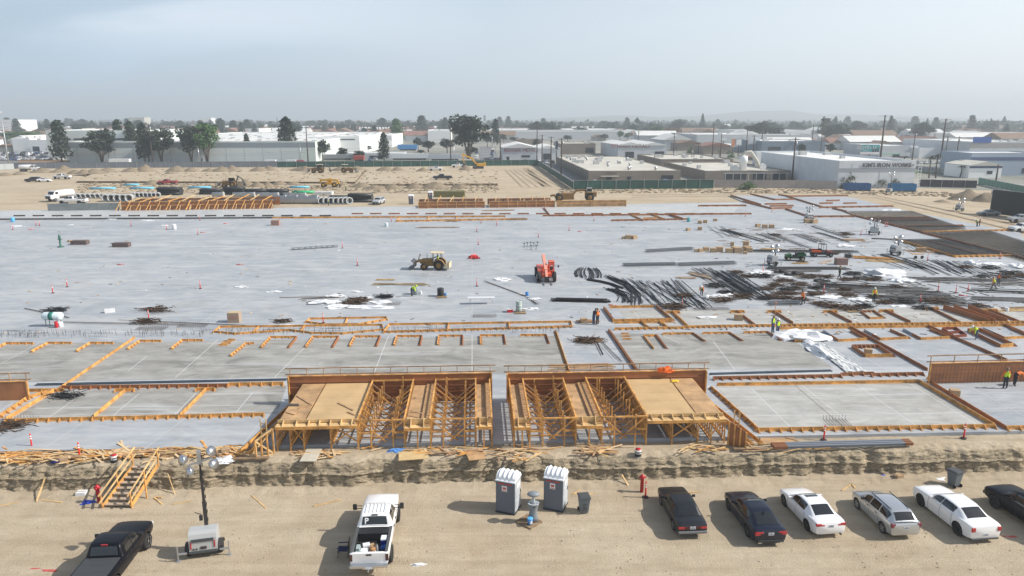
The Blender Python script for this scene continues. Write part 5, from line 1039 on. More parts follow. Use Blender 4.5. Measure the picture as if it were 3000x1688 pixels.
def uniq(kind, x, y):
    c = sorted(LMK, key=lambda l: math.hypot(x-l[1], (y-l[2])*2.5))
    def rel(l, far=0):
        dx, dy = x-l[1], (y-l[2])*2.5
        if abs(dx) > abs(dy): w = 'left of' if dx < 0 else 'right of'
        else: w = 'behind' if dy < 0 else 'in front of'
        return w + ' the ' + l[0]
    for l in (rel(c[0]), ' '.join((rel(c[0]), 'and', rel(c[1]))), ' '.join((rel(c[0]), 'and', rel(c[2]))), ' '.join((rel(c[1]), 'and', rel(c[2]))), ' '.join((rel(c[0]), 'and', rel(c[3]))), ' '.join((rel(c[2]), 'and', rel(c[3])))):
        s = kind + ' ' + l
        if s not in USED and len(s.split()) <= 16: USED.add(s); return s
    for adj in ('nearer', 'farther', 'smaller', 'larger', 'leftmost', 'rightmost'):
        s = adj + ' ' + kind + ' ' + rel(c[0])
        if s not in USED and len(s.split()) <= 16: USED.add(s); return s
    return kind + ' ' + rel(c[0])
# ---- delineators
for x, y, b in [(38,674,1),(106,662,1),(116,662,1),(384,663,1),(586,646,1),(488,673,1),(580,687,1),(155,859,1),(197,841,1),(587,846,1),(436,936,1),(947,946,1),(1003,727,1),(1409,654,1),(1455,660,1),(1397,679,1),(1401,717,1),(1577,695,1),(1667,676,1),(1740,647,1),(1388,760,1),(1047,778,1),(1397,839,1),(1147,649,1),(1593,616,1),(1998,901,1),(2413,859,1),(2695,888,1),(2748,853,1),(2800,859,1),(2835,854,1),(2235,799,0),(2522,689,1),(2593,665,1),(2599,664,1),(2717,764,1),(2929,758,1),(2183,634,1),(2261,622,1)]:
    delineator(x, y, SZ, uniq('upright orange delineator', x, y), base=bool(b))
for x, y in [(703,776),(92,672),(354,776),(1700,679),(2405,862),(662,656),(595,682),(1795,896),(2822,868)]:
    P = at(x, y, SZ); t = thing('delineator_post', uniq('fallen red delineator', x, y), 'delineator', P + V((0,0,.08)), R(rnd.choice((10, 35, -20, 60)))); q = MB(); q.tube([(-.5,0,0),(.4,0,0),(.45,0,0)], [.06,.05,.03], 8); q.build('post', [ORPOST], t); q = MB(); q.tube([(.1,0,0),(.22,0,0)], .058, 8); q.build('reflective_band', [WHBAND], t)
rag('post_pile','heap of red delineator bases around a post behind the loader and telehandler','pile',1388,757,SZ,.75,mat('red_heap',(.50,.02,.02),.5),31,(1.1,.8,.7))
# ---- rebar bundles
RB = mat('dark_rebar', (.028,.028,.031), .7, .3, var=.4, vs=3); RR = mat('rusty_rebar', (.075,.045,.028), .9, var=.5, vs=4); RG = mat('grey_rebar', (.085,.086,.09), .65, .3, var=.3, vs=3)
def rebar(x0, y0, x1, y1, n=14, wd=.8, r=.022, m=RB, bend=0, label=None, hh=.12, kind='bundle of dark rebar', jit=.25):
    a = at(x0,y0,SZ); b = at(x1,y1,SZ); d = b-a; L0 = d.length; u = d/L0; nv = V((-u.y,u.x,0)); q = MB(); rr = random.Random(int(x0*7+y0))
    for i in range(max(3,int(n*.55))):
        o = rr.gauss(0,.42)*wd*1.3; o2 = o + rr.gauss(0,.3)*wd*jit*2; s = rr.uniform(-.5,.5)*min(3,L0*.15); h = r + abs(rr.gauss(0,hh*.5)); e = rr.uniform(-.5,.5)*min(3,L0*.15)
        pts = []
        for k in range(4 if bend else 2):
            f = k/(3 if bend else 1); pts.append(a + u*(s + (L0+e-s)*f) + nv*(o+(o2-o)*f + bend*sin(pi*f)*L0*.1) + V((0,0,h)))
        q.tube(pts, r*1.1, 4, 0, cap=True, sm=False)
    o = q.build('rebar_bundle', [m]); return tag(o, label or uniq(kind, (x0+x1)/2, (y0+y1)/2), 'rebar', 'rebar bundles on the slab')
for a in [(1688,812,1697,787,10,.35,RB,.6),(1712,815,1712,787,12,.5,RB,.4),(1735,816,1728,787,12,.5,RB,-.4),(1757,814,1742,787,10,.4,RB,-.6)]: rebar(a[0],a[1],a[2],a[3],a[4],a[5],.05,a[6],a[7],kind='bowed bundle of black rebar')
for a in [(1722,820,1823,845,22,.55,.045),(1786,812,1866,890,20,.6,.045),(1780,847,1842,884,18,.7,.045),(1800,850,1825,886,12,.4,.045)]: rebar(*a[:6],a[6],RB,1,kind='thick curved bundle of black rebar')
rebar(1623,882,1780,886,30,.35,.05,RB,kind='straight round bundle of black rebar',hh=.4)
for a in [(1830,816,1892,886,6,.5),(1850,820,1947,901,14,1.6),(1875,825,1930,885,16,1.2),(1916,829,2040,899,22,1.8),(1945,826,1990,880,16,1.2),(1972,820,2054,904,16,1.0),(2065,790,2212,876,30,2.0),(2095,800,2190,862,22,1.6),(2124,797,2235,864,26,1.6),(2150,797,2210,850,14,1.0),(2105,673,2231,709,16,1.6),(2130,675,2180,690,14,1.6),(2235,685,2296,708,14,1.6),(2263,685,2368,726,10,1.2),(2338,687,2412,712,14,1.2),(2377,662,2482,697,8,.8),(2401,683,2489,710,12,1.6),(2576,747,2703,790,22,2.2),(2660,762,2759,806,14,1.5),(2737,764,2790,796,12,1.2),(2743,765,2824,803,14,1.4),(2790,768,2865,803,14,1.5),(2100,665,2150,698,8,1.5),(2630,705,2700,740,8,1.5)]: rebar(*a[:6], .032, rnd.choice((RB,RG,RB)))
for a in [(2210,736,2500,738,26,1.6),(2245,787,2475,787,20,1.0),(2282,797,2400,795,12,.8),(2399,837,2666,849,34,2.0),(2480,842,2720,846,20,1.2),(2542,868,2812,883,34,2.0),(2417,855,2728,858,26,1.2),(2600,860,2780,868,20,1.5),(2640,877,2830,880,26,1.0),(2666,815,3000,824,22,2.0),(2852,877,3040,883,24,1.2),(2862,837,3040,830,20,1.2),(2700,822,2890,818,12,1.5),(2840,850,3040,858,12,1.2),(2880,800,3010,822,10,1.4),(2560,700,2680,705,6,1.0)]: rebar(*a[:6], .036, rnd.choice((RG,RB,RG)), kind='long flat run of grey rebar', jit=.1)
for a in [(1420,826,1545,872,6,.25),(1545,872,1572,893,10,.3),(195,931,70,905,1,.1),(1000,870,820,872,1,.05),(540,955,180,948,3,.3),(730,956,350,940,3,.3),(880,878,1000,872,1,.1),(1755,995,1820,1062,5,.4),(1745,1000,1765,1040,3,.2),(2030,800,2100,842,6,.6)]: rebar(*a[:6], .02, RR, kind='few thin loose rusty bars', label=None)
# timber dunnage under the bars
q = MB(); rr = random.Random(5)
for i in range(90):
    x = rr.uniform(2380,3000); y = rr.uniform(805,885); a = at(x,y,SZ+.04); q.beam(a, a+V((rr.uniform(.2,.9), -rr.uniform(.8,1.6), 0)), .07, .05)
for i in range(70):
    x = rr.uniform(2090,2560); y = rr.uniform(668,735); a = at(x,y,SZ+.04); q.beam(a, a+V((rr.uniform(1,2.6), rr.uniform(-.1,.1), 0)), .07, .05, 1)
o = q.build('timber_dunnage', [mat('grey_timber',(.13,.105,.08),.9), mat('brown_timber',(.30,.20,.13),.9)]); o['kind'] = 'stuff'
def truss(x0,y0,x1,y1,w,label):
    a = at(x0,y0,SZ); b = at(x1,y1,SZ); u = (b-a).normalized(); nv = V((-u.y,u.x,0)); q = MB(); n = int((b-a).length/.9)
    for k in range(5):
        o = nv*(k-2)*w/5; q.beam(a+o+V((0,0,.10)), b+o+V((0,0,.10)), .07, .05); q.beam(a+o+V((0,0,.34)), b+o+V((0,0,.34)), .07, .05)
        for i in range(n): p = a+u*(i*.9+.2)+o; q.beam(p+V((0,0,.1)), p+u*.45+V((0,0,.34)), .03, .03)
    return tag(q.build('steel_truss', [mat('truss_grey',(.20,.215,.23),.5,.5)]), label, 'steel truss')
truss(1825,780,1980,777,1.3,'grey steel truss bundle right of the telehandler, left half of the pair'); truss(1986,779,2154,773,1.5,'grey steel truss bundle with blue wrap, right half of the pair'); truss(1893,739,2030,731,1.4,'grey steel truss bundle left of the stack of cartons'); truss(852,733,990,724,.3,'single long spiky steel truss beam lying on the open slab'); truss(2250,894,2345,891,1.2,'black steel ladder frame beside the orange shirt worker')
# ---- tangles, tarps
def tangle(x, y, s, m, kind, n=60, seed=0):
    P = at(x,y,SZ); q = MB(); rr = random.Random(seed+int(x))
    for i in range(n):
        a = rr.uniform(-1.1,1.1) + (pi if rr.random()<.5 else 0); l = s*rr.uniform(.35,.9); c = P + V((rr.gauss(0,.33)*s, rr.gauss(0,.22)*s, rr.uniform(.02,.22)*s)); d = V((cos(a), sin(a)*.7, rr.uniform(-.2,.2)))*l*.5; k = V((-d.y,d.x,0))*rr.uniform(-.3,.3)
        q.tube([c-d, c+k, c+d], .02+.006*s, 3, 0, cap=False, sm=False)
    return tag(q.build('wire_tangle', [m]), uniq(kind, x, y), 'wire pile', 'tangled tie wire and offcut piles')
for i, (x,y,s) in enumerate([(163,913,1.7),(460,912,2.0),(431,946,1.8),(827,944,1.3),(1128,872,1.6),(1052,882,1.8),(1034,892,2.0),(1725,1002,1.9),(2238,813,2.0),(2296,826,1.8),(2370,815,2.0),(2342,836,1.6),(2093,841,2.0),(2110,883,2.0),(1975,903,2.2),(2249,848,1.4),(2310,850,1.6),(2319,862,1.4),(2261,873,1.6),(2296,876,1.5),(2238,877,1.3),(2382,864,1.7),(2436,900,2.2),(2491,908,1.9),(2498,806,1.8),(2480,822,1.5),(2560,822,1.7),(2480,869,1.8),(2650,888,2.0),(2740,888,2.4),(2591,889,1.5),(2995,811,1.8),(2961,804,2.2),(2170,872,1.8),(2440,745,1.3),(2270,690,1.4),(195,1163,1.5),(22,1255,1.8),(2480,688,1.8),(2760,745,1.4),(2900,788,1.8),(2420,812,1.5),(2275,838,1.6),(2330,848,1.5),(2395,846,1.5),(2285,862,1.3),(2345,880,1.5),(2400,892,1.4),(2530,900,1.5),(2470,852,1.4),(2560,872,1.3),(2620,842,1.3),(2700,905,1.5),(2870,900,1.6),(2160,800,1.3),(2190,812,1.4),(2130,860,1.4),(2000,868,1.4),(2540,842,1.2),(2940,815,1.4),(2880,812,1.3),(2830,785,1.4),(2350,770,1.0)]):
    tangle(x, y, s, RR if i % 4 else RB, 'rusty tangle of wire and bar ends' if i % 4 else 'black tangle of bar ends', 70, i)
for i, (x,y,s) in enumerate([(2405,825,1.1),(2520,818,1.1),(2330,806,1.2),(2285,799,1.2)]): rag('rebar_coil', uniq('fat black coil of tied rebar',x,y), 'rebar', x, y, SZ, s*.7, RB, i+60, (1.4,.7,.45), 3)
def meshmat(x, y, w, d, kind, m=RR, z=SZ+.1):
    P = at(x,y,z); q = MB()
    for i in range(int(w/.22)+1): q.beam(P+V((i*.22-w/2,-d/2,.0)), P+V((i*.22-w/2,d/2,.02)), .014, .014)
    for i in range(int(d/.22)+1): q.beam(P+V((-w/2,i*.22-d/2,0)), P+V((w/2,i*.22-d/2,.02)), .014, .014)
    for i in range(int(w/.22)+1): q.beam(P+V((i*.22-w/2,d/2,-.05)), P+V((i*.22-w/2,d/2,.35)), .014, .014)
    return tag(q.build('wire_mesh', [m]), uniq(kind, x, y), 'wire mesh')
for x,y,w in [(565,954,3.0),(445,962,3.0),(1420,925,2.6),(2085,905,4.0),(1925,896,3.0),(2815,893,5.0),(35,1240,2.5),(2455,1238,1.6),(1155,890,1.5)]: meshmat(x,y,w,1.1,'low grid of rusty wire mesh')
for i,(x,y,r,sq) in enumerate([(2590,805,3.6,(1.3,.8,.32)),(2640,825,1.8,(1.3,.8,.4)),(2222,800,1.8,(1.5,.7,.3)),(2270,812,1.5,(2,.5,.2)),(2476,722,1.7,(1.4,.8,.35)),(2852,772,1.3,(1.4,.9,.7)),(2905,775,1.6,(1.6,.6,.3)),(2985,784,1.6,(1.3,.8,.5)),(2436,870,1.5,(1.6,.7,.2)),(2520,878,1.3,(1.6,.7,.2)),(2640,898,1.0,(1.7,.5,.2)),(951,888,1.6,(1.5,.8,.35)),(985,868,1.3,(1.4,.7,.3)),(1000,900,1.8,(1.9,.6,.22)),(1085,902,1.7,(2,.5,.2)),(1110,888,1.2,(1.6,.6,.3)),(804,856,.9,(1.6,.7,.25)),(710,841,.8,(1.6,.6,.25)),(1039,855,.8,(1.6,.6,.2)),(1060,873,1.2,(2,.6,.2)),(1470,820,1.3,(1.5,.9,.3)),(1563,877,.9,(1.5,.6,.25)),(1556,906,.8,(1.6,.7,.3)),(2072,930,1.0,(1.8,.5,.15)),(840,953,.7,(1.8,.5,.15)),(50,664,1.2,(1.6,.6,.25)),(205,660,.8,(1.6,.6,.25)),(430,647,1.2,(1.6,.5,.25)),(482,662,.9,(1.4,.6,.4)),(2310,673,1.8,(1.8,.6,.2)),(2605,618,2.0,(1.8,.5,.3)),(2123,868,1.5,(1.3,.9,.25)),(2075,875,.9,(1,.7,.6)),(1330,645,.8,(1.6,.5,.2)),(327,643,1,(1.6,.5,.2))]):
    rag('plastic_sheeting', uniq('crumpled white plastic sheeting',x,y), 'sheeting', x, y, SZ, r*.62, WPLAS, i+40, sq, 3)
for x,y,w,d,z in [(2370,990,3.0,6.0,0)]:
    P = [at(*p, SZ+.02) for p in ((2345,985),(2420,1010),(2540,1090),(2480,1093))]; q = MB(); us = lin(0,1,24); 
    vs, fs = grid_fn(us, us, lambda u, v: tuple((P[0].lerp(P[1],u)).lerp(P[3].lerp(P[2],u), v) + V((0,0,.05+.16*abs(fbm(u*5,v*9,3,3)))))); q.add(vs, fs, 0, False); tag(q.build('white_tarp', [mat('dusty_white_tarp',(.60,.61,.60),.7,var=.15,vs=2)]), 'long white tarp spread diagonally over the slab beside the cast panel', 'tarp')
rag('white_tarp','bright white tarp folds draped over the half covered blockout','tarp',2352,990,SZ,2.0,WPLAS,91,(1.1,.8,.35)); rag('white_tarp','narrow white tarp tail hanging from the half covered blockout','tarp',2388,1025,SZ,1.3,WPLAS,92,(.5,1.8,.3))
# ---- boxes, barrels
for x,y,w,l in [(2052,738,.6,1),(2068,735,.7,1),(2040,738,.5,1),(2090,739,.8,1),(2108,737,.9,1),(2135,740,.8,1),(2150,733,.7,1),(2160,740,1.0,1),(2188,735,.9,1),(2195,738,.8,1),(2182,744,.5,1),(2145,721,.5,1.6),(2185,726,.8,1.6),(1985,700,0,0),(1710,945,.55,1),(2163,937,.75,1),(1840,700,.8,1),(1858,700,.7,1),(1828,700,.5,1),(2050,655,.7,1),(2066,653,.7,1),(2095,648,.6,1),(2016,676,.6,1),(2050,674,.7,1),(2364,653,.9,1),(2385,654,.9,1),(2375,651,.7,1),(2220,665,.7,1),(2240,668,.8,1),(2260,668,.8,1),(2795,1158,.55,1),(2543,1035,.5,1),(2690,735,.6,1),(2705,735,.6,1),(204,706+3,.4,1)]:
    if w: box_(x, y, SZ, (w*1.2, w, w*.85*l), rnd.uniform(-.5,.5), uniq('brown cardboard box', x, y), open_=w > .85)
def drum(x, y, r, h, m, kind, m2=None, cat='drum', name='drum', band=True):
    t = thing(name, uniq(kind,x,y), cat, at(x,y,SZ), 0); q = MB(); q.lathe([(r*.95,0),(r,.03),(r,h*.95),(r*.9,h),(r*.85,h-.02),(.001,h-.02)], 16); q.build('shell', [m], t)
    for f in (.33,.66):
        if band: q = MB(); q.lathe([(r,h*f-.02),(r*1.05,h*f),(r,h*f+.02)], 16); q.build('hoop', [m2 or m], t)
    return t
drum(1217,862,.45,1.0,mat('grey_drum',(.25,.28,.32),.5),'tall grey drum'); drum(1291,868,.40,1.0,mat('black_drum',(.015,.017,.02),.4),'black water drum on a pallet'); drum(1305,868,.15,.4,MATS['bucket_blue'],'blue pail',cat='bucket',name='bucket',band=False); drum(1233,862,.15,.4,WPLAS,'white pail',cat='bucket',name='bucket',band=False)
drum(1520,914,.33,1.25,mat('sage_drum',(.35,.42,.38),.5),'pale green striped water tank',WHBAND); drum(1132,665,.35,.85,mat('white_green',(.6,.65,.62),.5),'white and green drum',MATS['lid_blue']); drum(511,672,.38,1.0,WPLAS,'white drum'); drum(38,650,.38,.9,MATS['lid_blue'],'blue drum'); drum(2017,650,.35,.9,mat('teal_drum',(.1,.35,.38),.5),'teal drum'); drum(1544,866,.2,.45,MATS['bucket_blue'],'small blue pail',cat='bucket',name='bucket',band=False); drum(2949,912,.2,.45,WPLAS,'white pail',cat='bucket',name='bucket',band=False)
def pallet(x, y, label, w=1.2): 
    t = thing('wooden_pallet', label, 'pallet', at(x,y,SZ), .1)
    for k in range(6): q = MB(); q.bx(-w/2,w/2,-.5+k*.18,-.5+k*.18+.1,.10,.13); q.build('slat', [PALLET if k else WOOD], t)
    for yy in (-.4,.4): q = MB(); q.bx(-w/2,w/2,yy-.04,yy+.04,0,.10); q.build('runner', [PALLET], t)
pallet(1294,871,'low wooden pallet beneath the black water drum'); pallet(1524,917,'wooden pallet beneath the striped water tank'); pallet(2494,913,'wooden pallet beneath a rusty tangle at the panel row'); pallet(2990,905,'row of pale pallets near the right edge, behind the trough forms',4)
t = thing('cooler','red drinks cooler with white lid left of the striped water tank','cooler',at(1494,915,SZ),.2); q=MB(); q.bx(-.3,.3,-.2,.2,0,.35); q.build('tub',[REDP],t); q=MB(); q.bx(-.31,.31,-.21,.21,.35,.43); q.build('lid',[WHBAND],t)
t = thing('folding_table','long white folding table standing alone on the slab','table',at(1410,890,SZ),R(3)); q=MB(); q.bx(-1.55,1.55,-.38,.38,.72,.76); q.build('tabletop',[mat('table_white',(.62,.64,.66),.4)],t)
for sx in (-1,1):
    for sy in (-1,1): q=MB(); q.beam((sx*1.35,sy*.3,0),(sx*1.2,sy*.3,.73),.03,.03); q.build('leg',[ALLOY],t)
# tank cart at left
t = thing('water_tank_cart','white and green banded tank on a tall frame with red bottle','tank',at(158,955,SZ),0); q=MB(); q.lathe([(.001,-.95),(.35,-.95),(.42,-.8),(.42,.8),(.35,.95),(.001,.95)],18,0,(0,0,1.05),M=Matrix.Rotation(pi/2,3,'Y')); q.build('tank',[mat('tank_white',(.62,.72,.74),.4)],t)
q=MB(); q.lathe([(.425,-.25),(.425,.2)],18,0,(0,0,1.05),M=Matrix.Rotation(pi/2,3,'Y')); q.build('green_band',[mat('tank_green',(.02,.17,.13),.5)],t)
for sx in (-.6,.6):
    for sy in (-.3,.3): q=MB(); q.beam((sx,sy,0),(sx,sy,.75),.05,.05); q.build('leg',[GREYPL],t)
drum(166,960,.16,.65,REDP,'red gas bottle',cat='bottle',name='gas_bottle',band=False); drum(178,957,.25,.5,WPLAS,'white pail',cat='bucket',name='bucket',band=False)
t = thing('form_box','brown plywood crate box marked 50D with open top on the left slab','crate',at(688,943,SZ),.05); q=MB(); q.bx(-.6,.6,-.45,.45,0,1.05); q.build('crate',[mat('grey_card',(.36,.27,.20),.85)],t); q=MB(); q.bx(-.52,.52,-.37,.37,1.05,1.07); q.build('opening',[mat('pale_inside',(.5,.38,.22),.8)],t)
text('50D',.5,mat('faded_pink',(.45,.20,.17),.8),'lettering',t,(0,-.456,.55),(pi/2,0,0),.004)
box_(808,660,SZ,(1.6,1.0,1.0),0,'brown crate with faded red lettering behind on the open slab',mat('pink_crate',(.34,.20,.16),.8))
for x,y,l in [(235,716,'rusty steel crate stack left of the long low steel bars'),(357,723,'low steel box right of the long low steel bars')]: box_(x,y,SZ,(2.6,1.2,.7),.05,l,mat('rust_box',(.12,.085,.08),.8))
t=thing('green_stand','tall dark green pump stand on the left slab','pump',at(178,724,SZ),0); q=MB(); q.lathe([(.5,0),(.5,.1),(.15,.12),(.15,1.4),(.2,1.5),(.15,2.0),(.001,2.1)],12); q.build('pump_body',[mat('pump_green',(.02,.12,.08),.5)],t); q=MB(); q.beam((-.4,0,1.3),(.4,0,1.3),.08,.08); q.build('handle',[BLACKP],t)
box_(322,915,SZ,(1.0,.5,.4),.5,'white bag of material alone on the slab left of the tangles',WPLAS)
# lumber piles
def lumber(x,y,n,l,ang,kind,m=WOOD,spread=.7,layers=2):
    P=at(x,y,SZ); q=MB(); rr=random.Random(int(x)); 
    for i in range(n):
        a=ang+rr.gauss(0,.06); c=P+V((rr.gauss(0,.2),(i%max(1,n//layers))*spread/max(1,n//layers)*1.2-spread/2,.04+.05*(i//max(1,n//layers)))); d=V((cos(a),sin(a),0))*l/2*rr.uniform(.7,1); q.beam(c-d,c+d,.12,.045)
    return tag(q.build('lumber_pile',[m]),uniq(kind,x,y),'lumber')
lumber(1172,834,12,7,.0,'long stack of weathered planks',mat('weathered',(.36,.28,.17),.85),.6); lumber(1125,820,5,2.5,.05,'few short boards'); lumber(1720,943,10,2.2,.1,'dark heap of short boards',WOOD2,.8,3); lumber(2048,808,26,3.2,-.9,'fan of pale boards',mat('pale_board',(.40,.31,.23),.85),2.2,3); lumber(2010,815,10,2.8,.0,'stack of pale boards',MATS['pale_board'],1.0); lumber(2258,730,10,3.2,.0,'flat stack of tan boards',WOOD); lumber(2345,772,5,2.4,0,'small stack of boards',WOOD); lumber(2550,757,14,6,-.35,'big timber beams stacked slantwise',ORW,1.6,4); lumber(2590,765,8,6,-.2,'loose timber boards',WOOD,2.0,1); lumber(2425,768,5,4,.8,'long pale boards',MATS['pale_board'],.8,1); lumber(2960,910,4,4,0,'tan boards',WOOD); lumber(1280,667,8,9,.02,'very long tan boards',WOOD2,.6); lumber(1325,649,8,2.6,.1,'red brown board heap',WOOD2,.8,3); lumber(1512,643,16,5,.1,'heap of form boards',WOOD2,2,4); lumber(1460,617,8,8,.1,'scattered red brown boards',WOOD2,1.2,2); lumber(2700,738,6,6,-.4,'boards',WOOD2,1.2,1); lumber(1700,1075,6,6,.1,'flat tan boards left on the slab',PLY,1.2,1); lumber(2960,622,0+4,2,0,'short boards',WOOD2); lumber(1725,998,10,2.6,0,'tangled board stack',WOOD2,1.0,2); lumber(2500,704,8,4,-.2,'loose board litter',WOOD2,1.6,1)
t=thing('orange_tip_pole','tall thin pole with orange tip beside the surveyor pair','pole',at(2266,972,SZ),0); q=MB(); q.tube([(0,0,0),(0,0,hgt(2266,972,887,SZ))],.03,6); q.build('shaft',[mat('pole_rust',(.45,.2,.1),.7)],t); q=MB(); q.blob((0,0,hgt(2266,972,887,SZ)),.08,0,1,0); q.build('tip',[mat('tip_orange',(.8,.25,.03),.6)],t)
for i,(x,y) in enumerate([(1545,722),(1555,721),(1564,722),(1575,720),(1536,724),(1556,731),(1571,730)]):
    t=thing('screed_chair',uniq('small dark metal stand casting a shadow',x,y),'stand',at(x,y,SZ),0,'small metal stands on the open slab'); q=MB(); q.lathe([(.22,0),(.2,.03),(.05,.05),(.04,.5),(.18,.55),(.18,.7),(.001,.72)],10); q.build('stand_body',[GREYPL],t)
t=thing('generator','small black generator set behind the timber stack','generator',at(2484,758,SZ),0); q=MB(); q.bx(-.4,.4,-.35,.35,.15,.7); q.build('engine',[BLACKP],t,bevel=.05)
for s in (-.45,.45): q=MB(); q.tube([(s,-.4,.1),(s,-.4,.85),(s,.4,.85),(s,.4,.1)],.03,6); q.build('frame_hoop',[RB],t)
box_(2463,775,SZ,(1.6,1.0,.95),.0,'dusty brown crate in front of the small black generator',mat('brick_crate',(.22,.14,.12),.85))
t=thing('hand_cart','two wheeled cart with flat wooden top near the rebar mats','cart',at(2685,757,SZ),0); q=MB(); q.bx(-.9,.9,-.4,.4,.65,.72); q.build('deck',[PLY],t)
for s in (-.4,.6): q=MB(); wheelmb(q,(s,-.42,.25),.25,.1); q.build('wheel',[RUBBER],t)
# ---- rebar mats at right
SOIL=mat('mat_soil',(.42,.37,.29),.95,var=.3,vs=.8)
def zone(name,pts,nu,nv,label,rows=()):
    A,B,C,D=[at(*p,SZ+.012) for p in pts]; q=MB(); q.add([A,B,C,D],[(0,1,2,3)]); struct(q.build('mat_bed_soil',[SOIL]))
    t=thing('rebar_mat',label,'rebar mat',A,0); 
    for k,(n,f) in enumerate(((nu,lambda s:(A.lerp(B,s),D.lerp(C,s))),(nv,lambda s:(A.lerp(D,s),B.lerp(C,s))))):
        q=MB()
        for i in range(n+1): a,b=f(i/n); q.beam(a-A+V((0,0,.22+.05*k)),b-A+V((0,0,.22+.05*k)),.035,.035)
        for i in range(0,n+1,2): a,b=f((i+.5)/n if i<n else 1); q.beam(a-A+V((0,0,.08)),b-A+V((0,0,.08)),.03,.03)
        q.build('bar_layer',[RG if k else RB],t)
zone('a',[(2474,622),(2672,621),(2830,672),(2702,684)],44,34,'dark rebar mat, the farthest one by the dirt road'); zone('b',[(2710,684),(2900,679),(3080,735),(3080,790)],44,36,'dark rebar mat cut by the right edge'); zone('c',[(2634,706),(2758,704),(2952,749),(2798,752)],36,30,'small separate rebar mat behind the tangled piles')
form('diagonal edge form along the left side of the rebar mats',[(2474,622,2504,633,0,HDO),(2504,634,2702,683,R_,HDO,.35),(2702,684,3050,772,R_,HDO,.35)],sp=1.1)
form('edge form around the small separate rebar mat',[(2629,705,2796,754,R_,ORW,.35),(2796,754,2962,751,R_,ORW,.35),(2720,708,2880,752,0,HDO,.3)],sp=.9)
form('cross form between the two larger rebar mats',[(2702,682,2970,676,R_,ORW,.35)],sp=1.2)
for y0,x0,x1 in [(640,2540,2720),(646,2560,2740),(664,2640,2820)]: form(uniq('row of dark reinforcing chairs', x0, y0), [(x0,y0,x1,y0-2,R_,HDO,.3),(x0+10,y0+3,x1+8,y0+1,0,RG,.2)], sp=1.0)
# ---- people
Z=SZ
person('worker in yellow vest and dark hat holding the pole, left of the pair',at(2263,974,Z),R(-60),hat=HATB,arms=((60,60),(10,20)))
person('worker in blue shirt, yellow vest and white hard hat, right of the pair',at(2277,983,Z),R(-70),hat=HATW)
person('worker in lime shirt and white hard hat bending over a long box form',at(2858,994,Z),R(195),lean=55,arms=((60,20),(70,10)),vest=None,shirt=HIVIS,legs=((10,10),(-15,10)))
person('worker in yellow vest over orange sleeves facing the right form wall',at(2944,1139,Z),R(80),shirt=ORNG,pants=DKPANT,hat=HATB)
person('worker in orange bending beside the right form wall',at(2972,1130,Z),R(10),lean=75,arms=((80,10),(90,5)),vest=None,shirt=ORNG,pants=DKPANT,hat=HATB,legs=((5,8),(-5,8)))
person('worker in orange shirt and black hat standing by the ladder frame',at(2352,893,Z),R(200),lean=15,vest=None,shirt=ORNG,pants=DKPANT,hat=MATS['black_plastic'],legs=WALK)
person('worker in orange vest and white hard hat among the long rebar runs',at(2559,885,Z),R(-90),vest=ORNG,shirt=HIVIS,pants=DKPANT)
person('worker in camouflage jacket walking behind the rebar piles',at(2458,817,Z),R(20),vest=None,shirt=mat('camo',(.09,.10,.05),.9,var=.5,vs=8),pants=DKPANT,hat=HATB,legs=WALK,arms=((50,30),(-20,20)))
person('worker in yellow vest bending low over the rebar at centre right',at(2055,866,Z),R(250),lean=65,arms=((70,10),(80,10)),vest=HIVIS,shirt=ORNG,pants=DKPANT,legs=((10,5),(-15,5)))
person('worker in yellow and orange vest, left of the pair at right edge',at(2910,850,Z),R(150),shirt=ORNG,pants=GREYP,hat=HATB,legs=WALK,lean=15)
person('worker in red orange vest, right of the pair at right edge',at(2924,838,Z),R(30),vest=ORNG,shirt=DENIM,pants=GREYP,hat=HATB)
person('worker in black at the dark board heap, facing the slab',at(1750,951,Z),R(120),vest=ORNG,shirt=DKPANT,pants=DKPANT,hat=HATB)
person('worker in dark blue beside the one at the board heap',at(1739,951,Z),R(40),vest=None,shirt=DKPANT,pants=DENIM,hat=HATB,lean=20,arms=((60,20),(50,20)))
person('worker in lime shirt bending over the tall grey drum',at(1206,868,Z),R(0),lean=60,vest=None,shirt=HIVIS,pants=DKPANT,hat=HIVIS,arms=((60,20),(70,10)))
person('worker in lime vest bending at the rebar mats by the road',at(2862,664,Z),R(180),lean=50,pants=DKPANT)
person('worker in orange vest standing at the rebar mats by the road',at(2869,664,Z),R(150),vest=ORNG,pants=DKPANT)
# ---- towers on the slab
light_tower('grey light tower left of the green utility cart',2262,778,SZ,R(-78),mast=hgt(2262,778,718,SZ)); light_tower('grey light tower near the rebar mats, behind the hand cart',2622,747,SZ,R(-80),mast=hgt(2622,747,692,SZ)); light_tower('grey light tower with round lamps beside two delineators',2560,688,SZ,R(160),mast=hgt(2560,688,643,SZ)); light_tower('grey light tower standing behind stacked cartons, far right slab',2370,645,SZ,R(10),mast=hgt(2370,645,604,SZ)); light_tower('grey light tower on the dirt in front of the spoil heap',2810,618,GZ,R(-75),mast=hgt(2810,618,582,GZ)); light_tower('grey light tower trailer lowered in front of the blue dumpsters',2604,567,GZ,R(-60),mast=hgt(2604,567,505,GZ))
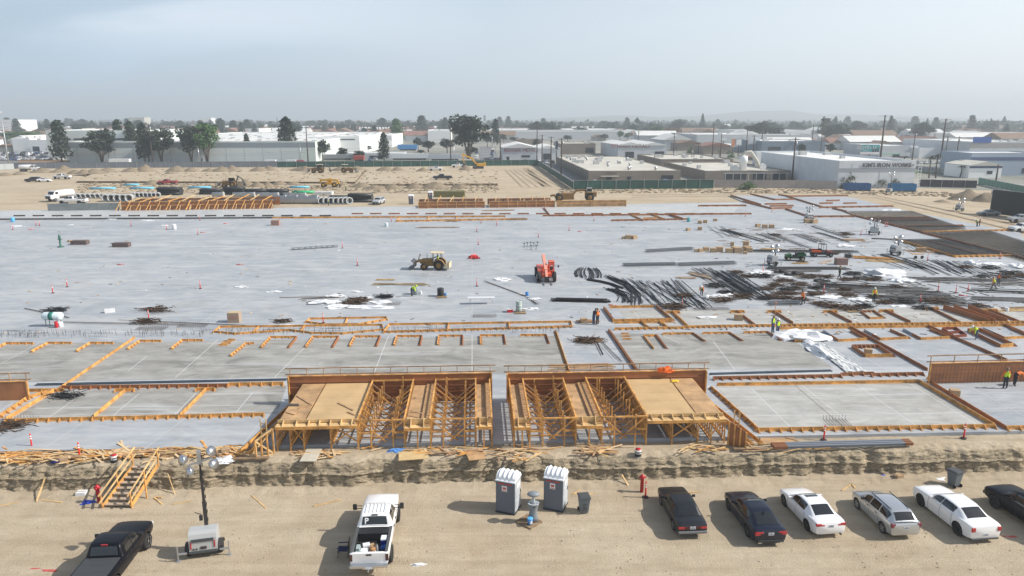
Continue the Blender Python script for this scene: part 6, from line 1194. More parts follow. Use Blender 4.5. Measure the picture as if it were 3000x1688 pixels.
# ================================================================ machines
YEL=mat('machine_yellow',(.24,.13,.03),.5,var=.25,vs=2); YELB=mat('bright_yellow',(.62,.33,.02),.45); MBLK=mat('machine_black',(.03,.03,.035),.55); ORM=mat('telehandler_red',(.62,.09,.04),.4,var=.1); ORL=mat('faded_salmon',(.70,.30,.22),.5); CANOPY=mat('canopy_cream',(.62,.52,.34),.6); BKT=mat('bucket_steel',(.07,.075,.085),.6)
def bigwheel(t,x,y,r,w,rim):
    q=MB(); wheelmb(q,(x,y,r),r,w); o=q.build('wheel',[RUBBER],t)
    for k in range(14):
        a=k*2*pi/14; q=MB()
    q=MB(); s=1 if y>0 else -1; q.lathe([(r*.5,w*.42),(r*.48,w*.52),(r*.2,w*.46),(.001,w*.47)],14,0,(x,y,r),M=Matrix.Rotation(-s*pi/2,3,'X')); q.build('rim',[rim],o)
def pt(name,m,t,fn,bevel=.02): q=MB(); fn(q); return q.build(name,[m] if not isinstance(m,list) else m,t,bevel=bevel)
def loader(label,x,y,z,rz,boom=False,sc=1.0,box=True,body=YEL):
    t=thing('backhoe_loader' if boom else 'skip_loader',label,'loader',G(x,y) if z==GZ else at(x,y,z),rz); t.scale=(sc,)*3
    for s in (1,-1): bigwheel(t,-.95,s*.85,.78,.48,YEL); bigwheel(t,1.35,s*.75,.52,.34,YEL)
    pt('chassis',body,t,lambda q:(q.bx(-1.6,1.7,-.4,.4,.55,.95)))
    pt('hood',body,t,lambda q:q.extr([(.1,.9),(1.9,.9),(1.95,1.45),(1.7,1.62),(.1,1.72)],-.42,.42)); pt('grille',MBLK,t,lambda q:q.bx(1.93,1.99,-.36,.36,.95,1.4))
    for s in (1,-1): pt('fender',YEL,t,lambda q:q.extr([(-.95+.92*cos(a),.78+.92*sin(a)) for a in lin(.2,pi-.2,8)]+[(-.95+.85*cos(a),.78+.85*sin(a)) for a in lin(pi-.2,.2,8)],s*.55,s*1.12)); pt('loader_arm',body,t,lambda q:(q.beam((.5,s*.52,1.55),(2.4,s*.52,1.25),.14,.26),q.beam((2.4,s*.52,1.25),(2.95,s*.52,.75),.14,.24)),.01)
    pt('front_bucket',BKT,t,lambda q:(q.extr([(2.8,.35),(3.7,.25),(3.75,.32),(2.95,.55),(2.85,1.15),(3.25,1.45),(3.2,1.5),(2.72,1.2)],-1.1,1.1)))
    pt('seat_platform',MBLK,t,lambda q:(q.bx(-1.2,.05,-.45,.45,.95,1.1),q.bx(-.9,-.45,-.25,.25,1.1,1.6)))
    for px,py in ((-1.35,.5),(-1.35,-.5),(.05,.5),(.05,-.5)): pt('canopy_post',MBLK,t,lambda q:q.beam((px,py,1.0),(px*.9,py,2.55),.08,.08))
    pt('canopy_roof',CANOPY,t,lambda q:q.bx(-1.6,.35,-.75,.75,2.55,2.64)); pt('exhaust',MBLK,t,lambda q:q.tube([(.9,.2,1.6),(.9,.2,2.45)],.045,8),0)
    if box: pt('box_blade',CANOPY,t,lambda q:(q.bx(-2.6,-2.5,-1.15,1.15,.35,1.15),q.bx(-2.6,-1.9,-1.15,-1.1,.35,1.0),q.bx(-2.6,-1.9,1.1,1.15,.35,1.0),q.bx(-2.1,-2.0,-1.15,1.15,.35,.9))); pt('link_arm',body,t,lambda q:q.beam((-1.5,.3,.8),(-2.3,.4,.9),.1,.1)); pt('link_arm',body,t,lambda q:q.beam((-1.5,-.3,.8),(-2.3,-.4,.9),.1,.1)); pt('front_guard',MBLK,t,lambda q:(q.beam((2.2,-.5,1.6),(2.0,-.5,2.3),.06,.06),q.beam((2.2,.5,1.6),(2.0,.5,2.3),.06,.06),q.beam((2.0,-.5,2.3),(2.0,.5,2.3),.06,.06),q.beam((2.2,-.5,1.6),(2.2,.5,1.6),.06,.06)),0)
    if boom: pt('backhoe_boom',BKT,t,lambda q:(q.beam((-1.6,0,1.0),(-2.3,0,2.9),.3,.3),q.beam((-2.3,0,2.9),(-3.3,0,2.2),.25,.25))); pt('backhoe_stick',BKT,t,lambda q:q.beam((-3.3,0,2.3),(-3.9,0,.9),.25,.28)); pt('backhoe_bucket',BKT,t,lambda q:q.extr([(-3.5,1.1),(-4.2,.9),(-4.1,.3),(-3.6,.5)],-.35,.35)); pt('cab_glass',GLASS,t,lambda q:q.bx(-1.3,.0,-.46,.46,1.1,2.5))
    return t
SL=loader('yellow skip loader with cream canopy and rear box blade, facing left on the slab',1270,789,SZ,R(176),sc=.93)
hd=R(176); o=SL.location+Matrix.Rotation(hd,3,'Z')@V((-.65,0,.62)); person('driver in lime vest seated in the yellow skip loader',o,hd,legs=((75,70),(75,70)),pants=DKPANT,drop=.05,arms=((45,30),(45,30)))
t=thing('telehandler','red telehandler with raised boom facing the camera, forks on the slab','telehandler',at(1597,818,SZ),R(-87))
for sx in (1.6,-1.6):
    for s in (1,-1): bigwheel(t,sx,s*1.05,.68,.42,ALLOY)
pt('chassis',ORM,t,lambda q:(q.bx(-2.6,2.1,-.62,.62,.6,1.15),q.bx(-2.6,-1.2,-1.0,1.0,.9,1.5))); pt('engine_cover',ORM,t,lambda q:q.extr([(-1.0,1.0),(1.3,1.0),(1.2,1.45),(-1.0,1.6)],-1.0,-.45))
pt('boom',ORL,t,lambda q:(q.beam((-2.4,-.05,2.75),(1.5,-.05,1.45),.42,.46)),.03); pt('boom_head',ORL,t,lambda q:q.beam((1.4,-.05,1.5),(2.5,-.05,.75),.30,.32))
pt('cab',ORM,t,lambda q:(q.beam((-.6,.5,1.0),(-.6,.5,2.35),.1,.1),q.beam((.7,.5,1.0),(.5,.5,2.35),.1,.1),q.beam((-.6,1.1,1.0),(-.6,1.1,2.35),.1,.1),q.beam((.7,1.1,1.0),(.5,1.1,2.35),.1,.1),q.bx(-.7,.6,.42,1.18,2.35,2.45),q.bx(-.7,.8,.42,1.18,.85,1.25)),0); pt('cab_visor',ORM,t,lambda q:q.bx(.52,.60,.45,1.15,2.0,2.35)); pt('seat',MBLK,t,lambda q:q.bx(-.3,.2,.55,1.0,1.2,1.7))
pt('fork_carriage',MBLK,t,lambda q:(q.bx(2.5,2.6,-.9,.9,.15,.25),q.bx(2.5,2.6,-.9,.9,.7,.8),q.bx(2.5,2.58,-.9,-.8,.1,.95),q.bx(2.5,2.58,.8,.9,.1,.95),q.bx(2.5,2.58,-.3,.3,.1,.9)),.01)
for s in (-.5,.5): pt('fork',GREYPL,t,lambda q:(q.bx(2.6,3.9,s-.07,s+.07,.05,.10),q.bx(2.6,2.66,s-.07,s+.07,.05,.8)),0)
pt('side_mirror',MBLK,t,lambda q:(q.beam((.6,1.1,1.9),(.9,1.6,1.9),.04,.04),q.box((.9,1.65,1.9),(.05,.2,.3))),0)
def utv(label,x,y,rz,body,dark,L=3.0,cage=True,h=1.95):
    t=thing('utility_vehicle',label,'utility vehicle',at(x,y,SZ),rz)
    for sx in (L*.36,-L*.34):
        for s in (1,-1): bigwheel(t,sx,s*.62,.34,.26,GREYPL if cage else CANOPY)
    pt('chassis',dark,t,lambda q:q.bx(-L*.48,L*.42,-.5,.5,.35,.6)); pt('hood',body if not cage else mat('utv_white',(.30,.05,.04),.4),t,lambda q:q.extr([(L*.2,.6),(L*.48,.6),(L*.46,.85),(L*.22,1.05)],-.55,.55)); pt('cargo_bed',dark,t,lambda q:(q.bx(-L*.5,-L*.08,-.68,.68,.78,.84),q.bx(-L*.5,-L*.48,-.68,.68,.84,1.1),q.bx(-L*.10,-L*.08,-.68,.68,.84,1.12)),.01)
    for s in (1,-1): pt('bed_side',body,t,lambda q:q.bx(-L*.5,-L*.08,s*.64,s*.70,.80,1.10)); pt('fender',body if not cage else dark,t,lambda q:q.bx(L*.2,L*.48,s*.45,s*.75,.66,.76))
    pt('seat',MBLK,t,lambda q:(q.bx(-L*.06,L*.1,-.55,.55,.6,.8),q.bx(-L*.07,-L*.02,-.55,.55,.8,1.25)))
    P=[(-L*.08,.58),(L*.14,.58),(-L*.08,-.58),(L*.14,-.58)]
    for (a,b) in P:
        if cage: pt('cage_post',MBLK,t,lambda q:q.beam((a*1.2,b,.6),(a,b,h),.06,.06),0)
    if cage: pt('cage_top',MBLK,t,lambda q:(q.bx(-L*.12,L*.16,-.62,.62,h,h+.05),),0)
    else: pt('cargo_rack',MBLK,t,lambda q:[q.beam((a,b,1.1),(a,b,1.75),.03,.03) for a in (-L*.48,-L*.28,-L*.1) for b in (-.62,.62)]+[q.beam((-L*.48,b,1.75),(-L*.1,b,1.75),.03,.03) for b in (-.62,.62)],0)
    return t
utv('green utility cart with rear rack parked on the slab',2328,763,R(172),mat('cart_green',(.02,.10,.03),.45),mat('cart_dark_green',(.015,.05,.02),.5),2.9,False)
utv('black utility cart with roll cage and orange bed sides',2405,752,R(-3),mat('cart_orange',(.65,.10,.02),.4),MBLK,3.4,True)
# ================================================================ far site
FGD=GZ
PADZ=.6
def G(px,py):
    z=GZ+PADZ if (px<1092 and px>232 and 494<py<534) or (1045<px<1455 and 514<py<543) else GZ
    return at(px,py,z)
def mound(x,y,w,h,kind,m=None):
    P=G(x,y); s=scl(x,y,GZ); b0=P.z; q=MB(); W=w*s/2; n=14; seed=x*.13
    def f(u,v):
        r=math.hypot(u,v); hh=max(0,(1-r))**.8*h*.85*(1+.25*noise.noise(V((u*3+seed,v*3,0)))); return (P.x+u*W,P.y+v*W*.8,b0-.02+hh+(0.0 if r<1 else -.05))
    vs,fs=grid_fn(lin(-1.02,1.02,n),lin(-1.02,1.02,n),f); q.add(vs,fs,0,True); return tag(q.build('dirt_pile',[m or mat('pile_dirt',(.215,.17,.115),.95,bump=.6,bs=3,var=.2,vs=.5)],fix=False),uniqF(kind,x,y),'dirt pile','dirt piles along the far fence')
LMF=[('water truck',85,497),('white pickup by the wall',205,590),('red pickup',490,540),('left backhoe',670,548),('yellow telehandler',965,542),('far backhoe',930,503),('far wheel loader',1015,503),('excavator',1400,490),('black pickup in the far lot',1297,526),('green container',1315,572),('scraper',1700,580),('white utility pickup',1275,499),('green screened corner',1575,485),('dumpsters',2580,560),('left far formwork',580,600),('black pipe stacks',760,570),('blue pipes',575,552),('spoil heap at right',2850,580),('concrete pipe row',1000,585),('wood pallets by trucks',290,585),('short low black pipes',990,583),('amber braced formwork',450,610),('silver loaded vehicle',1110,598),('grey concrete wall',250,612),('light blue pipe pair',300,555)]
def uniqF(kind,x,y):
    global LMK
    a=LMK; LMK=LMF + [('far dirt lot marker %s'%c,0,-9999) for c in '']; s=uniq(kind,x,y); LMK=a; return s
for x,y,w,h in [(15,515,50,1.6),(55,512,45,1.3),(125,505,70,2.2),(170,505,50,1.5),(188,503,60,3.2),(222,509,50,2.0),(247,509,50,2.0),(278,508,70,2.2),(315,504,60,2.2),(385,503,60,2.0),(425,502,60,3.2),(500,509,36,1.2),(520,502,70,2.8),(560,502,50,2.0),(615,502,50,1.6),(650,502,60,2.4),(680,501,60,2.6),(760,501,60,2.2),(790,500,50,2.4),(880,500,60,2.0),(895,501,55,2.6),(1000,500,60,2.2),(1045,498,60,2.0),(1130,499,60,2.0),(1165,499,45,1.8),(1240,501,40,1.8),(1365,498,45,2.4),(445,541,50,2.0),(720,545,60,2.6),(755,547,50,2.0),(785,546,40,1.8),(820,541,50,1.6),(860,541,50,1.4),(1000,542,50,1.8),(1060,548,70,1.8),(1100,553,70,1.5),(1150,552,60,1.8),(1215,551,60,2.0),(1275,551,90,2.4),(1350,551,60,1.8),(2835,585,110,3.4),(2890,590,90,3.0),(2760,592,50,.8)]: mound(x,y,w,h,'heap of dug soil')
# raised pad with a dark cut face
def pad(pts,h,name='dug_bank'):
    q=MB(); P=[G(*p) for p in pts]; q.prism([(p.x,p.y) for p in P],GZ-.3,GZ+h); q.m=[1 if len(f)==4 and i>1 else 0 for i,f in enumerate(q.f)]; return struct(q.build(name,[DIRT,mat('shaded_cut_soil',(.13,.095,.06),.95,var=.3,vs=.6,coord='World')]))  # side faces take a darker soil, their shade put into the colour
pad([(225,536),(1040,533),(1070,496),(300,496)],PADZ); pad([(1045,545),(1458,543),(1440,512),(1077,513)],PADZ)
# vehicles: parked_car copies as one mesh, or whole copies recoloured
CARS={k.name:k for k in bpy.data.objects if k.name.startswith(('parked_','pickup_truck'))}
def merged(src,name):
    q=MB(); mats=[]; kidsl=kids(src); allk=kidsl+[g for k in kidsl for g in kids(k)]
    for k in allk:
        if k.type!='MESH' or k.name.split('.')[0] in ('plate_markings','antenna','door_seam','roof_rib','rear_wiper','exhaust_tip','door_handle','window_lettering','bed_rail','tailgate_handle'): continue
        me=k.data; o=len(q.v); M=k.matrix_basis; q.v+=[tuple(M@v.co) for v in me.vertices]
        ix=[]
        for s in me.materials:
            if s not in mats: mats.append(s)
            ix.append(mats.index(s))
        for p in me.polygons: q.f.append([i+o for i in p.vertices]); q.m.append(ix[p.material_index] if ix else 0); q.s.append(p.use_smooth)
    me=q.build(name,mats,loc=(0,0,0),fix=False); d=me.data; bpy.data.objects.remove(me); pi_=[i for i,m in enumerate(mats) if m.name.startswith('paint_')][0]; return d,pi_
cl=[k for n,k in sorted(CARS.items())]
MK={}
for k in cl:
    if k.get('label','').startswith('compact'): MK['sedan']=merged(k,'far_sedan')
    elif 'wagon' in k.name: MK['wagon']=merged(k,'far_wagon')
    elif 'suv' in k.name: MK['suv']=merged(k,'far_suv')
    elif k.get('label','').startswith('black crew'): MK['pickup']=merged(k,'far_pickup')
    elif k.get('label','').startswith('white crew'): MK['openpickup']=merged(k,'far_open_pickup')
PC={c:paint('town_'+c,v,.3) for c,v in dict(white=(.75,.75,.75),black=(.015,.015,.018),silver=(.42,.44,.46),red=(.35,.02,.02),blue=(.03,.06,.16),grey=(.14,.15,.16),tan=(.40,.34,.24)).items()}
def fcar(kind,col,x,y,rz,label,z=None,name=None,cat=None,grp='far parked vehicles',sc=1.0):
    d,pi_=MK[kind]; o=bpy.data.objects.new(name or {'sedan':'parked_car','wagon':'parked_car','suv':'parked_car'}.get(kind,'pickup_truck'),d); COL.objects.link(o); o.material_slots[pi_].link='OBJECT'; o.material_slots[pi_].material=PC[col]; o.location=G(x,y); o.rotation_euler=(0,0,R(rz)); o.scale=(sc,)*3
    return tag(o,label,cat or ('pickup truck' if 'pickup' in kind else 'car'),grp)
def bodyon(t,m,d,name='tank_body'): return pt(name,m,t,d)
fcar('suv','black',98,533,190,'dark car parked nose left on the far dirt lot',); fcar('sedan','white',131,533,10,'white car right behind the dark one on the far lot'); fcar('openpickup','white',183,525,175,'white pickup with rack in the far dirt lot at left'); fcar('pickup','red',492,541,182,'red service pickup with ladder rack parked at the far trench'); fcar('openpickup','white',215,599,182,'white crew cab pickup behind the grey concrete wall',sc=1.1); fcar('openpickup','white',1343,491,185,'white pickup left of the yellow excavator'); fcar('pickup','white',1276,500,2,'white utility pickup with closed rear box near the far fence'); fcar('pickup','black',1296,527,183,'black pickup alone on the far graded pad',sc=1.1); fcar('suv','silver',1110,598,260,'silver utility vehicle with roof load behind the pipe rows'); fcar('sedan','grey',2895,632,175,'dark silver sedan parked before the black screened fence'); fcar('suv','silver',2990,652,175,'silver vehicle at the right edge by the screened fence'); fcar('suv','white',2995,680,185,'white vehicle nose cut by the right edge')
def tanker(x,y,rz,label):
    t=thing('tank_truck',label,'tank truck',G(x,y),R(rz))
    for sx in (2.4,-1.6,-2.6):
        for s in (1,-1): bigwheel(t,sx,s*.95,.5,.35,GREYPL)
    pt('frame',MBLK,t,lambda q:q.bx(-3.6,3.2,-.5,.5,.7,.9)); pt('cab',PC['white'],t,lambda q:q.extr([(1.3,.8),(3.7,.8),(3.7,1.7),(2.8,1.85),(2.4,2.7),(1.3,2.75)],-1.1,1.1),.06); pt('windshield',GLASS,t,lambda q:q.extr([(2.86,1.88),(2.5,2.6),(2.46,2.6),(2.82,1.88)],-.95,.95)); pt('grille',MBLK,t,lambda q:q.bx(3.7,3.76,-.8,.8,.8,1.5))
    for s in (1,-1): pt('side_window',GLASS,t,lambda q:q.bx(1.5,2.3,s*1.1-.02,s*1.1+.02,1.9,2.5))
    pt('tank',PC['white'],t,lambda q:q.lathe([(.001,-2.4),(.8,-2.4),(.95,-2.2),(.95,2.2),(.8,2.4),(.001,2.4)],18,0,(-1.2,0,1.9),M=Matrix.Rotation(pi/2,3,'Y')),0)
tanker(86,503,8,'white water truck beside the left far fence'); tanker(180,588,250,'white truck with tank behind the grey wall, black grille forward')
loader('yellow backhoe loader with raised black boom by the far fence piles',932,507,GZ,R(180),True,1.25,False); loader('dusty yellow wheel loader right of the far backhoe',1017,506,GZ,R(0),False,1.2,False); loader('dark backhoe loader with folded boom, left in the far trench area',674,549,GZ,R(182),True,1.2,False)
t=thing('telehandler','yellow telehandler with level boom in the far trench area','telehandler',at(966,548,GZ),0); t.scale=(1.15,)*3
for sx in (1.5,-1.5):
    for s in (1,-1): bigwheel(t,sx,s*.95,.65,.4,YELB)
pt('chassis',YELB,t,lambda q:q.bx(-2.2,2.1,-.6,.6,.7,1.2)); pt('boom',YELB,t,lambda q:(q.beam((-2.3,-.3,1.95),(2.2,-.3,1.9),.45,.5))); pt('boom_head',YELB,t,lambda q:q.beam((2.2,-.3,2.0),(2.9,-.3,.6),.4,.4)); pt('rear_arm',YELB,t,lambda q:q.beam((-2.3,-.3,2.0),(-2.5,-.3,1.2),.4,.4)); pt('cab',YELB,t,lambda q:q.bx(-.7,.5,.3,.95,1.2,2.3)); pt('fork_frame',MBLK,t,lambda q:q.bx(2.8,3.0,-1,1,.1,.9))
t=thing('excavator','yellow excavator with arched boom digging by the far fence','excavator',at(1401,494,GZ),R(8)); 
for s in (1,-1): pt('track',MBLK,t,lambda q:q.extr([(-2.3,.2),(-2.0,0),(2.0,0),(2.3,.2),(2.4,.55),(2.1,.95),(-2.1,.95),(-2.4,.55)],s*.8,s*1.5))
pt('house',YELB,t,lambda q:q.bx(-.6,2.9,-1.2,1.2,1.1,2.3)); pt('counterweight',YELB,t,lambda q:q.bx(2.4,3.3,-1.3,1.3,1.2,2.6)); pt('cab',MBLK,t,lambda q:q.bx(-1.3,.3,.3,1.25,1.1,2.9)); pt('boom',YELB,t,lambda q:(q.beam((-.6,-.2,1.8),(-3.0,-.2,4.6),.45,.7),q.beam((-2.9,-.2,4.5),(-7.0,-.2,6.3),.45,.65))); pt('stick',YELB,t,lambda q:q.beam((-6.9,-.2,6.4),(-6.0,-.2,2.2),.4,.5)); pt('bucket',BKT,t,lambda q:q.extr([(-6.5,2.4),(-5.4,2.2),(-5.2,1.0),(-6.1,.7),(-6.8,1.6)],-.7,.4))
t=thing('scraper','old yellow motor scraper behind the far plywood wall','scraper',at(1686,590,GZ),R(-2)); t.scale=(1.0,)*3
for s in (1,-1): bigwheel(t,3.6,s*1.3,1.15,.8,YEL); bigwheel(t,-4.3,s*1.2,1.05,.7,YEL)
pt('bowl',YEL,t,lambda q:q.extr([(-5.6,1.2),(-4.8,1.8),(-3.5,2.2),(-.6,2.2),(-.4,.6),(-3.6,.5),(-5.0,1.0)],-1.4,1.4)); pt('gooseneck',YEL,t,lambda q:(q.beam((-.8,0,1.6),(.3,0,3.0),.5,.4),q.beam((.2,0,2.9),(2.6,0,2.9),.6,.5),q.beam((2.6,0,2.9),(2.8,0,1.4),.5,.5))); pt('tractor_hood',YEL,t,lambda q:q.bx(2.4,5.4,-1.0,1.0,1.3,2.5)); pt('fender',YEL,t,lambda q:q.bx(2.3,4.9,-1.75,-1.0,2.35,2.5)); pt('cab',mat('scraper_cab',(.35,.36,.32),.4),t,lambda q:q.bx(2.8,4.2,-1.2,.0,2.4,3.6)); pt('cab_window',GLASS,t,lambda q:q.bx(2.9,4.1,-1.24,-1.2,2.8,3.4)); pt('push_frame',YEL,t,lambda q:q.beam((-5.4,0,1.6),(-6.6,0,1.4),.6,.5))
# containers and dumpsters
def container(x0,x1,y,ytop,m,label,name='shipping_container',cat='container',open_=False,dp=2.5):
    A=G(x0,y); B=G(x1,y); H=hgt(x0,y,ytop,GZ); t=thing(name,label,cat,A,atan2((B-A).y,(B-A).x)); L0=(B-A).length
    if open_:
        for nm,b in (('front_side',(0,L0,-.0,.08,.25,H)),('rear_side',(0,L0,dp-.08,dp,.25,H)),('end_wall',(0,.08,.08,dp-.08,.25,H)),('end_wall',(L0-.08,L0,.08,dp-.08,.25,H)),('floor_plate',(.08,L0-.08,.08,dp-.08,.25,.35))): pt(nm,m,t,lambda q:q.bx(*b),0)
        pt('skid',MBLK,t,lambda q:q.bx(.1,L0-.1,.3,.6,0,.25),0)
        for i in range(int(L0/1.0)): pt('side_rib',m,t,lambda q:q.bx(.5+i*1.0,.62+i*1.0,-.08,.0,.25,H),0)
    else:
        pt('container_body',m,t,lambda q:[q.bx(i*.5,i*.5+.28,-.03,dp,.1,H-.1) for i in range(int(L0/.5))]+[q.bx(0,L0,.0,dp-.02,.08,H)],0)
    return t
BLD=mat('dumpster_blue',(.015,.09,.24),.45,var=.15,vs=1); container(2479,2551,560,538,BLD,'blue open top dumpster, left of the pair by the white building','dumpster','dumpster',True); container(2611,2684,562,539,mat('dumpster_blue_light',(.02,.15,.33),.45,var=.15,vs=1),'brighter blue open top dumpster, right of the pair','dumpster','dumpster',True); container(1271,1361,578,561,mat('olive_container',(.16,.15,.05),.6),'olive green shipping container behind the middle far formwork')
# pipes
def pipes(x0,x1,y,r,rows,m,label,name='pipe_stack',hollow=False,cat='pipes',ends=8):
    A=G(x0,y); B=G(x1,y); u=(B-A).normalized(); L0=(B-A).length; q=MB()
    for j in range(rows):
        for k in range(3): c=V((0,k*2.05*r+(j%2)*r,r+j*1.75*r)); q.tube([A+c,B+c],r,10,0,True)
    return tag(q.build(name,[m]),label,cat)
BP=mat('black_pipe',(.018,.02,.022),.45); CP=mat('concrete_pipe',(.46,.47,.47),.8,var=.1,vs=2); BLP=mat('blue_pipe',(.16,.50,.68),.4)
for x0,x1,y,rw,l in [(461,528,572,3,'black pipe stack left of the others, behind the left far formwork'),(585,645,570,2,'black pipe stack second from the left'),(655,713,571,3,'black pipe stack third from the left with straps'),(716,778,571,2,'black pipe stack fourth from the left'),(782,840,572,2,'black pipe stack right of the fourth, before green pipes'),(1020,1090,593,3,'black pipe stack at the right end of the concrete pipes'),(965,1018,583,1,'low black pipes behind the short concrete pipes')]: pipes(x0,x1,y,.42 if rw<3 else .40,rw,BP,l)
for x0,x1,y,l in [(262,333,555,'pair of light blue pipes at left behind the truck'),(362,402,544,'short light blue pipes near the red pickup'),(383,446,554,'light blue pipes left of the black pipe stacks'),(552,614,552,'thick light blue pipes in front of the backhoe'),(849,903,551,'light blue pipes before the yellow telehandler')]: pipes(x0,x1,y,.28,1,BLP,l)
pipes(856,917,567,.35,1,mat('green_pipe',(.03,.38,.17),.4),'bright green pipe bundle among the pipe stacks'); 
for i,(x,w) in enumerate([(920,26),(948,24)]): container(x,x+w,573,563,mat('wrapped_grey',(.55,.56,.56),.5,var=.2,vs=1.5),['left','right'][i]+' pallet of white wrapped goods by the green pipes','wrapped_pallet','wrapped goods')
def cpipe(x,y,r,L0,ang,label):
    t=thing('concrete_pipe',label,'concrete pipe',G(x,y)+V((0,0,r)),ang,'concrete pipes on the far lot'); M=Matrix.Rotation(pi/2,3,'Y'); q=MB(); q.lathe([(r*.78,-L0/2),(r,-L0/2),(r,L0/2-.25),(r*1.1,L0/2-.2),(r*1.1,L0/2),(r*.78,L0/2),(r*.78,-L0/2)],18,0,(0,0,0),M=M); q.build('pipe_wall',[CP],t)
pn=0
for x in range(220,345,14): cpipe(x,580,.62,2.4,R(-80),uniqF('small open concrete pipe',x,580))
for x in range(314,395,17): cpipe(x,590,.95,2.4,R(-78),uniqF('large open ended concrete pipe',x,590))
for x in range(392,470,12): cpipe(x,577,.62,2.4,R(-70),uniqF('tilted concrete pipe',x,577))
for x,y,l in [(770,577,3),(800,577,3),(700,576,3),(730,576,3),(640,576,3),(850,578,3),(880,578,3)]: cpipe(x,y,.6,3.2,R(3),uniqF('long concrete pipe',x,y))
for x in (822,855,885,915,0): 
    if x: cpipe(x,597,1.05,3.2,R(3),uniqF('large concrete pipe lying lengthwise',x,597))
for x in (938,952,966,981,995,1008,1020): cpipe(x,597,.85,3.0,R(-62),uniqF('large open concrete pipe',x,597))
# far formworks
def farform(x0,x1,yb,yt,label,braces=True,slope=True,m=HDO,dp=5,sp=2.0,mess=True):
    A=at(x0,yb,SZ); B=at(x1,yb-(x1-x0)*.012,SZ); H=hgt(x0,yb,yt,SZ); t=thing('timber_formwork',label,'formwork',A,atan2((B-A).y,(B-A).x),'timber formworks on the far slab edge'); L0=(B-A).length
    pt('facing',m,t,lambda q:q.bx(0,L0,0,.08,0,H),0); n=int(L0/sp)
    for i in range(n+1):
        x=L0*i/n
        if braces: pt('brace',ORW,t,lambda q:q.beam((x,-.1,H+.3),(x-.9,-1.1,.1),.14,.16),0); pt('brace',WOOD,t,lambda q:q.beam((x,-.1,H*.6),(x-.1,-1.0,.1),.12,.12),0)
        else: pt('stud',WOOD,t,lambda q:q.bx(x-.07,x+.07,-.1,0,0,H),0)
    pt('waler',ORW,t,lambda q:q.bx(0,L0,-.14,-.05,H*.55,H*.62),0); pt('top_plate',ORW,t,lambda q:q.bx(0,L0,-.1,.12,H,H+.08),0)
    if mess:
        pt('back_wall',m,t,lambda q:q.bx(0,L0,dp,dp+.08,0,H),0)
        for i in range(int(L0/3)): x=1.5+i*3; pt('cross_frame',ORW if i%2 else WOOD,t,lambda q:(q.beam((x,0,H+.1),(x+rnd.uniform(.2,1.2),dp,H+rnd.uniform(.2,.9)),.15,.2),q.beam((x+.8,.5,H-.4),(x+.9,.6,H+rnd.uniform(.5,1.3)),.12,.12)),0)
        pt('inner_deck',STEEL,t,lambda q:q.bx(.5,L0-.5,.4,dp-.3,H-.55,H-.45),0)
    return t
farform(357,560,617,593,'long amber formwork with slanted braces, left half of the far left pair',mess=True,dp=8); farform(562,800,614,590,'long amber formwork with slanted braces, right half of the far left pair',dp=8)
farform(1226,1420,611,593,'brown studded formwork left of the gap at far centre',False,dp=7); farform(1434,1625,609,591,'brown studded formwork right of the gap at far centre',False,dp=7)
farform(1631,1834,607,589,'plain orange plywood wall in front of the scraper',False,m=PLY,mess=False,sp=6); 
q=MB(); a=at(142,618,SZ); b=at(352,615,SZ); H=hgt(142,618,597,SZ); n=V((0,.35,0)); q.beam(a+V((0,0,H/2)),b+V((0,0,H/2)),.35,H); tag(q.build('concrete_wall',[mat('grey_wall',(.20,.22,.22),.8,var=.15,vs=1)]),'low grey concrete wall behind which two white trucks stand','wall')
# far panels on the slab
for y,x0,x1,st in [(634,40,960,56),(628,1030,2200,54)]:
    for i,x in enumerate(range(x0,x1,st)): form(uniqF('thin far blockout form',x,y) if y==628 else uniq('thin far blockout form',x,y),[(x,y,x+34,y-.4,R_,STEEL if x<960 else HDO,.3)],sp=2,name='blockout_form',cat='blockout form',grp='small blockout forms on the far slab')
form('very long dark edge board across the far left slab',[(-100,645,800,640,0,STEEL,.3)]); form('very long brown edge board across the far centre slab',[(800,640,1480,636,R_,ORW,.35),(1160,650,1505,644,R_,ORW,.35),(1160,650,1172,638,0),(1250,649,1256,637,0),(1335,648,1338,637,0)],sp=2.2); form('long brown edge board at the far right of centre',[(1590,634,2200,628,R_,HDO,.35),(1593,610,1612,634,0,HDO,.35)],sp=2.2)
form('box of crossed forms far right of centre',[(1790,648,2020,644,R_,HDO,.35),(1850,632,2040,629,0,HDO,.35),(1850,632,1885,648,0,ORW,.35),(1910,631,1950,646,0,ORW,.35),(1960,631,2000,645,0,HDO,.5),(1885,641,1925,640,0,ORW,.3)],sp=1.5)
for k,sg in enumerate([[(2140,574,2230,602),(2230,602,2180,592)],[(2197,570,2270,587,0),(2270,587,2325,586,0)],[(2280,572,2310,577,0),(2310,577,2485,575,0)],[(2305,577,2410,609,0)],[(2400,610,2615,606,R_)],[(2175,592,2260,613,0),(2260,613,2320,611,0)],[(2300,614,2370,637,0),(2370,637,2500,636,R_)],[(2240,600,2305,599,0),(2255,606,2325,605,0)],[(2420,590,2460,589,0),(2470,598,2510,597,0),(2400,598,2440,597,0)],[(2438,612,2480,622,0),(2045,605,2185,604,R_)]]): form(['slab step form at the far right corner','two sided form behind the far right corner','farthest edge form on the slab','diagonal form across the far right panels','kicker row along the far right panel edge','L shaped form left of the far right panels','L shaped form right of the far tower','pair of short slot forms in the far right panels','three short slot forms near the dirt road','short kicker forms on the far centre right'][k],[s+((HDO,.4) if len(s)==5 else (0,HDO,.4)) for s in sg],sp=2)
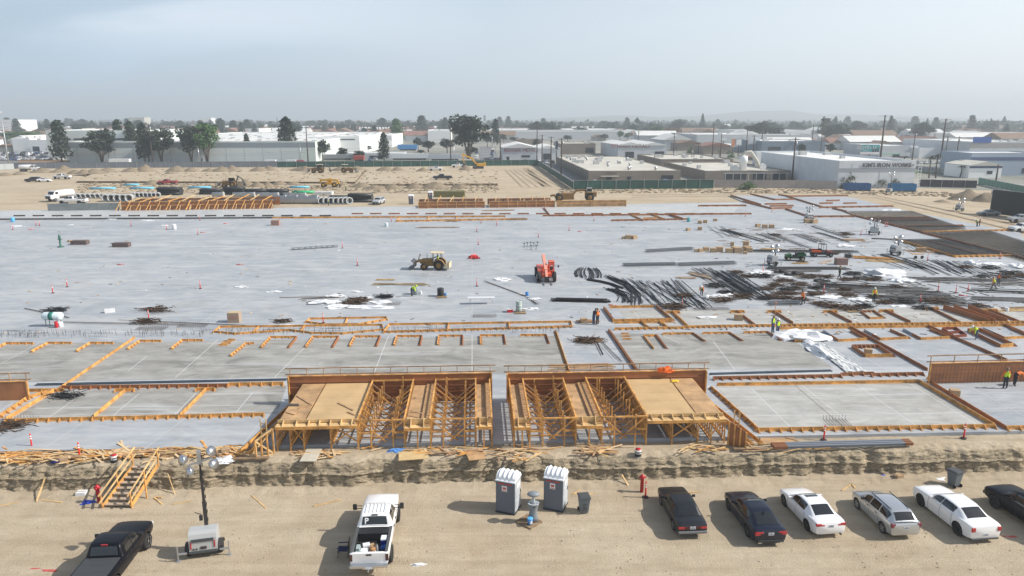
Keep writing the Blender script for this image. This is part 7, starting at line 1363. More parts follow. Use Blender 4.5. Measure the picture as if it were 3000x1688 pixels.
for x,y,l in [(1205,598,'grey portable toilet far behind the centre formworks'),(1261,587,'second far portable toilet with pale roof by the olive container')]:
    src=[o for o in bpy.data.objects if o.name.startswith('portable_toilet') and o.parent is None][0]; dup(src,at(x,y,GZ),R(0),l,group='portable toilets at the foot of the bank')
for x,y,rz,l,v in [(1013,560,60,'far worker in lime vest beside blue pipe past the yellow telehandler',HIVIS),(1075,532,0,'far worker in yellow standing on the bare pad right of the telehandler',HIVIS),(1602,606,0,'far worker in orange vest at the right centre formwork, left one',ORNG),(1618,605,30,'far worker in orange vest near the scraper, right one',ORNG),(1535,606,0,'far worker in tan on the centre formwork',mat('tan_vest',(.5,.38,.22),.8)),(963,603,0,'far worker in yellow and red before the concrete pipe ends',HIVIS)]: person(l,at(x,y,GZ),R(rz),vest=v,pants=DKPANT)

# loose litter and low spoil
rr=random.Random(31); q=MB(); LT_=[WOOD,WOOD2,WHBAND,STEEL,CARD]
for i in range(620):
    y=600+380*rr.random()**.8; x=rr.uniform(-20,3020) if rr.random()<.35 else rr.gauss(2450,330); c=at(x,y,SZ+.03); a=rr.uniform(0,3.1); l=rr.uniform(.1,.7); q.beam(c-V((cos(a),sin(a),0))*l/2,c+V((cos(a),sin(a),0))*l/2,rr.uniform(.04,.16),.04,rr.choice((0,1,1,2,3,3,4)))
o=q.build('slab_litter',LT_); o['kind']='stuff'
q=MB()
for i in range(420):
    x=rr.uniform(-20,1640); c=at(x,980+rr.uniform(-6,6)+(5 if x<600 else 0)-x*.006,SZ); q.beam(c,c+V((rr.uniform(-.08,.08),0,rr.uniform(.3,.6))),.016,.016)
    if i%6==0: q.beam(c+V((0,0,.4)),c+V((1.6,0,.42)),.014,.014)
o=q.build('starter_bars',[STEEL]); o['kind']='stuff'
q=MB()
for i in range(1500):
    x=rr.uniform(230,1460); y=rr.choice((538,546,551,556,562))+rr.uniform(-4,5) if rr.random()<.6 else rr.uniform(495,560); 
    if x>1480: continue
    P=G(x,y); r=rr.uniform(.15,.55); q.blob(P,r,0,1,.3,i,(1.4,1,.55))
for i in range(700): x=rr.uniform(1640,3000); y=rr.uniform(553,566)+(x-2400)*.03*(x>2400); q.blob(at(x,y,GZ),rr.uniform(.2,.6),0,1,.3,i,(1.5,1,.5))
o=q.build('soil_clods',[mat('clod_dirt',(.22,.17,.11),.95)]); o['kind']='stuff'
q=MB()
def band(pts,w,m=0):
    for a,b in zip(pts[:-1],pts[1:]):
        A=at(*a,GZ+.03); B=at(*b,GZ+.03); d=(B-A).normalized(); n=V((-d.y,d.x,0))*w; q.add([A+n,B+n,B-n,A-n],[(0,1,2,3)],m)
for y in (516,523,541,548,565): band([(240+x,y+2*sin(x*.02)) for x in range(0,1200,60)],.9)
for k in range(14): band([(1480+k*13,498),(1530+k*22,548)],.35)
band([(1540,492),(1570,520),(1600,546)],1.2)
for o_ in (0,6): band([(1850,572+o_),(2300,566+o_),(2560,572+o_),(2800,620+o_*2),(3020,668+o_*3)],.5)
struct(q.build('wheel_track',[mat('track_dirt',(.29,.225,.15),.95,var=.2,vs=.5)]))
# ================================================================ town beyond the fences
def asph(name,c,v=.25,vs=.05): return mat(name,c,.9,var=v,vs=vs,coord='World')
TOWN=mat('town_ground',(.14,.15,.125),.95,vs=.012,col2=(.33,.31,.27),coord='World',detail=8); ASP=asph('asphalt',(.16,.16,.165)); GRS=asph('grass',(.09,.15,.03),.3,.3)
Z0=GZ+.006
def fsheet(pts,z,m,name): return sheet(pts,z,m,name)
for p_ in ([(-600,480),(1560,480),(1560,352),(-600,352)],[(1560,480),(1590,489),(1680,549),(1680,352),(1560,352)],[(1680,549),(2100,548),(2100,352),(1680,352)],[(2100,548),(2690,551),(2690,352),(2100,352)],[(2690,551),(3700,585),(3700,352),(2690,352)]): fsheet(p_,Z0,TOWN,'town_ground')
fsheet([(-600,482),(1270,477),(1270,473),(-600,477)],Z0+.03,ASP,'street'); fsheet([(880,482),(1265,480),(1265,473),(880,475)],Z0+.06,GRS,'grass'); fsheet([(1405,478),(1480,478),(1440,430),(1405,430)],Z0+.06,ASP,'street')
fsheet([(1480,478),(1680,480),(1720,545),(1700,548),(1600,489)],Z0+.07,ASP,'car_park'); fsheet([(2690,520),(3300,560),(3300,585),(2860,540)],Z0+.08,asph('pale_road',(.30,.29,.28)),'street'); fsheet([(2680,508),(2800,512),(2800,505),(2680,502)],Z0+.1,GRS,'grass'); fsheet([(0,472),(200,470),(190,445),(-200,447)],Z0+.05,ASP,'car_park'); fsheet([(50,478),(205,476),(200,462),(60,463)],Z0+.09,asph('dry_weeds',(.22,.13,.07)),'dry_ground')
fsheet([(2400,434),(3300,424),(3300,410),(2400,412)],Z0+.1,asph('bare_soil',(.36,.31,.24)),'bare_field')
AX=R(3.1)
CONCW=mat('pale_wall',(.62,.66,.64),.8,var=.06,vs=.05); WHW=mat('white_wall',(.80,.81,.80),.75); ROOFW=mat('white_roof',(.66,.66,.64),.8,var=.08,vs=.05); GBAND=mat('grey_band',(.25,.29,.32),.8); TANW=mat('tan_wall',(.24,.20,.165),.85,var=.08,vs=.2); ROOFC=mat('cream_roof',(.50,.48,.42),.85,var=.1,vs=.1); GRW=mat('light_grey_wall',(.52,.54,.56),.8,var=.07,vs=.2); WIN=mat('dark_opening',(.03,.035,.045),.3); REDR=mat('red_roof',(.24,.125,.095),.8,var=.2,vs=.4); BLG=mat('blue_grey',(.17,.22,.28),.7); UNIT=mat('roof_unit',(.50,.50,.49),.6)
def bld(label,x0,x1,yb,yt,dp,wall=WHW,roof=ROOFW,band=None,gable=0,wins=(),units=0,name='warehouse',par=.5,sky_=0,sideslot=0):
    A=at(x0,yb,GZ); H=hgt(x0,yb,yt,GZ); s=scl(x0,yb,GZ); L0=(x1-x0)*s; t=thing(name,label,'building',A,AX,'buildings beyond the site fence')
    pt('wall',wall,t,lambda q:q.bx(0,L0,0,dp,0,H),0)
    if gable:
        w=L0/gable
        for k in range(gable): pt('gable_roof',roof,t,lambda q:q.extr([(k*w-.2,H-.1),(k*w+w/2,H+w*.11),(k*w+w+.2,H-.1),(k*w+w,H-.3),(k*w,H-.3)],-.4,dp+.3),0); pt('gable_wall',wall,t,lambda q:q.extr([(k*w,H-.3),(k*w+w/2,H+w*.10),(k*w+w,H-.3)],-.02,.2),0)
    else:
        pt('roof',roof,t,lambda q:q.bx(.4,L0-.4,.4,dp-.4,H,H+.08),0)
        for b in ((0,L0,0,.35),(0,L0,dp-.35,dp),(0,.35,.35,dp-.35),(L0-.35,L0,.35,dp-.35)): pt('parapet',wall,t,lambda q:q.bx(*b,H,H+par),0)
    if band: pt('band',band[2] if len(band)>2 else GBAND,t,lambda q:q.bx(-.03,L0+.03,-.06,0,H*band[0],H*band[1]),0)
    for (a,b,c,d) in wins: pt('opening',WIN,t,lambda q:q.bx(L0*a,L0*b,-.08,-.005,H*c,H*d),0)
    rr=random.Random(int(x0))
    for i in range(units):
        x=rr.uniform(.05,.95)*L0; y=rr.uniform(.04,.9)*dp; w=rr.uniform(1,2.4); pt('roof_unit',UNIT,t,lambda q:q.bx(x,x+w,y,y+w,H,H+rr.uniform(.8,1.6)),0)
    for i in range(sky_):
        x=rr.uniform(.02,.96)*L0; y=rr.uniform(.02,.97)*dp; pt('skylight',UNIT if i%3 else GBAND,t,lambda q:q.bx(x,x+2.6,y,y+1.2,H+.08,H+.35),0)
    for i in range(int(L0/9) if sideslot else 0): pt('panel_joint',GBAND,t,lambda q:q.bx(9*i+4,9*i+4.12,-.035,0,0,H*.98),0)
    return t,L0,H
t,L0,H=bld('very long pale green grey warehouse behind the row of tall trees at left',205,917,477,418,275,CONCW,ROOFW,band=(.74,.99),sky_=85,wins=[(.53,.535,.02,.2)],sideslot=1)
bld('taller white wing with dark window strip behind the long warehouse at left',145,420,470,385,60,CONCW,ROOFW,wins=[(.05,.25,.70,.76),(.28,.55,.70,.76),(.6,.9,.70,.76)])
bld('bright white warehouse wing right of the long pale warehouse',919,1054,455,402,120,WHW,ROOFW,wins=[(.1,.9,.84,.90)],sky_=20); bld('white block with grey top right of the bright white wing',1054,1148,432,398,90,WHW,ROOFW,band=(.6,.98,mat('soft_grey',(.5,.52,.54),.8)),units=6)
bld('low white dock building behind the round trees',985,1180,468,452,20,GRW,ROOFW,wins=[(.1,.3,.1,.7),(.5,.7,.1,.7)]); bld('far white warehouse with bright wall, behind the long one',632,758,398,378,70,WHW,ROOFW,sky_=10); bld('far white low building behind the far white warehouse',820,960,388,371,60,WHW,ROOFW,units=5); 
bld('long white warehouse crossing the centre of the town',1400,1830,410,382,120,mat('white_grey_wall',(.55,.57,.59),.8),ROOFW,sky_=20,band=(.85,1.0,WHW)); bld('white box building left of the big eucalyptus',1254,1318,418,384,80,WHW,ROOFW,units=3); bld('pale warehouse at far centre left',1150,1255,400,384,90,WHW,ROOFW)
bld('grey gabled metal workshop with red letters at centre',1472,1573,474,432,35,GRW,ROOFW,gable=1,wins=[(.12,.2,.05,.35),(.55,.8,.30,.45)],name='workshop'); t1=[o for o in bpy.data.objects if o.name=='workshop'][0]; text('BENNER METALS',2.3,mat('sign_red',(.28,.06,.06),.7),'lettering',t1,(9.5,-.2,5.6),(pi/2,0,0),.03,sx=1.0)
bld('second grey gabled bay with dark door, right of the lettered workshop',1574,1642,470,434,35,GRW,ROOFW,gable=1,wins=[(.25,.62,.05,.55)],name='workshop')
t,L0,H=bld('double gabled grey metal workshop with red letters and two dark doors',1810,1954,463,425,55,GRW,ROOFW,gable=2,wins=[(.15,.33,.0,.48),(.76,.95,.2,.5)],name='workshop'); text('BENNER METALS',2.9,MATS['sign_red'],'lettering',t,(L0*.25,-.25,H*.92),(pi/2,0,0),.03)
bld('brown building with dark square window right of the workshops',1640,1745,452,423,35,TANW,ROOFC,wins=[(.72,.95,.15,.65)],units=3); bld('red tiled roof building behind the gabled workshop',1515,1590,425,411,25,TANW,REDR)
t,L0,H=bld('long low tan building with cream roof and sunlit roof vents at centre right',1724,1997,533,503,98,TANW,ROOFC,wins=[(.19,.25,.0,.45),(.42,.46,.2,.5),(.79,.92,.0,.62)],units=16,par=.25)
pt('awning',ROOFC,t,lambda q:q.bx(L0*.13,L0*.32,-1.2,0,H*.52,H*.57),0); text('C  DORADO',.8,MATS['machine_black'],'lettering',t,(L0*.23,-.1,H*.82),(pi/2,0,0),.03)
for i in range(14): pt('roof_vent',ALLOY,t,lambda q:q.lathe([(.35,0),(.35,.7),(.6,.8),(.5,1.2),(.001,1.3)],8,0,(rnd.uniform(.05,.95)*L0,rnd.uniform(2,90),H)),0)
for i in range(18): pt('side_bay',WIN,t,lambda q:q.bx(-.06,0,3+i*5.1,5+i*5.1,0,H*.8),0)
bld('tan flat building behind the long low tan one, with roof machinery',1935,2150,497,470,45,TANW,ROOFC,units=14,name='warehouse')
t,L0,H=bld('brown building with open steel framed bays and cream roof',2065,2320,530,505,55,TANW,ROOFC,wins=[(.24,.48,.05,.8),(.56,.72,.05,.8),(.8,.94,.05,.8)],units=6)
for k in range(9): pt('frame_post',mat('pale_frame',(.5,.52,.54),.6),t,lambda q:q.bx(L0*(.22+k*.09),L0*(.22+k*.09)+.15,-1.3,-1.15,0,H*.9),0)
pt('frame_beam',MATS['pale_frame'],t,lambda q:q.bx(L0*.2,L0*.97,-1.35,-1.15,H*.88,H*.93),0)
P=at(2214,505,GZ+3.5); t=thing('dust_collector','white industrial silo with bent duct on the brown building roof','silo',P+V((0,14,0)),0); t.location.z=H+GZ; t.scale=(.72,)*3; pt('silo',WHW,t,lambda q:q.lathe([(1.7,0),(1.7,4),(2.0,4.2),(2.0,7.3),(.001,7.6)],18),0); pt('duct',ROOFC,t,lambda q:q.tube([(0,2,7),(1.5,2,9),(4,2,9.2),(7.5,2,4.5),(8.5,2,2.0)],.9,10),0); pt('fan_housing',WHW,t,lambda q:q.lathe([(1.6,-.8),(1.6,.8)],14,0,(10.5,2,2.0),M=Matrix.Rotation(pi/2,3,'X')),0); pt('hopper',mat('hopper_grey',(.55,.57,.58),.4,.4),t,lambda q:q.extr([(-6,.2),(-6,2.2),(-3.5,3),(-.8,.8),(-.8,.2)],-1,1),0); pt('stack',WHW,t,lambda q:q.bx(8,10,4,6,2,9),0)
bld('long building with rust red ribbed roof behind the silo',2262,2640,478,468,45,TANW,REDR,par=.1)
t,L0,H=bld('big pale grey block building with dark sign letters at right',2452,2682,552,478,70,mat('block_grey',(.62,.65,.68),.8,var=.06,vs=.3),ROOFW,band=(.66,.80,mat('mid_grey',(.34,.37,.40),.8)),units=4,sideslot=1,par=.7)
text("KIM'S IRON WORKS",1.75,mat('sign_dark',(.10,.10,.12),.7),'lettering',t,(L0*.62,-.12,H*.91),(pi/2,0,0),.05,bold=.03)
for k in range(3): 
    q=MB(); x=L0*(.86+.05*k); q.box((x,-.1,H*.935),(.7,.08,.12)); q.box((x,-.1,H*.90),(.12,.08,.5)); q.box((x+.1,-.1,H*.875),(.6,.08,.12)); q.build('lettering',[MATS['sign_dark']],t)
pt('ladder',WHW,t,lambda q:[q.bx(L0+.3,L0+.4,-1,-.9,0,H)]+[q.bx(L0+1.3,L0+1.4,-1,-.9,0,H)]+[q.bx(L0+.4,L0+1.3,-1,-.9,k*.9,k*.9+.1) for k in range(1,9)],0)
bld('grey flat building with dark openings behind the billboards',2230,2420,452,416,50,BLG,ROOFW,wins=[(.1,.3,.1,.6),(.6,.7,.1,.6)],units=6); bld('green trimmed grey shop building right of the teal billboard',2575,2690,462,430,40,GRW,ROOFW,band=(.30,.4,mat('mint',(.35,.6,.45),.7)),wins=[(.35,.75,0,.3)]); bld('white walled building behind the palms at right',2691,2836,464,436,40,WHW,ROOFW,wins=[(.72,.8,.05,.4)]); bld('large grey building with small blue sign at the right edge',2836,3060,470,418,60,GRW,ROOFW,band=(.7,.97,mat('taupe_band',(.33,.32,.31),.8)),units=4); bld('blue trimmed low workshop at the right edge',2838,3060,515,452,18,mat('blue_wall',(.30,.36,.44),.8),ROOFW,band=(.70,.86,mat('navy_band',(.06,.09,.18),.7)),wins=[(.72,.78,.1,.35)]); bld('small white gabled office in front of the blue trimmed workshop',2836,2935,522,484,14,WHW,ROOFC,band=(.76,.99,MATS['navy_band']),gable=1,wins=[(.55,.72,.3,.55)],name='office')
t=[o for o in bpy.data.objects if o.get('label','').startswith('large grey building')][0]; pt('blue_sign',mat('sign_blue',(.03,.10,.35),.6),t,lambda q:q.bx(1,11,-.2,-.1,9,12),0)
bld('white office block with dark glass side at the far left edge',-60,55,400,352,40,WHW,ROOFW,wins=[(.0,.3,.1,.9),(.35,.5,.3,.85)]); bld('white plant buildings with railed roof behind the left car park',40,90,445,407,20,WHW,ROOFW,units=4); bld('low white tank shed left of the tall conifer',90,166,447,412,18,WHW,ROOFW,wins=[(.1,.35,.1,.5)],units=6); bld('cream building under the green trees at far left',120,230,402,378,40,ROOFC,ROOFC); bld('far grey block with dark stripe beyond the left trees',290,385,378,352,40,GRW,ROOFW,wins=[(.1,.6,.4,.8)]); bld('far cream block right of the grey striped one',380,425,380,345,30,ROOFC,ROOFC); bld('far white stepped block above the long warehouse',585,620,376,346,30,WHW,ROOFW,wins=[(.1,.9,.5,.6)])
bld('long far bright warehouse roof at the right, behind the gabled shops',2040,2400,425,396,80,GRW,ROOFW,units=8); bld('far pale wall building right of centre',2160,2380,408,383,60,WHW,ROOFW,units=4); bld('far peach apartment row near the right edge',2810,2940,392,368,20,mat('peach',(.5,.38,.30),.8),REDR,wins=[(.1,.2,.3,.8),(.4,.5,.3,.8),(.7,.8,.3,.8)]); bld('far grey long wall warehouse at the right',2720,3100,414,391,50,GRW,ROOFW); bld('brown tiled house behind the palms at centre right',1985,2060,442,420,18,TANW,mat('brown_roof',(.20,.13,.09),.85),gable=1,name='house'); bld('wide red tiled restaurant roof behind the poles',2060,2150,452,428,20,TANW,REDR,gable=1,name='house')
bld('small beige box building behind the grey gables',1870,1920,412,397,15,TANW,ROOFC); bld('cream flat building behind the double gables',1925,1990,424,410,20,ROOFC,ROOFC)
# random far houses
rr=random.Random(21); hs=[]
for k,(w,r_) in enumerate([(WHW,REDR),(ROOFC,MATS['brown_roof']),(GRW,ROOFW)]):
    q=MB(); q.bx(-7,7,-5,5,0,3.4,0); q.extr([(-5.6,3.3),(0,5.6),(5.6,3.3)],-7.5,7.5,1,ax='x'); o=q.build('house',[w,r_],loc=(0,-500,0)); hs.append(o)
first=True
for i in range(230):
    D=rr.choice((520,620,720,850,1000,1200,1500))*rr.uniform(.9,1.1); X=rr.uniform(-.76,.76)*D
    if D<700 and -.65<X/D<.2: D+=500; X=X/D*D
    o=hs[i%3].copy(); COL.objects.link(o); o.location=(X,D,GZ); o.rotation_euler=(0,0,AX+rr.choice((0,pi/2))); s=rr.uniform(.9,2.2); o.scale=(s*1.3,s,s*.9); tag(o,['small white house with red roof in the hazy far town','small cream house with brown roof in the hazy far town','small pale flat shed in the hazy far town'][i%3],'house','houses of the hazy far town')
for o in hs: bpy.data.objects.remove(o)
# ---- trees
LV=[mat('leaf_dark',(.018,.032,.018),.8),mat('leaf_mid',(.036,.056,.030),.8),mat('leaf_olive',(.085,.095,.045),.8),mat('leaf_rust',(.20,.085,.035),.8),mat('leaf_bright',(.06,.13,.03),.8)]; BARK=mat('bark',(.10,.075,.055),.9)
def leaves(q,c,r,n,sz,mi,rr,sq=.8):
    for i in range(n):
        d=V((rr.gauss(0,1),rr.gauss(0,1),rr.gauss(0,1))).normalized()*r*rr.uniform(.45,1.05); d.z*=sq; p=c+d; a=V((rr.gauss(0,1),rr.gauss(0,1),rr.gauss(0,.6))).normalized(); b=a.cross(V((rr.gauss(0,1),rr.gauss(0,1),rr.gauss(0,1)))).normalized(); s=sz*rr.uniform(.6,1.3)
        q.add([p-a*s,p+b*s*.7,p+a*s,p-b*s*.7],[(0,1,2,3)],mi)
def proto(kind,seed):
    rr=random.Random(seed); t=thing('tree','x','tree',(0,-900,0)); q=MB(); tr=MB(); H=1.0*20
    if kind=='pine':
        tr.tube([(0,0,0),(.3,.1,9),(0,0,19)],[.45,.3,.06],6)
        for i in range(34):
            f=i/33; z=H*(.18+.80*f); w=H*.19*(1-f)**.55*(.55+.6*rr.random())+.5; a=i*2.4; c=V((cos(a)*w*.75,sin(a)*w*.75,z)); tr.tube([(0,0,z-1),c],[.12,.04],4); leaves(q,c,1.2+w*.42,46,.62,rr.choice((0,0,1)),rr,.6)
    elif kind=='euca':
        for k in range(5):
            a=k*1.26+rr.random(); e=V((cos(a)*H*.13,sin(a)*H*.13,H*.62)); tr.tube([(0,0,0),(e.x*.3,e.y*.3,H*.25),e],[.42,.3,.1],6)
            for j in range(8): c=e+V((rr.gauss(0,1.7),rr.gauss(0,1.7),rr.uniform(-H*.2,H*.32))); leaves(q,c,rr.uniform(1.6,2.8),60,.66,rr.choice((0,0,1)),rr,.9)
    elif kind=='round':
        tr.tube([(0,0,0),(.2,0,5),(0,0,10)],[.6,.5,.2],6)
        for k in range(26): a=rr.uniform(0,6.3); w=rr.uniform(0,H*.33); c=V((cos(a)*w,sin(a)*w,H*.62+rr.uniform(-1,1)*sqrt(max(0,1-(w/(H*.36))**2))*H*.24)); leaves(q,c,H*.13,64,.75,rr.choice((0,0,1)),rr)
    elif kind=='fir':
        tr.tube([(0,0,0),(0,0,19.5)],[.35,.05],6)
        for i in range(26):
            f=i/25; z=H*(.08+.9*f); w=H*.20*(1-f)+.15
            for k in range(4): a=k*1.57+i*.7; leaves(q,V((cos(a)*w*.6,sin(a)*w*.6,z)),w*.55+.25,20,.55,rr.choice((0,1)),rr,.5)
    elif kind=='cypress':
        tr.tube([(0,0,0),(0,0,15)],[.3,.05],5)
        for i in range(18): f=i/17; leaves(q,V((0,0,H*(.08+.86*f))),H*.07*sin(pi*(.15+.8*f))**.7+.2,26,.42,0,rr,1.2)
    elif kind=='palm':
        tr.tube([(0,0,0),(.4,0,9),(.2,0,17.5)],[.35,.26,.24],7)
        for k in range(26):
            a=k*2.4; el=rr.uniform(-.5,1.2); d=V((cos(a)*cos(el),sin(a)*cos(el),sin(el))); p=V((.2,0,17.6)); pts=[p+d*(j*.75)+V((0,0,-.10*j*j)) for j in range(5)]
            for j in range(4): w=V((-d.y,d.x,0)).normalized()*(.35 if j<3 else .12); q.add([pts[j]-w,pts[j]+w,pts[j+1]+w*.8,pts[j+1]-w*.8],[(0,1,2,3)],rr.choice((0,1)))
    elif kind=='bush':
        for k in range(16): c=V((rr.gauss(0,5),rr.gauss(0,3),rr.uniform(2,15)*rr.random()+2)); tr.tube([(0,0,0),c],[.2,.05],4,cap=False); leaves(q,c,4,50,.8,rr.choice((1,2,4)),rr)
    q.build('crown',LV,t,fix=False); tr.build('trunk',[BARK],t); return t
PR={k:[proto(k,s) for s in ss] for k,ss in dict(pine=(1,2,3),euca=(4,5,6),round=(7,8),fir=(9,),cypress=(10,),palm=(11,),bush=(12,13)).items()}
NT={}
def tree(kind,x,yb,yt,hw,label,i=0,mi=None,z=GZ,grp='trees'):
    H=hgt(x,yb,yt,z); s=H/20; nat={'pine':.2,'euca':.24,'round':.42,'fir':.2,'cypress':.08,'palm':.17,'bush':.42}[kind]; w=hw*scl(x,yb,z)/(nat*20); p=PR[kind][i%len(PR[kind])]
    o=dup(p,at(x,yb,z),rnd.uniform(0,6.28),label,(w,w,s),grp)
    o.name={'fir':'fir_tree','palm':'palm_tree','pine':'pine_tree','cypress':'cypress_tree','bush':'shrub','euca':'eucalyptus_tree'}.get(kind,'tree')
    if mi is not None:
        c=[k for k in bpy.data.objects if k.parent is o and k.name.startswith('crown')][0]
        for k in range(len(c.material_slots)): c.material_slots[k].link='OBJECT'; c.material_slots[k].material=LV[mi]
    return o
for i,a in enumerate([('pine',183,479,354,24,'tall dark pine standing alone at the left end of the long warehouse'),('euca',300,478,383,32,'forked grey green eucalyptus before the long warehouse, second tree from left'),('pine',322,476,378,11,'slim pine close behind the forked eucalyptus'),('pine',355,468,352,18,'tall thin pine with bare lower trunk, third along the warehouse'),('pine',390,470,358,20,'broad topped pine between two thin ones before the warehouse'),('pine',426,478,362,20,'leaning pine with low branches right of the broad topped one'),('euca',474,478,375,27,'dark spreading eucalyptus right of the leaning pine'),('euca',562,478,372,28,'dense dark eucalyptus, left of the close pair before the warehouse'),('euca',608,477,365,33,'widest brown green eucalyptus, right of the close pair'),('bush',655,474,430,19,'small forked shrub tree before the plain wall'),('pine',727,474,393,11,'very slim pine standing alone before the plain wall'),('pine',845,470,345,27,'tallest dense pine at the right end of the long warehouse'),('round',896,465,405,23,'round dark tree right of the tallest dense pine'),('round',946,472,402,24,'clipped dark tree with bare fork before the white wing'),('round',1003,468,430,21,'low double headed dark tree beside trailers'),('round',1052,470,437,19,'low dark tree over the red container'),('round',1070,447,424,24,'flat wide dark tree behind the low one'),('pine',1126,475,390,15,'slim pine left of the blue trailer'),('pine',1163,420,350,20,'tall light green pine behind the white block'),('euca',1372,466,341,42,'biggest eucalyptus in the middle of the skyline'),('round',1378,462,426,24,'very dark round tree at the foot of the biggest eucalyptus'),('round',1225,440,398,15,'dark round tree left of the trailers at centre'),('round',1255,446,410,28,'broad dark tree in the clump left of the biggest eucalyptus'),('round',1310,450,400,22,'dark tree touching the left of the biggest eucalyptus'),('round',1232,452,438,15,'low clipped shrub under the dark clump'),('pine',1452,432,350,13,'tall slim pine beside the street'),('round',1428,430,385,16,'dark tree left of the tall slim pine by the street'),('round',1476,420,389,12,'round tree right of the tall slim pine'),('round',1620,403,374,21,'round dark tree before the crossing white warehouse'),('round',1506,418,399,15,'low tree right of the street'),('round',1528,404,391,11,'small tree before the crossing warehouse'),('round',1663,417,393,14,'grey green tree right of the round dark one'),('round',1697,407,391,11,'small grey tree farther right of the crossing warehouse front'),('round',1772,413,390,15,'low olive tree near the warehouse right end'),('round',1816,411,381,13,'green tree left of the double gables'),('round',1838,411,386,14,'green tree above the double gables roof'),('round',1921,408,366,27,'bright green tree behind the double gabled workshop'),('fir',1928,378,352,8,'small dark fir rising behind the bright green tree'),('fir',2056,391,333,13,'tallest perfect fir in the right half of the skyline'),('palm',2148,412,384,12,'bushy palm left of the blank billboard'),('palm',2404,452,334,13,'very tall thin palm right of the fir'),('palm',2045,450,417,12,'short palm by the brown tiled house'),('palm',1946,424,408,9,'tiny palm right of the double gables'),('bush',2020,449,424,9,'yellow green shrub before the brown house',4),('palm',2105,463,440,13,'green palm behind the roof machinery'),('bush',2140,463,436,13,'small green tree behind the roof machinery',4),('bush',2185,556,523,24,'green vine shrub growing over the block wall',4),('bush',2476,551,494,26,'dry leafy shrub climbing the left of the block building',2),('bush',2578,551,513,20,'sparse yellow shrub behind the left dumpster gap',2),('bush',2625,552,518,12,'sparse yellow shrub behind the right dumpster',2),('palm',2721,522,452,20,'left palm of the pair in the yard right of the block building'),('palm',2741,522,447,22,'right palm of the pair in the yard right of the block building'),('palm',2812,520,483,22,'drooping palm farther right of the palm pair'),('bush',2843,520,486,14,'dark shrub beside the white gabled office',0),('round',2432,455,418,18,'dark green tree left of the teal billboard'),('round',2345,455,416,14,'grey green tree before the blue grey building'),('round',2650,452,436,10,'small green tree above the shop sign'),('round',75,422,380,55,'wide bright green tree mass at the far left'),('round',30,420,382,40,'green tree at the far left edge behind the plant'),('pine',1160,418,352,9,'narrow pine left of the light green one'),('round',530,392,350,20,'hazy tree above the middle of the long warehouse')]):
    tree(*a[:6],i=i,mi=a[6] if len(a)>6 else (4 if 'green' in a[5] and 'dark' not in a[5] and 'grey' not in a[5] else None))
tree('round',1968,406,369,24,'rust coloured autumn tree right of the bright green one',1,3); tree('round',1992,408,385,16,'small rust coloured tree beside the autumn tree',0,3); tree('bush',1058,452,430,8,'',0) if 0 else None
for i,x in enumerate([993,1001,1036,1043,1050,1059,1067,1078,1087,1110,1119,1127,1136,1190,1210,1220,1230,1238,1252,1410,1420,1431,1485,1495,1505,1515]):
    tree('cypress',x,396 if x<1180 else 402 if x<1260 else 386,368 if x<1180 else 366 if x<1260 else 368,3.2,'thin dark cypress in the row before the far white buildings',grp='cypress row in the far town')
rr=random.Random(77); nfar=0
for i in range(205):
    D=640+1000*rr.random(); X=rr.uniform(-.80,.80)*D*.98
    if X/D<.28 and D<760: continue
    k=rr.choice(('round','round','euca','pine','round','fir') if X/D>0 else ('round','euca','round','pine')); p=PR[k][rr.randrange(len(PR[k]))]; h=rr.uniform(11,21)*(1.25 if k=='fir' or k=='pine' else 1); w=h/20*rr.uniform(.8,1.4)
    dup(p,(X,D,GZ),rr.uniform(0,6.28),{'round':'hazy round tree among the far town roofs','euca':'hazy spreading tree among the far town roofs','pine':'hazy tall pine among the far town roofs','fir':'hazy pointed fir among the far town roofs'}[k],(w*1.3,w*1.3,h/20),'hazy trees of the far town'); nfar+=1
for i in range(58):
    x=rr.uniform(1480,3000); y=rr.uniform(388,448); k=rr.choice(('round','round','palm','bush','pine')); hh=rr.uniform(14,26); p_=at(x,y,GZ)
    tree(k,x,y,y-hh,rr.uniform(8,15) if k!='palm' else 8,{'round':'round street tree among the shops at the right','palm':'short palm among the shops at the right','bush':'loose green shrub among the shops at the right','pine':'small pine among the shops at the right'}[k],i,rr.choice((None,None,4,2)) if k!='palm' else None,grp='street trees among the shops')
for k in PR.values():
    for o in k:
        for c in kids(o): bpy.data.objects.remove(c)
        bpy.data.objects.remove(o)
# distant woods as one mass
q=MB(); rr=random.Random(5)
for i in range(5600):
    D=1000+2800*rr.random(); X=rr.uniform(-.85,.85)*D; r=rr.uniform(4,9); c=V((X,D,GZ+rr.uniform(2,6)))
    for k in range(7): d=V((rr.gauss(0,1),rr.gauss(0,.5),rr.gauss(0,.6)))*r*.8; p=c+d; p.z=max(1,p.z); s=r*.55; a=rr.uniform(0,3); q.add([p+V((-s,0,0)),p+V((0,.5,-s*.8)),p+V((s,0,0)),p+V((0,-.5,s*(.7+rr.random()*.6)))],[(0,1,2,3)],rr.randrange(3))
o=q.build('distant_woods',LV[:3],loc=(0,0,0),fix=False); o['kind']='stuff'
hm=MB(); vs,fs=grid_fn(lin(-1,1,90),lin(0,1,6),lambda u,v:(1830+u*2100,4700+v*900,-3+ (1-abs(u))**.9*sin(pi*min(1,v*.9+.1))*(84+40*noise.noise(V((u*3.2,v,1)))+14*noise.noise(V((u*11,v*2,4)))))); hm.add(vs,fs,0,True); struct(hm.build('hills',[mat('hill_scrub',(.10,.12,.08),.95)],loc=(0,0,0)))
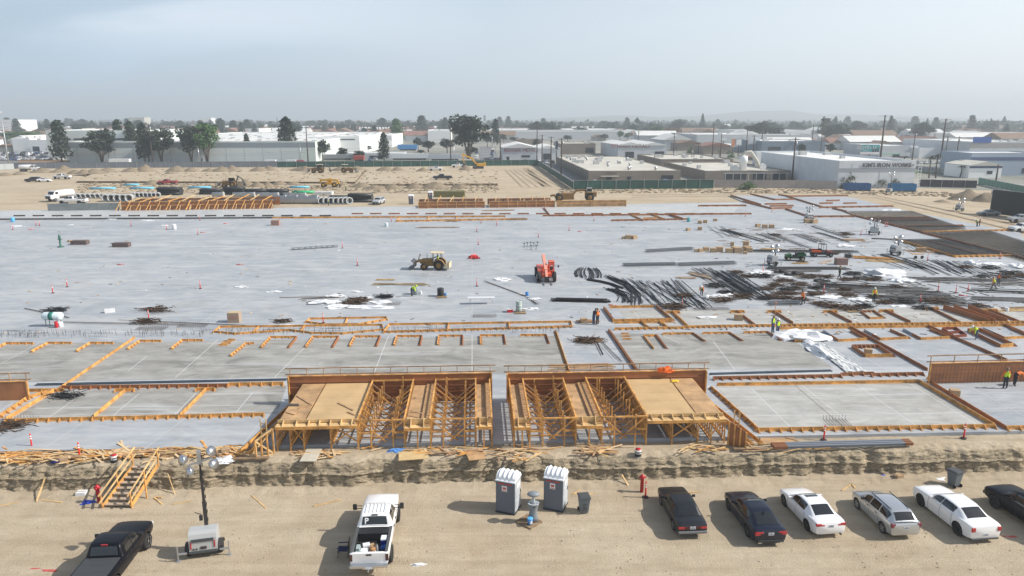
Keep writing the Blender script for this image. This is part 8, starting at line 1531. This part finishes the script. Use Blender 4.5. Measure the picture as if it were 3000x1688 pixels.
# ---- fences and walls
def fence(pts,h,m,label,name='screened_fence',post=3.0,cat='fence',z=GZ,pm=None,cap=False):
    P=[at(*p,z) for p in pts]; t=thing(name,label,cat,P[0],0,'fences around the site')
    for a,b in zip(P[:-1],P[1:]):
        a=a-P[0]; b=b-P[0]; pt('screen_panel',m,t,lambda q:q.beam(a+V((0,0,h/2+.05)),b+V((0,0,h/2+.05)),.06,h-.1),0); n=max(1,int((b-a).length/post))
        for i in range(0,n,1 if n<60 else 2): c=a.lerp(b,i/n); pt('post',pm or ALLOY,t,lambda q:q.beam(c+V((0,-.08,0)),c+V((0,-.08,h+.25)),.09,.09),0)
        pt('top_rail',pm or ALLOY,t,lambda q:q.beam(a+V((0,-.06,h)),b+V((0,-.06,h)),.06,.06),0)
    return t
GS=mat('grey_screen',(.17,.19,.22),.8,var=.12,vs=.15); GNS=mat('green_screen',(.02,.075,.06),.7,var=.3,vs=.3); WF=mat('white_screen',(.45,.48,.48),.8)
fence([(-200,506),(42,497)],2.6,WF,'pale fence section at the far left end'); fence([(43,495),(430,492),(812,490)],2.6,GS,'long grey screened fence behind the far dirt piles',post=4); fence([(812,491),(1150,489),(1575,485)],2.6,GNS,'dark green screened fence left of the site corner',post=4); fence([(1575,485),(1680,556)],2.4,GNS,'green screened fence running back diagonally at the corner',post=4); fence([(1680,556),(2090,553)],2.8,GNS,'green screened fence in front of the long low tan building',post=4)
fence([(2092,551),(2330,553),(2450,556)],2.6,mat('block_wall',(.36,.33,.31),.9,var=.1,vs=.4),'plain beige block wall before the brown building',name='block_wall',post=8,cat='wall',pm=MATS['block_wall']); fence([(2690,548),(2860,552)],2.4,mat('dark_slat',(.06,.05,.06),.9,var=.4,vs=.6),'dark slatted fence behind the spoil heap'); fence([(2865,540),(3000,568),(3100,590)],2.2,mat('green_screen2',(.08,.20,.15),.7),'pale green fence along the road at the right edge'); fence([(2898,626),(3080,650)],5.5,mat('black_screen',(.012,.013,.015),.7),'tall black screened fence at the right edge with orange base',post=8); fence([(2690,505),(2830,516)],2.2,mat('weathered_slat',(.22,.24,.25),.9,var=.3,vs=.5),'grey yard fence under the palms')
# ---- poles
PW=mat('pole_wood',(.07,.05,.045),.9); 
def pole(x,yb,yt,label,arms=1,lamp=False,m=PW,r=.24,wide=1.5):
    H=hgt(x,yb,yt,GZ); t=thing('street_lamp' if lamp else 'utility_pole',label,'lamp post' if lamp else 'utility pole',at(x,yb,GZ),0,'poles of the town'); k=1 if yb>440 else 1.5
    pt('shaft',m,t,lambda q:q.tube([(0,0,0),(0,0,H)],[r*1.1*k,r*.7*k],7),0)
    for i in range(arms): pt('crossarm',m,t,lambda q:q.beam((-wide*k,0,H-.5-i*(H*.11)),(wide*k,0,H-.5-i*(H*.11)),.14*k,.16*k),0)
    if lamp: pt('lamp_arm',m,t,lambda q:q.tube([(0,0,H-.3),(-.6,0,H+.3),(-1.8,0,H+.4)],.07,6),0); pt('lamp_head',m,t,lambda q:q.box((-2.1,0,H+.38),(.8,.3,.15)),0)
    elif r<.3 and arms==1: pt('transformer',ALLOY,t,lambda q:q.lathe([(.3,0),(.3,.9),(.001,.95)],8,0,(.5,0,H-2.4)),0)
    return t
for i,(x,yb,yt,ar) in enumerate([(1321,478,366,1),(1466,478,393,0),(1573,477,368,0),(1588,478,395,1),(1614,495,400,1),(1644,514,404,1),(2086,463,363,1),(2110,465,391,0),(2185,455,367,2),(2205,470,396,1),(2230,440,373,0),(2126,400,360,1),(1995,405,350,1),(1973,453,391,1),(2320,530,403,1),(2376,450,365,0),(2578,472,337,3),(2756,465,348,3),(2768,468,398,1),(2672,470,384,1),(2800,478,400,1),(2916,542,482,0),(2625,420,384,0),(2735,422,390,0),(448,480,363,1),(437,478,364,0),(903,478,372,0),(272,400,362,1),(457,400,360,1),(704,400,357,1),(815,398,344,0),(1870,420,384,1),(1916,410,385,1),(2905,580,560,0),(2510,415,380,0),(2640,412,390,0),(2790,415,388,0),(2997,412,390,0)]): pole(x,yb,yt,uniqP('wooden utility pole',x,yb,yt) if 0 else ['wooden utility pole','dark wooden pole','tall brown pole','weathered utility pole'][i%4]+' '+'%s'%(['left of the biggest eucalyptus','by the street corner','tallest beside the site corner','with crossarm right of the site corner pole','with transformer at the car park','nearest the long low tan building','tallest behind the roof machinery','without crossarm behind the roof machinery','with two arms left of the billboard','by the blank billboard','thin one right of the blank billboard','far behind the rust tree','far left of the tall fir','right of the double gables','leaning before the grey block building','before the thin palm','huge, three arms, by the teal billboard','huge, three arms, behind the palm pair','leaning against the huge one by the palms','right of the teal billboard','left of the white gabled office','alone by the right road','far, above the bare field left','far, above the bare field right','behind the dark eucalyptus with crossarm','beside the dark eucalyptus','right of the tallest dense pine','above the left warehouse','above the warehouse roof at left','above the roof middle','far behind the tallest pine','above the double gables left','above the double gables right','short, before the black screen','far behind the teal billboard','far right of the teal billboard','far, before the peach row','far at the right edge'][i]),ar,r=.48 if ar==3 else .29,wide=3.2 if ar==3 else 1.3)
for x,yb,yt,l in [(400,480,428,'curved street lamp before the warehouse, left'),(585,480,430,'curved street lamp before the warehouse, right of the eucalyptus pair'),(882,476,424,'curved street lamp by the round dark trees'),(1442,440,396,'curved street lamp along the street, farther'),(1452,455,415,'curved street lamp along the street, nearer'),(1331,477,424,'street lamp with box beside the biggest eucalyptus'),(90,480,440,'short white lamp by the left car park'),(145,455,425,'white lamp inside the left car park')]: pole(x,yb,yt,l,0,True,ALLOY,.12)
pole(26,482,357,'tall pale steel transmission pole with side arms at the far left',4,False,mat('pale_steel',(.42,.45,.47),.5,.3),.32,2.2)
def wire(a,b,za,zb,sag=1.2):
    q=MB()
    A=at(a[0],a[1],GZ); B=at(b[0],b[1],GZ); A.z=hgt(a[0],a[1],za,GZ)+GZ; B.z=hgt(b[0],b[1],zb,GZ)+GZ; q.tube([A.lerp(B,k/6)-V((0,0,sag*4*(k/6)*(1-k/6))) for k in range(7)],.03,3,0,False); tag(q.build('overhead_wire',[PW]),'thin overhead wire strung between the poles along the site edge','wire','overhead wires between the poles')
for a,b,c,d in [((26,482),(448,480),438,448),((448,480),(903,478),448,440),((903,478),(1321,478),440,405),((26,482),(448,480),442,453),((448,480),(903,478),453,446),((1321,478),(1573,477),405,408),((1573,477),(1644,514),398,408),((2320,530),(2578,472),408,420),((2578,472),(3100,480),345,352)]: wire(a,b,c,d)
# ---- signs
def board(x,yb,y0,y1,w,m,label,txt=None,tm=None,post=MBLK,ts=1,cat='billboard'):
    s=scl(x,yb,GZ); W=w*s; z0=hgt(x,yb,y1,GZ); z1=hgt(x,yb,y0,GZ); t=thing('billboard' if cat=='billboard' else 'sign',label,cat,at(x,yb,GZ),AX); pt('panel',m,t,lambda q:q.bx(-W/2,W/2,-.2,.2,z0,z1),0); pt('post',post,t,lambda q:q.tube([(0,.1,0),(0,.1,z0)],.3,8),0)
    pt('frame',ALLOY,t,lambda q:(q.bx(-W/2-.2,W/2+.2,-.25,.25,z0-.5,z0-.05),q.bx(-W/2-.2,-W/2-.02,-.25,.25,z0,z1)),0)
    if txt: text(txt,ts,tm or WHBAND,'lettering',t,(-W*.18 if cat=='billboard' else 0,-.26,(z0+z1)/2+(z1-z0)*.18),(pi/2,0,0),.02)
    return t,W,z0,z1
t,W,z0,z1=board(2545,470,424,451,56,mat('teal_ad',(.03,.33,.36),.5),'teal health advertisement billboard with three people at right','COVID-19',ts=2.3)
pt('white_strip',WHBAND,t,lambda q:q.bx(-W/2,W/2,-.24,-.205,z0,z0+(z1-z0)*.2),0)
for k in range(3): pt('printed_figure',mat('ad_dark',(.06,.06,.07),.6),t,lambda q:(q.bx(W*(.12+.13*k),W*(.12+.13*k)+W*.09,-.25,-.21,z0+(z1-z0)*.2,z0+(z1-z0)*(.5+.08*(k%2))),q.lathe([(.001,-.02),(W*.038,-.02),(W*.038,.02),(.001,.02)],10,0,(W*(.165+.13*k),-.235,z0+(z1-z0)*(.62+.08*(k%2))),M=Matrix.Rotation(pi/2,3,'X'))),0)
for k in range(2): pt('small_print',WHBAND,t,lambda q:q.bx(-W*.42,-W*(.05+.1*k),-.23,-.205,z0+(z1-z0)*(.30+.12*k),z0+(z1-z0)*(.33+.12*k)),0)
board(2207,450,402,421,34,mat('board_blank',(.55,.60,.62),.6),'pale blank billboard above the roofs right of centre'); board(2146,455,407,429,10,mat('board_orange',(.62,.25,.12),.6),'narrow orange billboard left of the pale one'); board(2162,458,409,424,15,WHBAND,'small white pole sign between the billboards',cat='sign'); board(2650,466,447,455,30,mat('shop_sign',(.45,.48,.5),.5),'rounded grey shop sign under the green tree',cat='sign'); board(1332,480,470,478,11,WHBAND,'small white notice board behind the green fence',cat='sign'); board(1630,478,414,438,7,mat('sign_navy',(.03,.04,.08),.5),'tall narrow dark pole sign near the site corner',cat='sign'); board(2118,440,405,412,18,WHBAND,'white roadside board left of the orange billboard',cat='sign')
t=thing('water_tower','small white tank on a thin frame on the skyline at far left','water tower',at(8,372,GZ),0); s=scl(8,372,GZ); H=hgt(8,372,327,GZ); pt('tank',WHW,t,lambda q:q.lathe([(.001,H-6),(3.4,H-5),(3.4,H-.5),(.001,H)],12),0); pt('frame',GRW,t,lambda q:(q.beam((-2,0,0),(-1.5,0,H-5),.4,.4),q.beam((2,0,0),(1.5,0,H-5),.4,.4)),0)
t=thing('cell_tower','far two tone tower with box head on the centre skyline','tower',at(1421,374,GZ),0); H=hgt(1421,374,338,GZ); s=scl(1421,374,GZ); pt('shaft',WHW,t,lambda q:q.bx(-s*1.5,s*1.5,-1,1,0,H*.6),0); pt('tower_head',mat('tower_dark',(.12,.14,.17),.6),t,lambda q:q.bx(-s*4,s*2,-2,2,H*.55,H),0); pt('white_side',WHW,t,lambda q:q.bx(s*2,s*4,-2,2,H*.6,H),0)
q=MB(); a=V((950,1700,0)); b=V((1900,1500,0)); q.beam(a+V((0,0,17)),b+V((0,0,17)),9,2.2)
for k in range(16): c=a.lerp(b,k/15); q.beam(c,c+V((0,0,16)),3,3)
tag(q.build('viaduct',[GRW]),'long raised highway deck on the hazy skyline at the right','viaduct')
# ---- trailers and parked cars
def trailer(x0,x1,yb,yt,m,label,name='truck_trailer'):
    A=at(x0,yb,GZ); H=hgt(x0,yb,yt,GZ); s=scl(x0,yb,GZ); L0=(x1-x0)*s; t=thing(name,label,'trailer',A,AX); pt('box',m,t,lambda q:q.bx(0,L0,0,2.6,min(1.1,H*.3),H),0); pt('undercarriage',MBLK,t,lambda q:q.bx(L0*.1,L0*.9,.3,2.3,.3,min(1.1,H*.3)),0)
    for f in (.8,.9): pt('wheel',RUBBER,t,lambda q:wheelmb(q,(L0*f,.1,.5),.5,.3),0)
WT=mat('trailer_white',(.68,.70,.71),.5)
for a in [(320,377,482,466,WT,'white box trailer parked behind the grey fence at left'),(776,806,479,469,WT,'short white trailer behind the grey fence, left of the tanker'),(838,866,479,469,WT,'white tank trailer with red tractor, behind the fence'),(1140,1255,470,451,WT,'long pale trailer row left part behind the grass'),(1255,1350,472,452,mat('trailer_grey',(.45,.48,.52),.5),'long grey blue trailer before the biggest eucalyptus'),(1165,1222,442,424,mat('trailer_blue',(.05,.25,.55),.5),'bright blue trailer parked before the trees'),(925,1035,470,453,mat('trailer_dim',(.30,.32,.33),.6),'grey trailers parked under the clipped tree')]: trailer(*a)
for a in [(868,888,480,470,mat('tractor_red',(.30,.02,.06),.4),'dark red truck tractor coupled to the white tank trailer'),(1036,1066,474,456,mat('container_red',(.50,.08,.06),.6),'red container under the low dark tree'),(1875,1895,470,460,WT,'white flat truck in the yard'),(1895,1920,473,460,PC['white'],'white truck in the workshop yard'),(1480,1500,474,466,WT,'small white truck before the lettered workshop')]: trailer(*a,name='truck')
rr=random.Random(9); cols=list(PC); nc=0
def cars(x0,x1,ys,step,place,n=99):
    global nc
    for y in ys:
        x=x0+rr.uniform(0,3)
        while x<x1 and n>0:
            cc=rr.choice(('white','white','silver','grey','black','blue','silver')); fcar(rr.choice(('sedan','suv','wagon','sedan')),cc,x,y,rr.choice((90,-90))+3+rr.uniform(-3,3),cc+' car parked '+place,grp='parked cars '+place); x+=step*rr.uniform(.9,1.6); nc+=1
cars(0,185,(470,464,458,452),11,'in the crowded left car park'); cars(1500,1560,(477,),13,'before the lettered workshop'); cars(1578,1620,(475,480),16,'right of the lettered workshop'); cars(1440,1455,(470,462,454,446,440),20,'along the street edge'); cars(1395,1405,(478,468,459,450,443),20,'at the left of the street'); cars(1812,1990,(484,490),14,'behind the long low tan building'); cars(1740,1760,(540,),30,'before the tan building left'); cars(1800,1980,(541,),24,'before the long low tan building'); cars(2240,2400,(447,441),13,'before the blue grey building'); cars(2120,2400,(402,398),14,'in the far pale lots'); cars(2690,2780,(498,480),14,'in the yard behind the palms'); cars(1060,1110,(466,472),14,'by the slim pine left of the blue trailer'); cars(2400,2700,(417,),16,'above the bare field')
# ================================================================ haze
hz = MB(); hz.bx(-5200, 5200, -60, 6300, -4, 150); h = hz.build('haze', [], loc=(0,0,0))
hm = bpy.data.materials.new('haze_air'); hm.use_nodes = True; t = hm.node_tree; t.nodes.clear()
ho = t.nodes.new('ShaderNodeOutputMaterial'); hv = t.nodes.new('ShaderNodeVolumePrincipled')
hv.inputs['Color'].default_value = (.87, .95, 1, 1); hv.inputs['Density'].default_value = HAZE; hv.inputs['Anisotropy'].default_value = 0.15
t.links.new(hv.outputs['Volume'], ho.inputs['Volume']); h.data.materials.append(hm); h['kind'] = 'stuff'
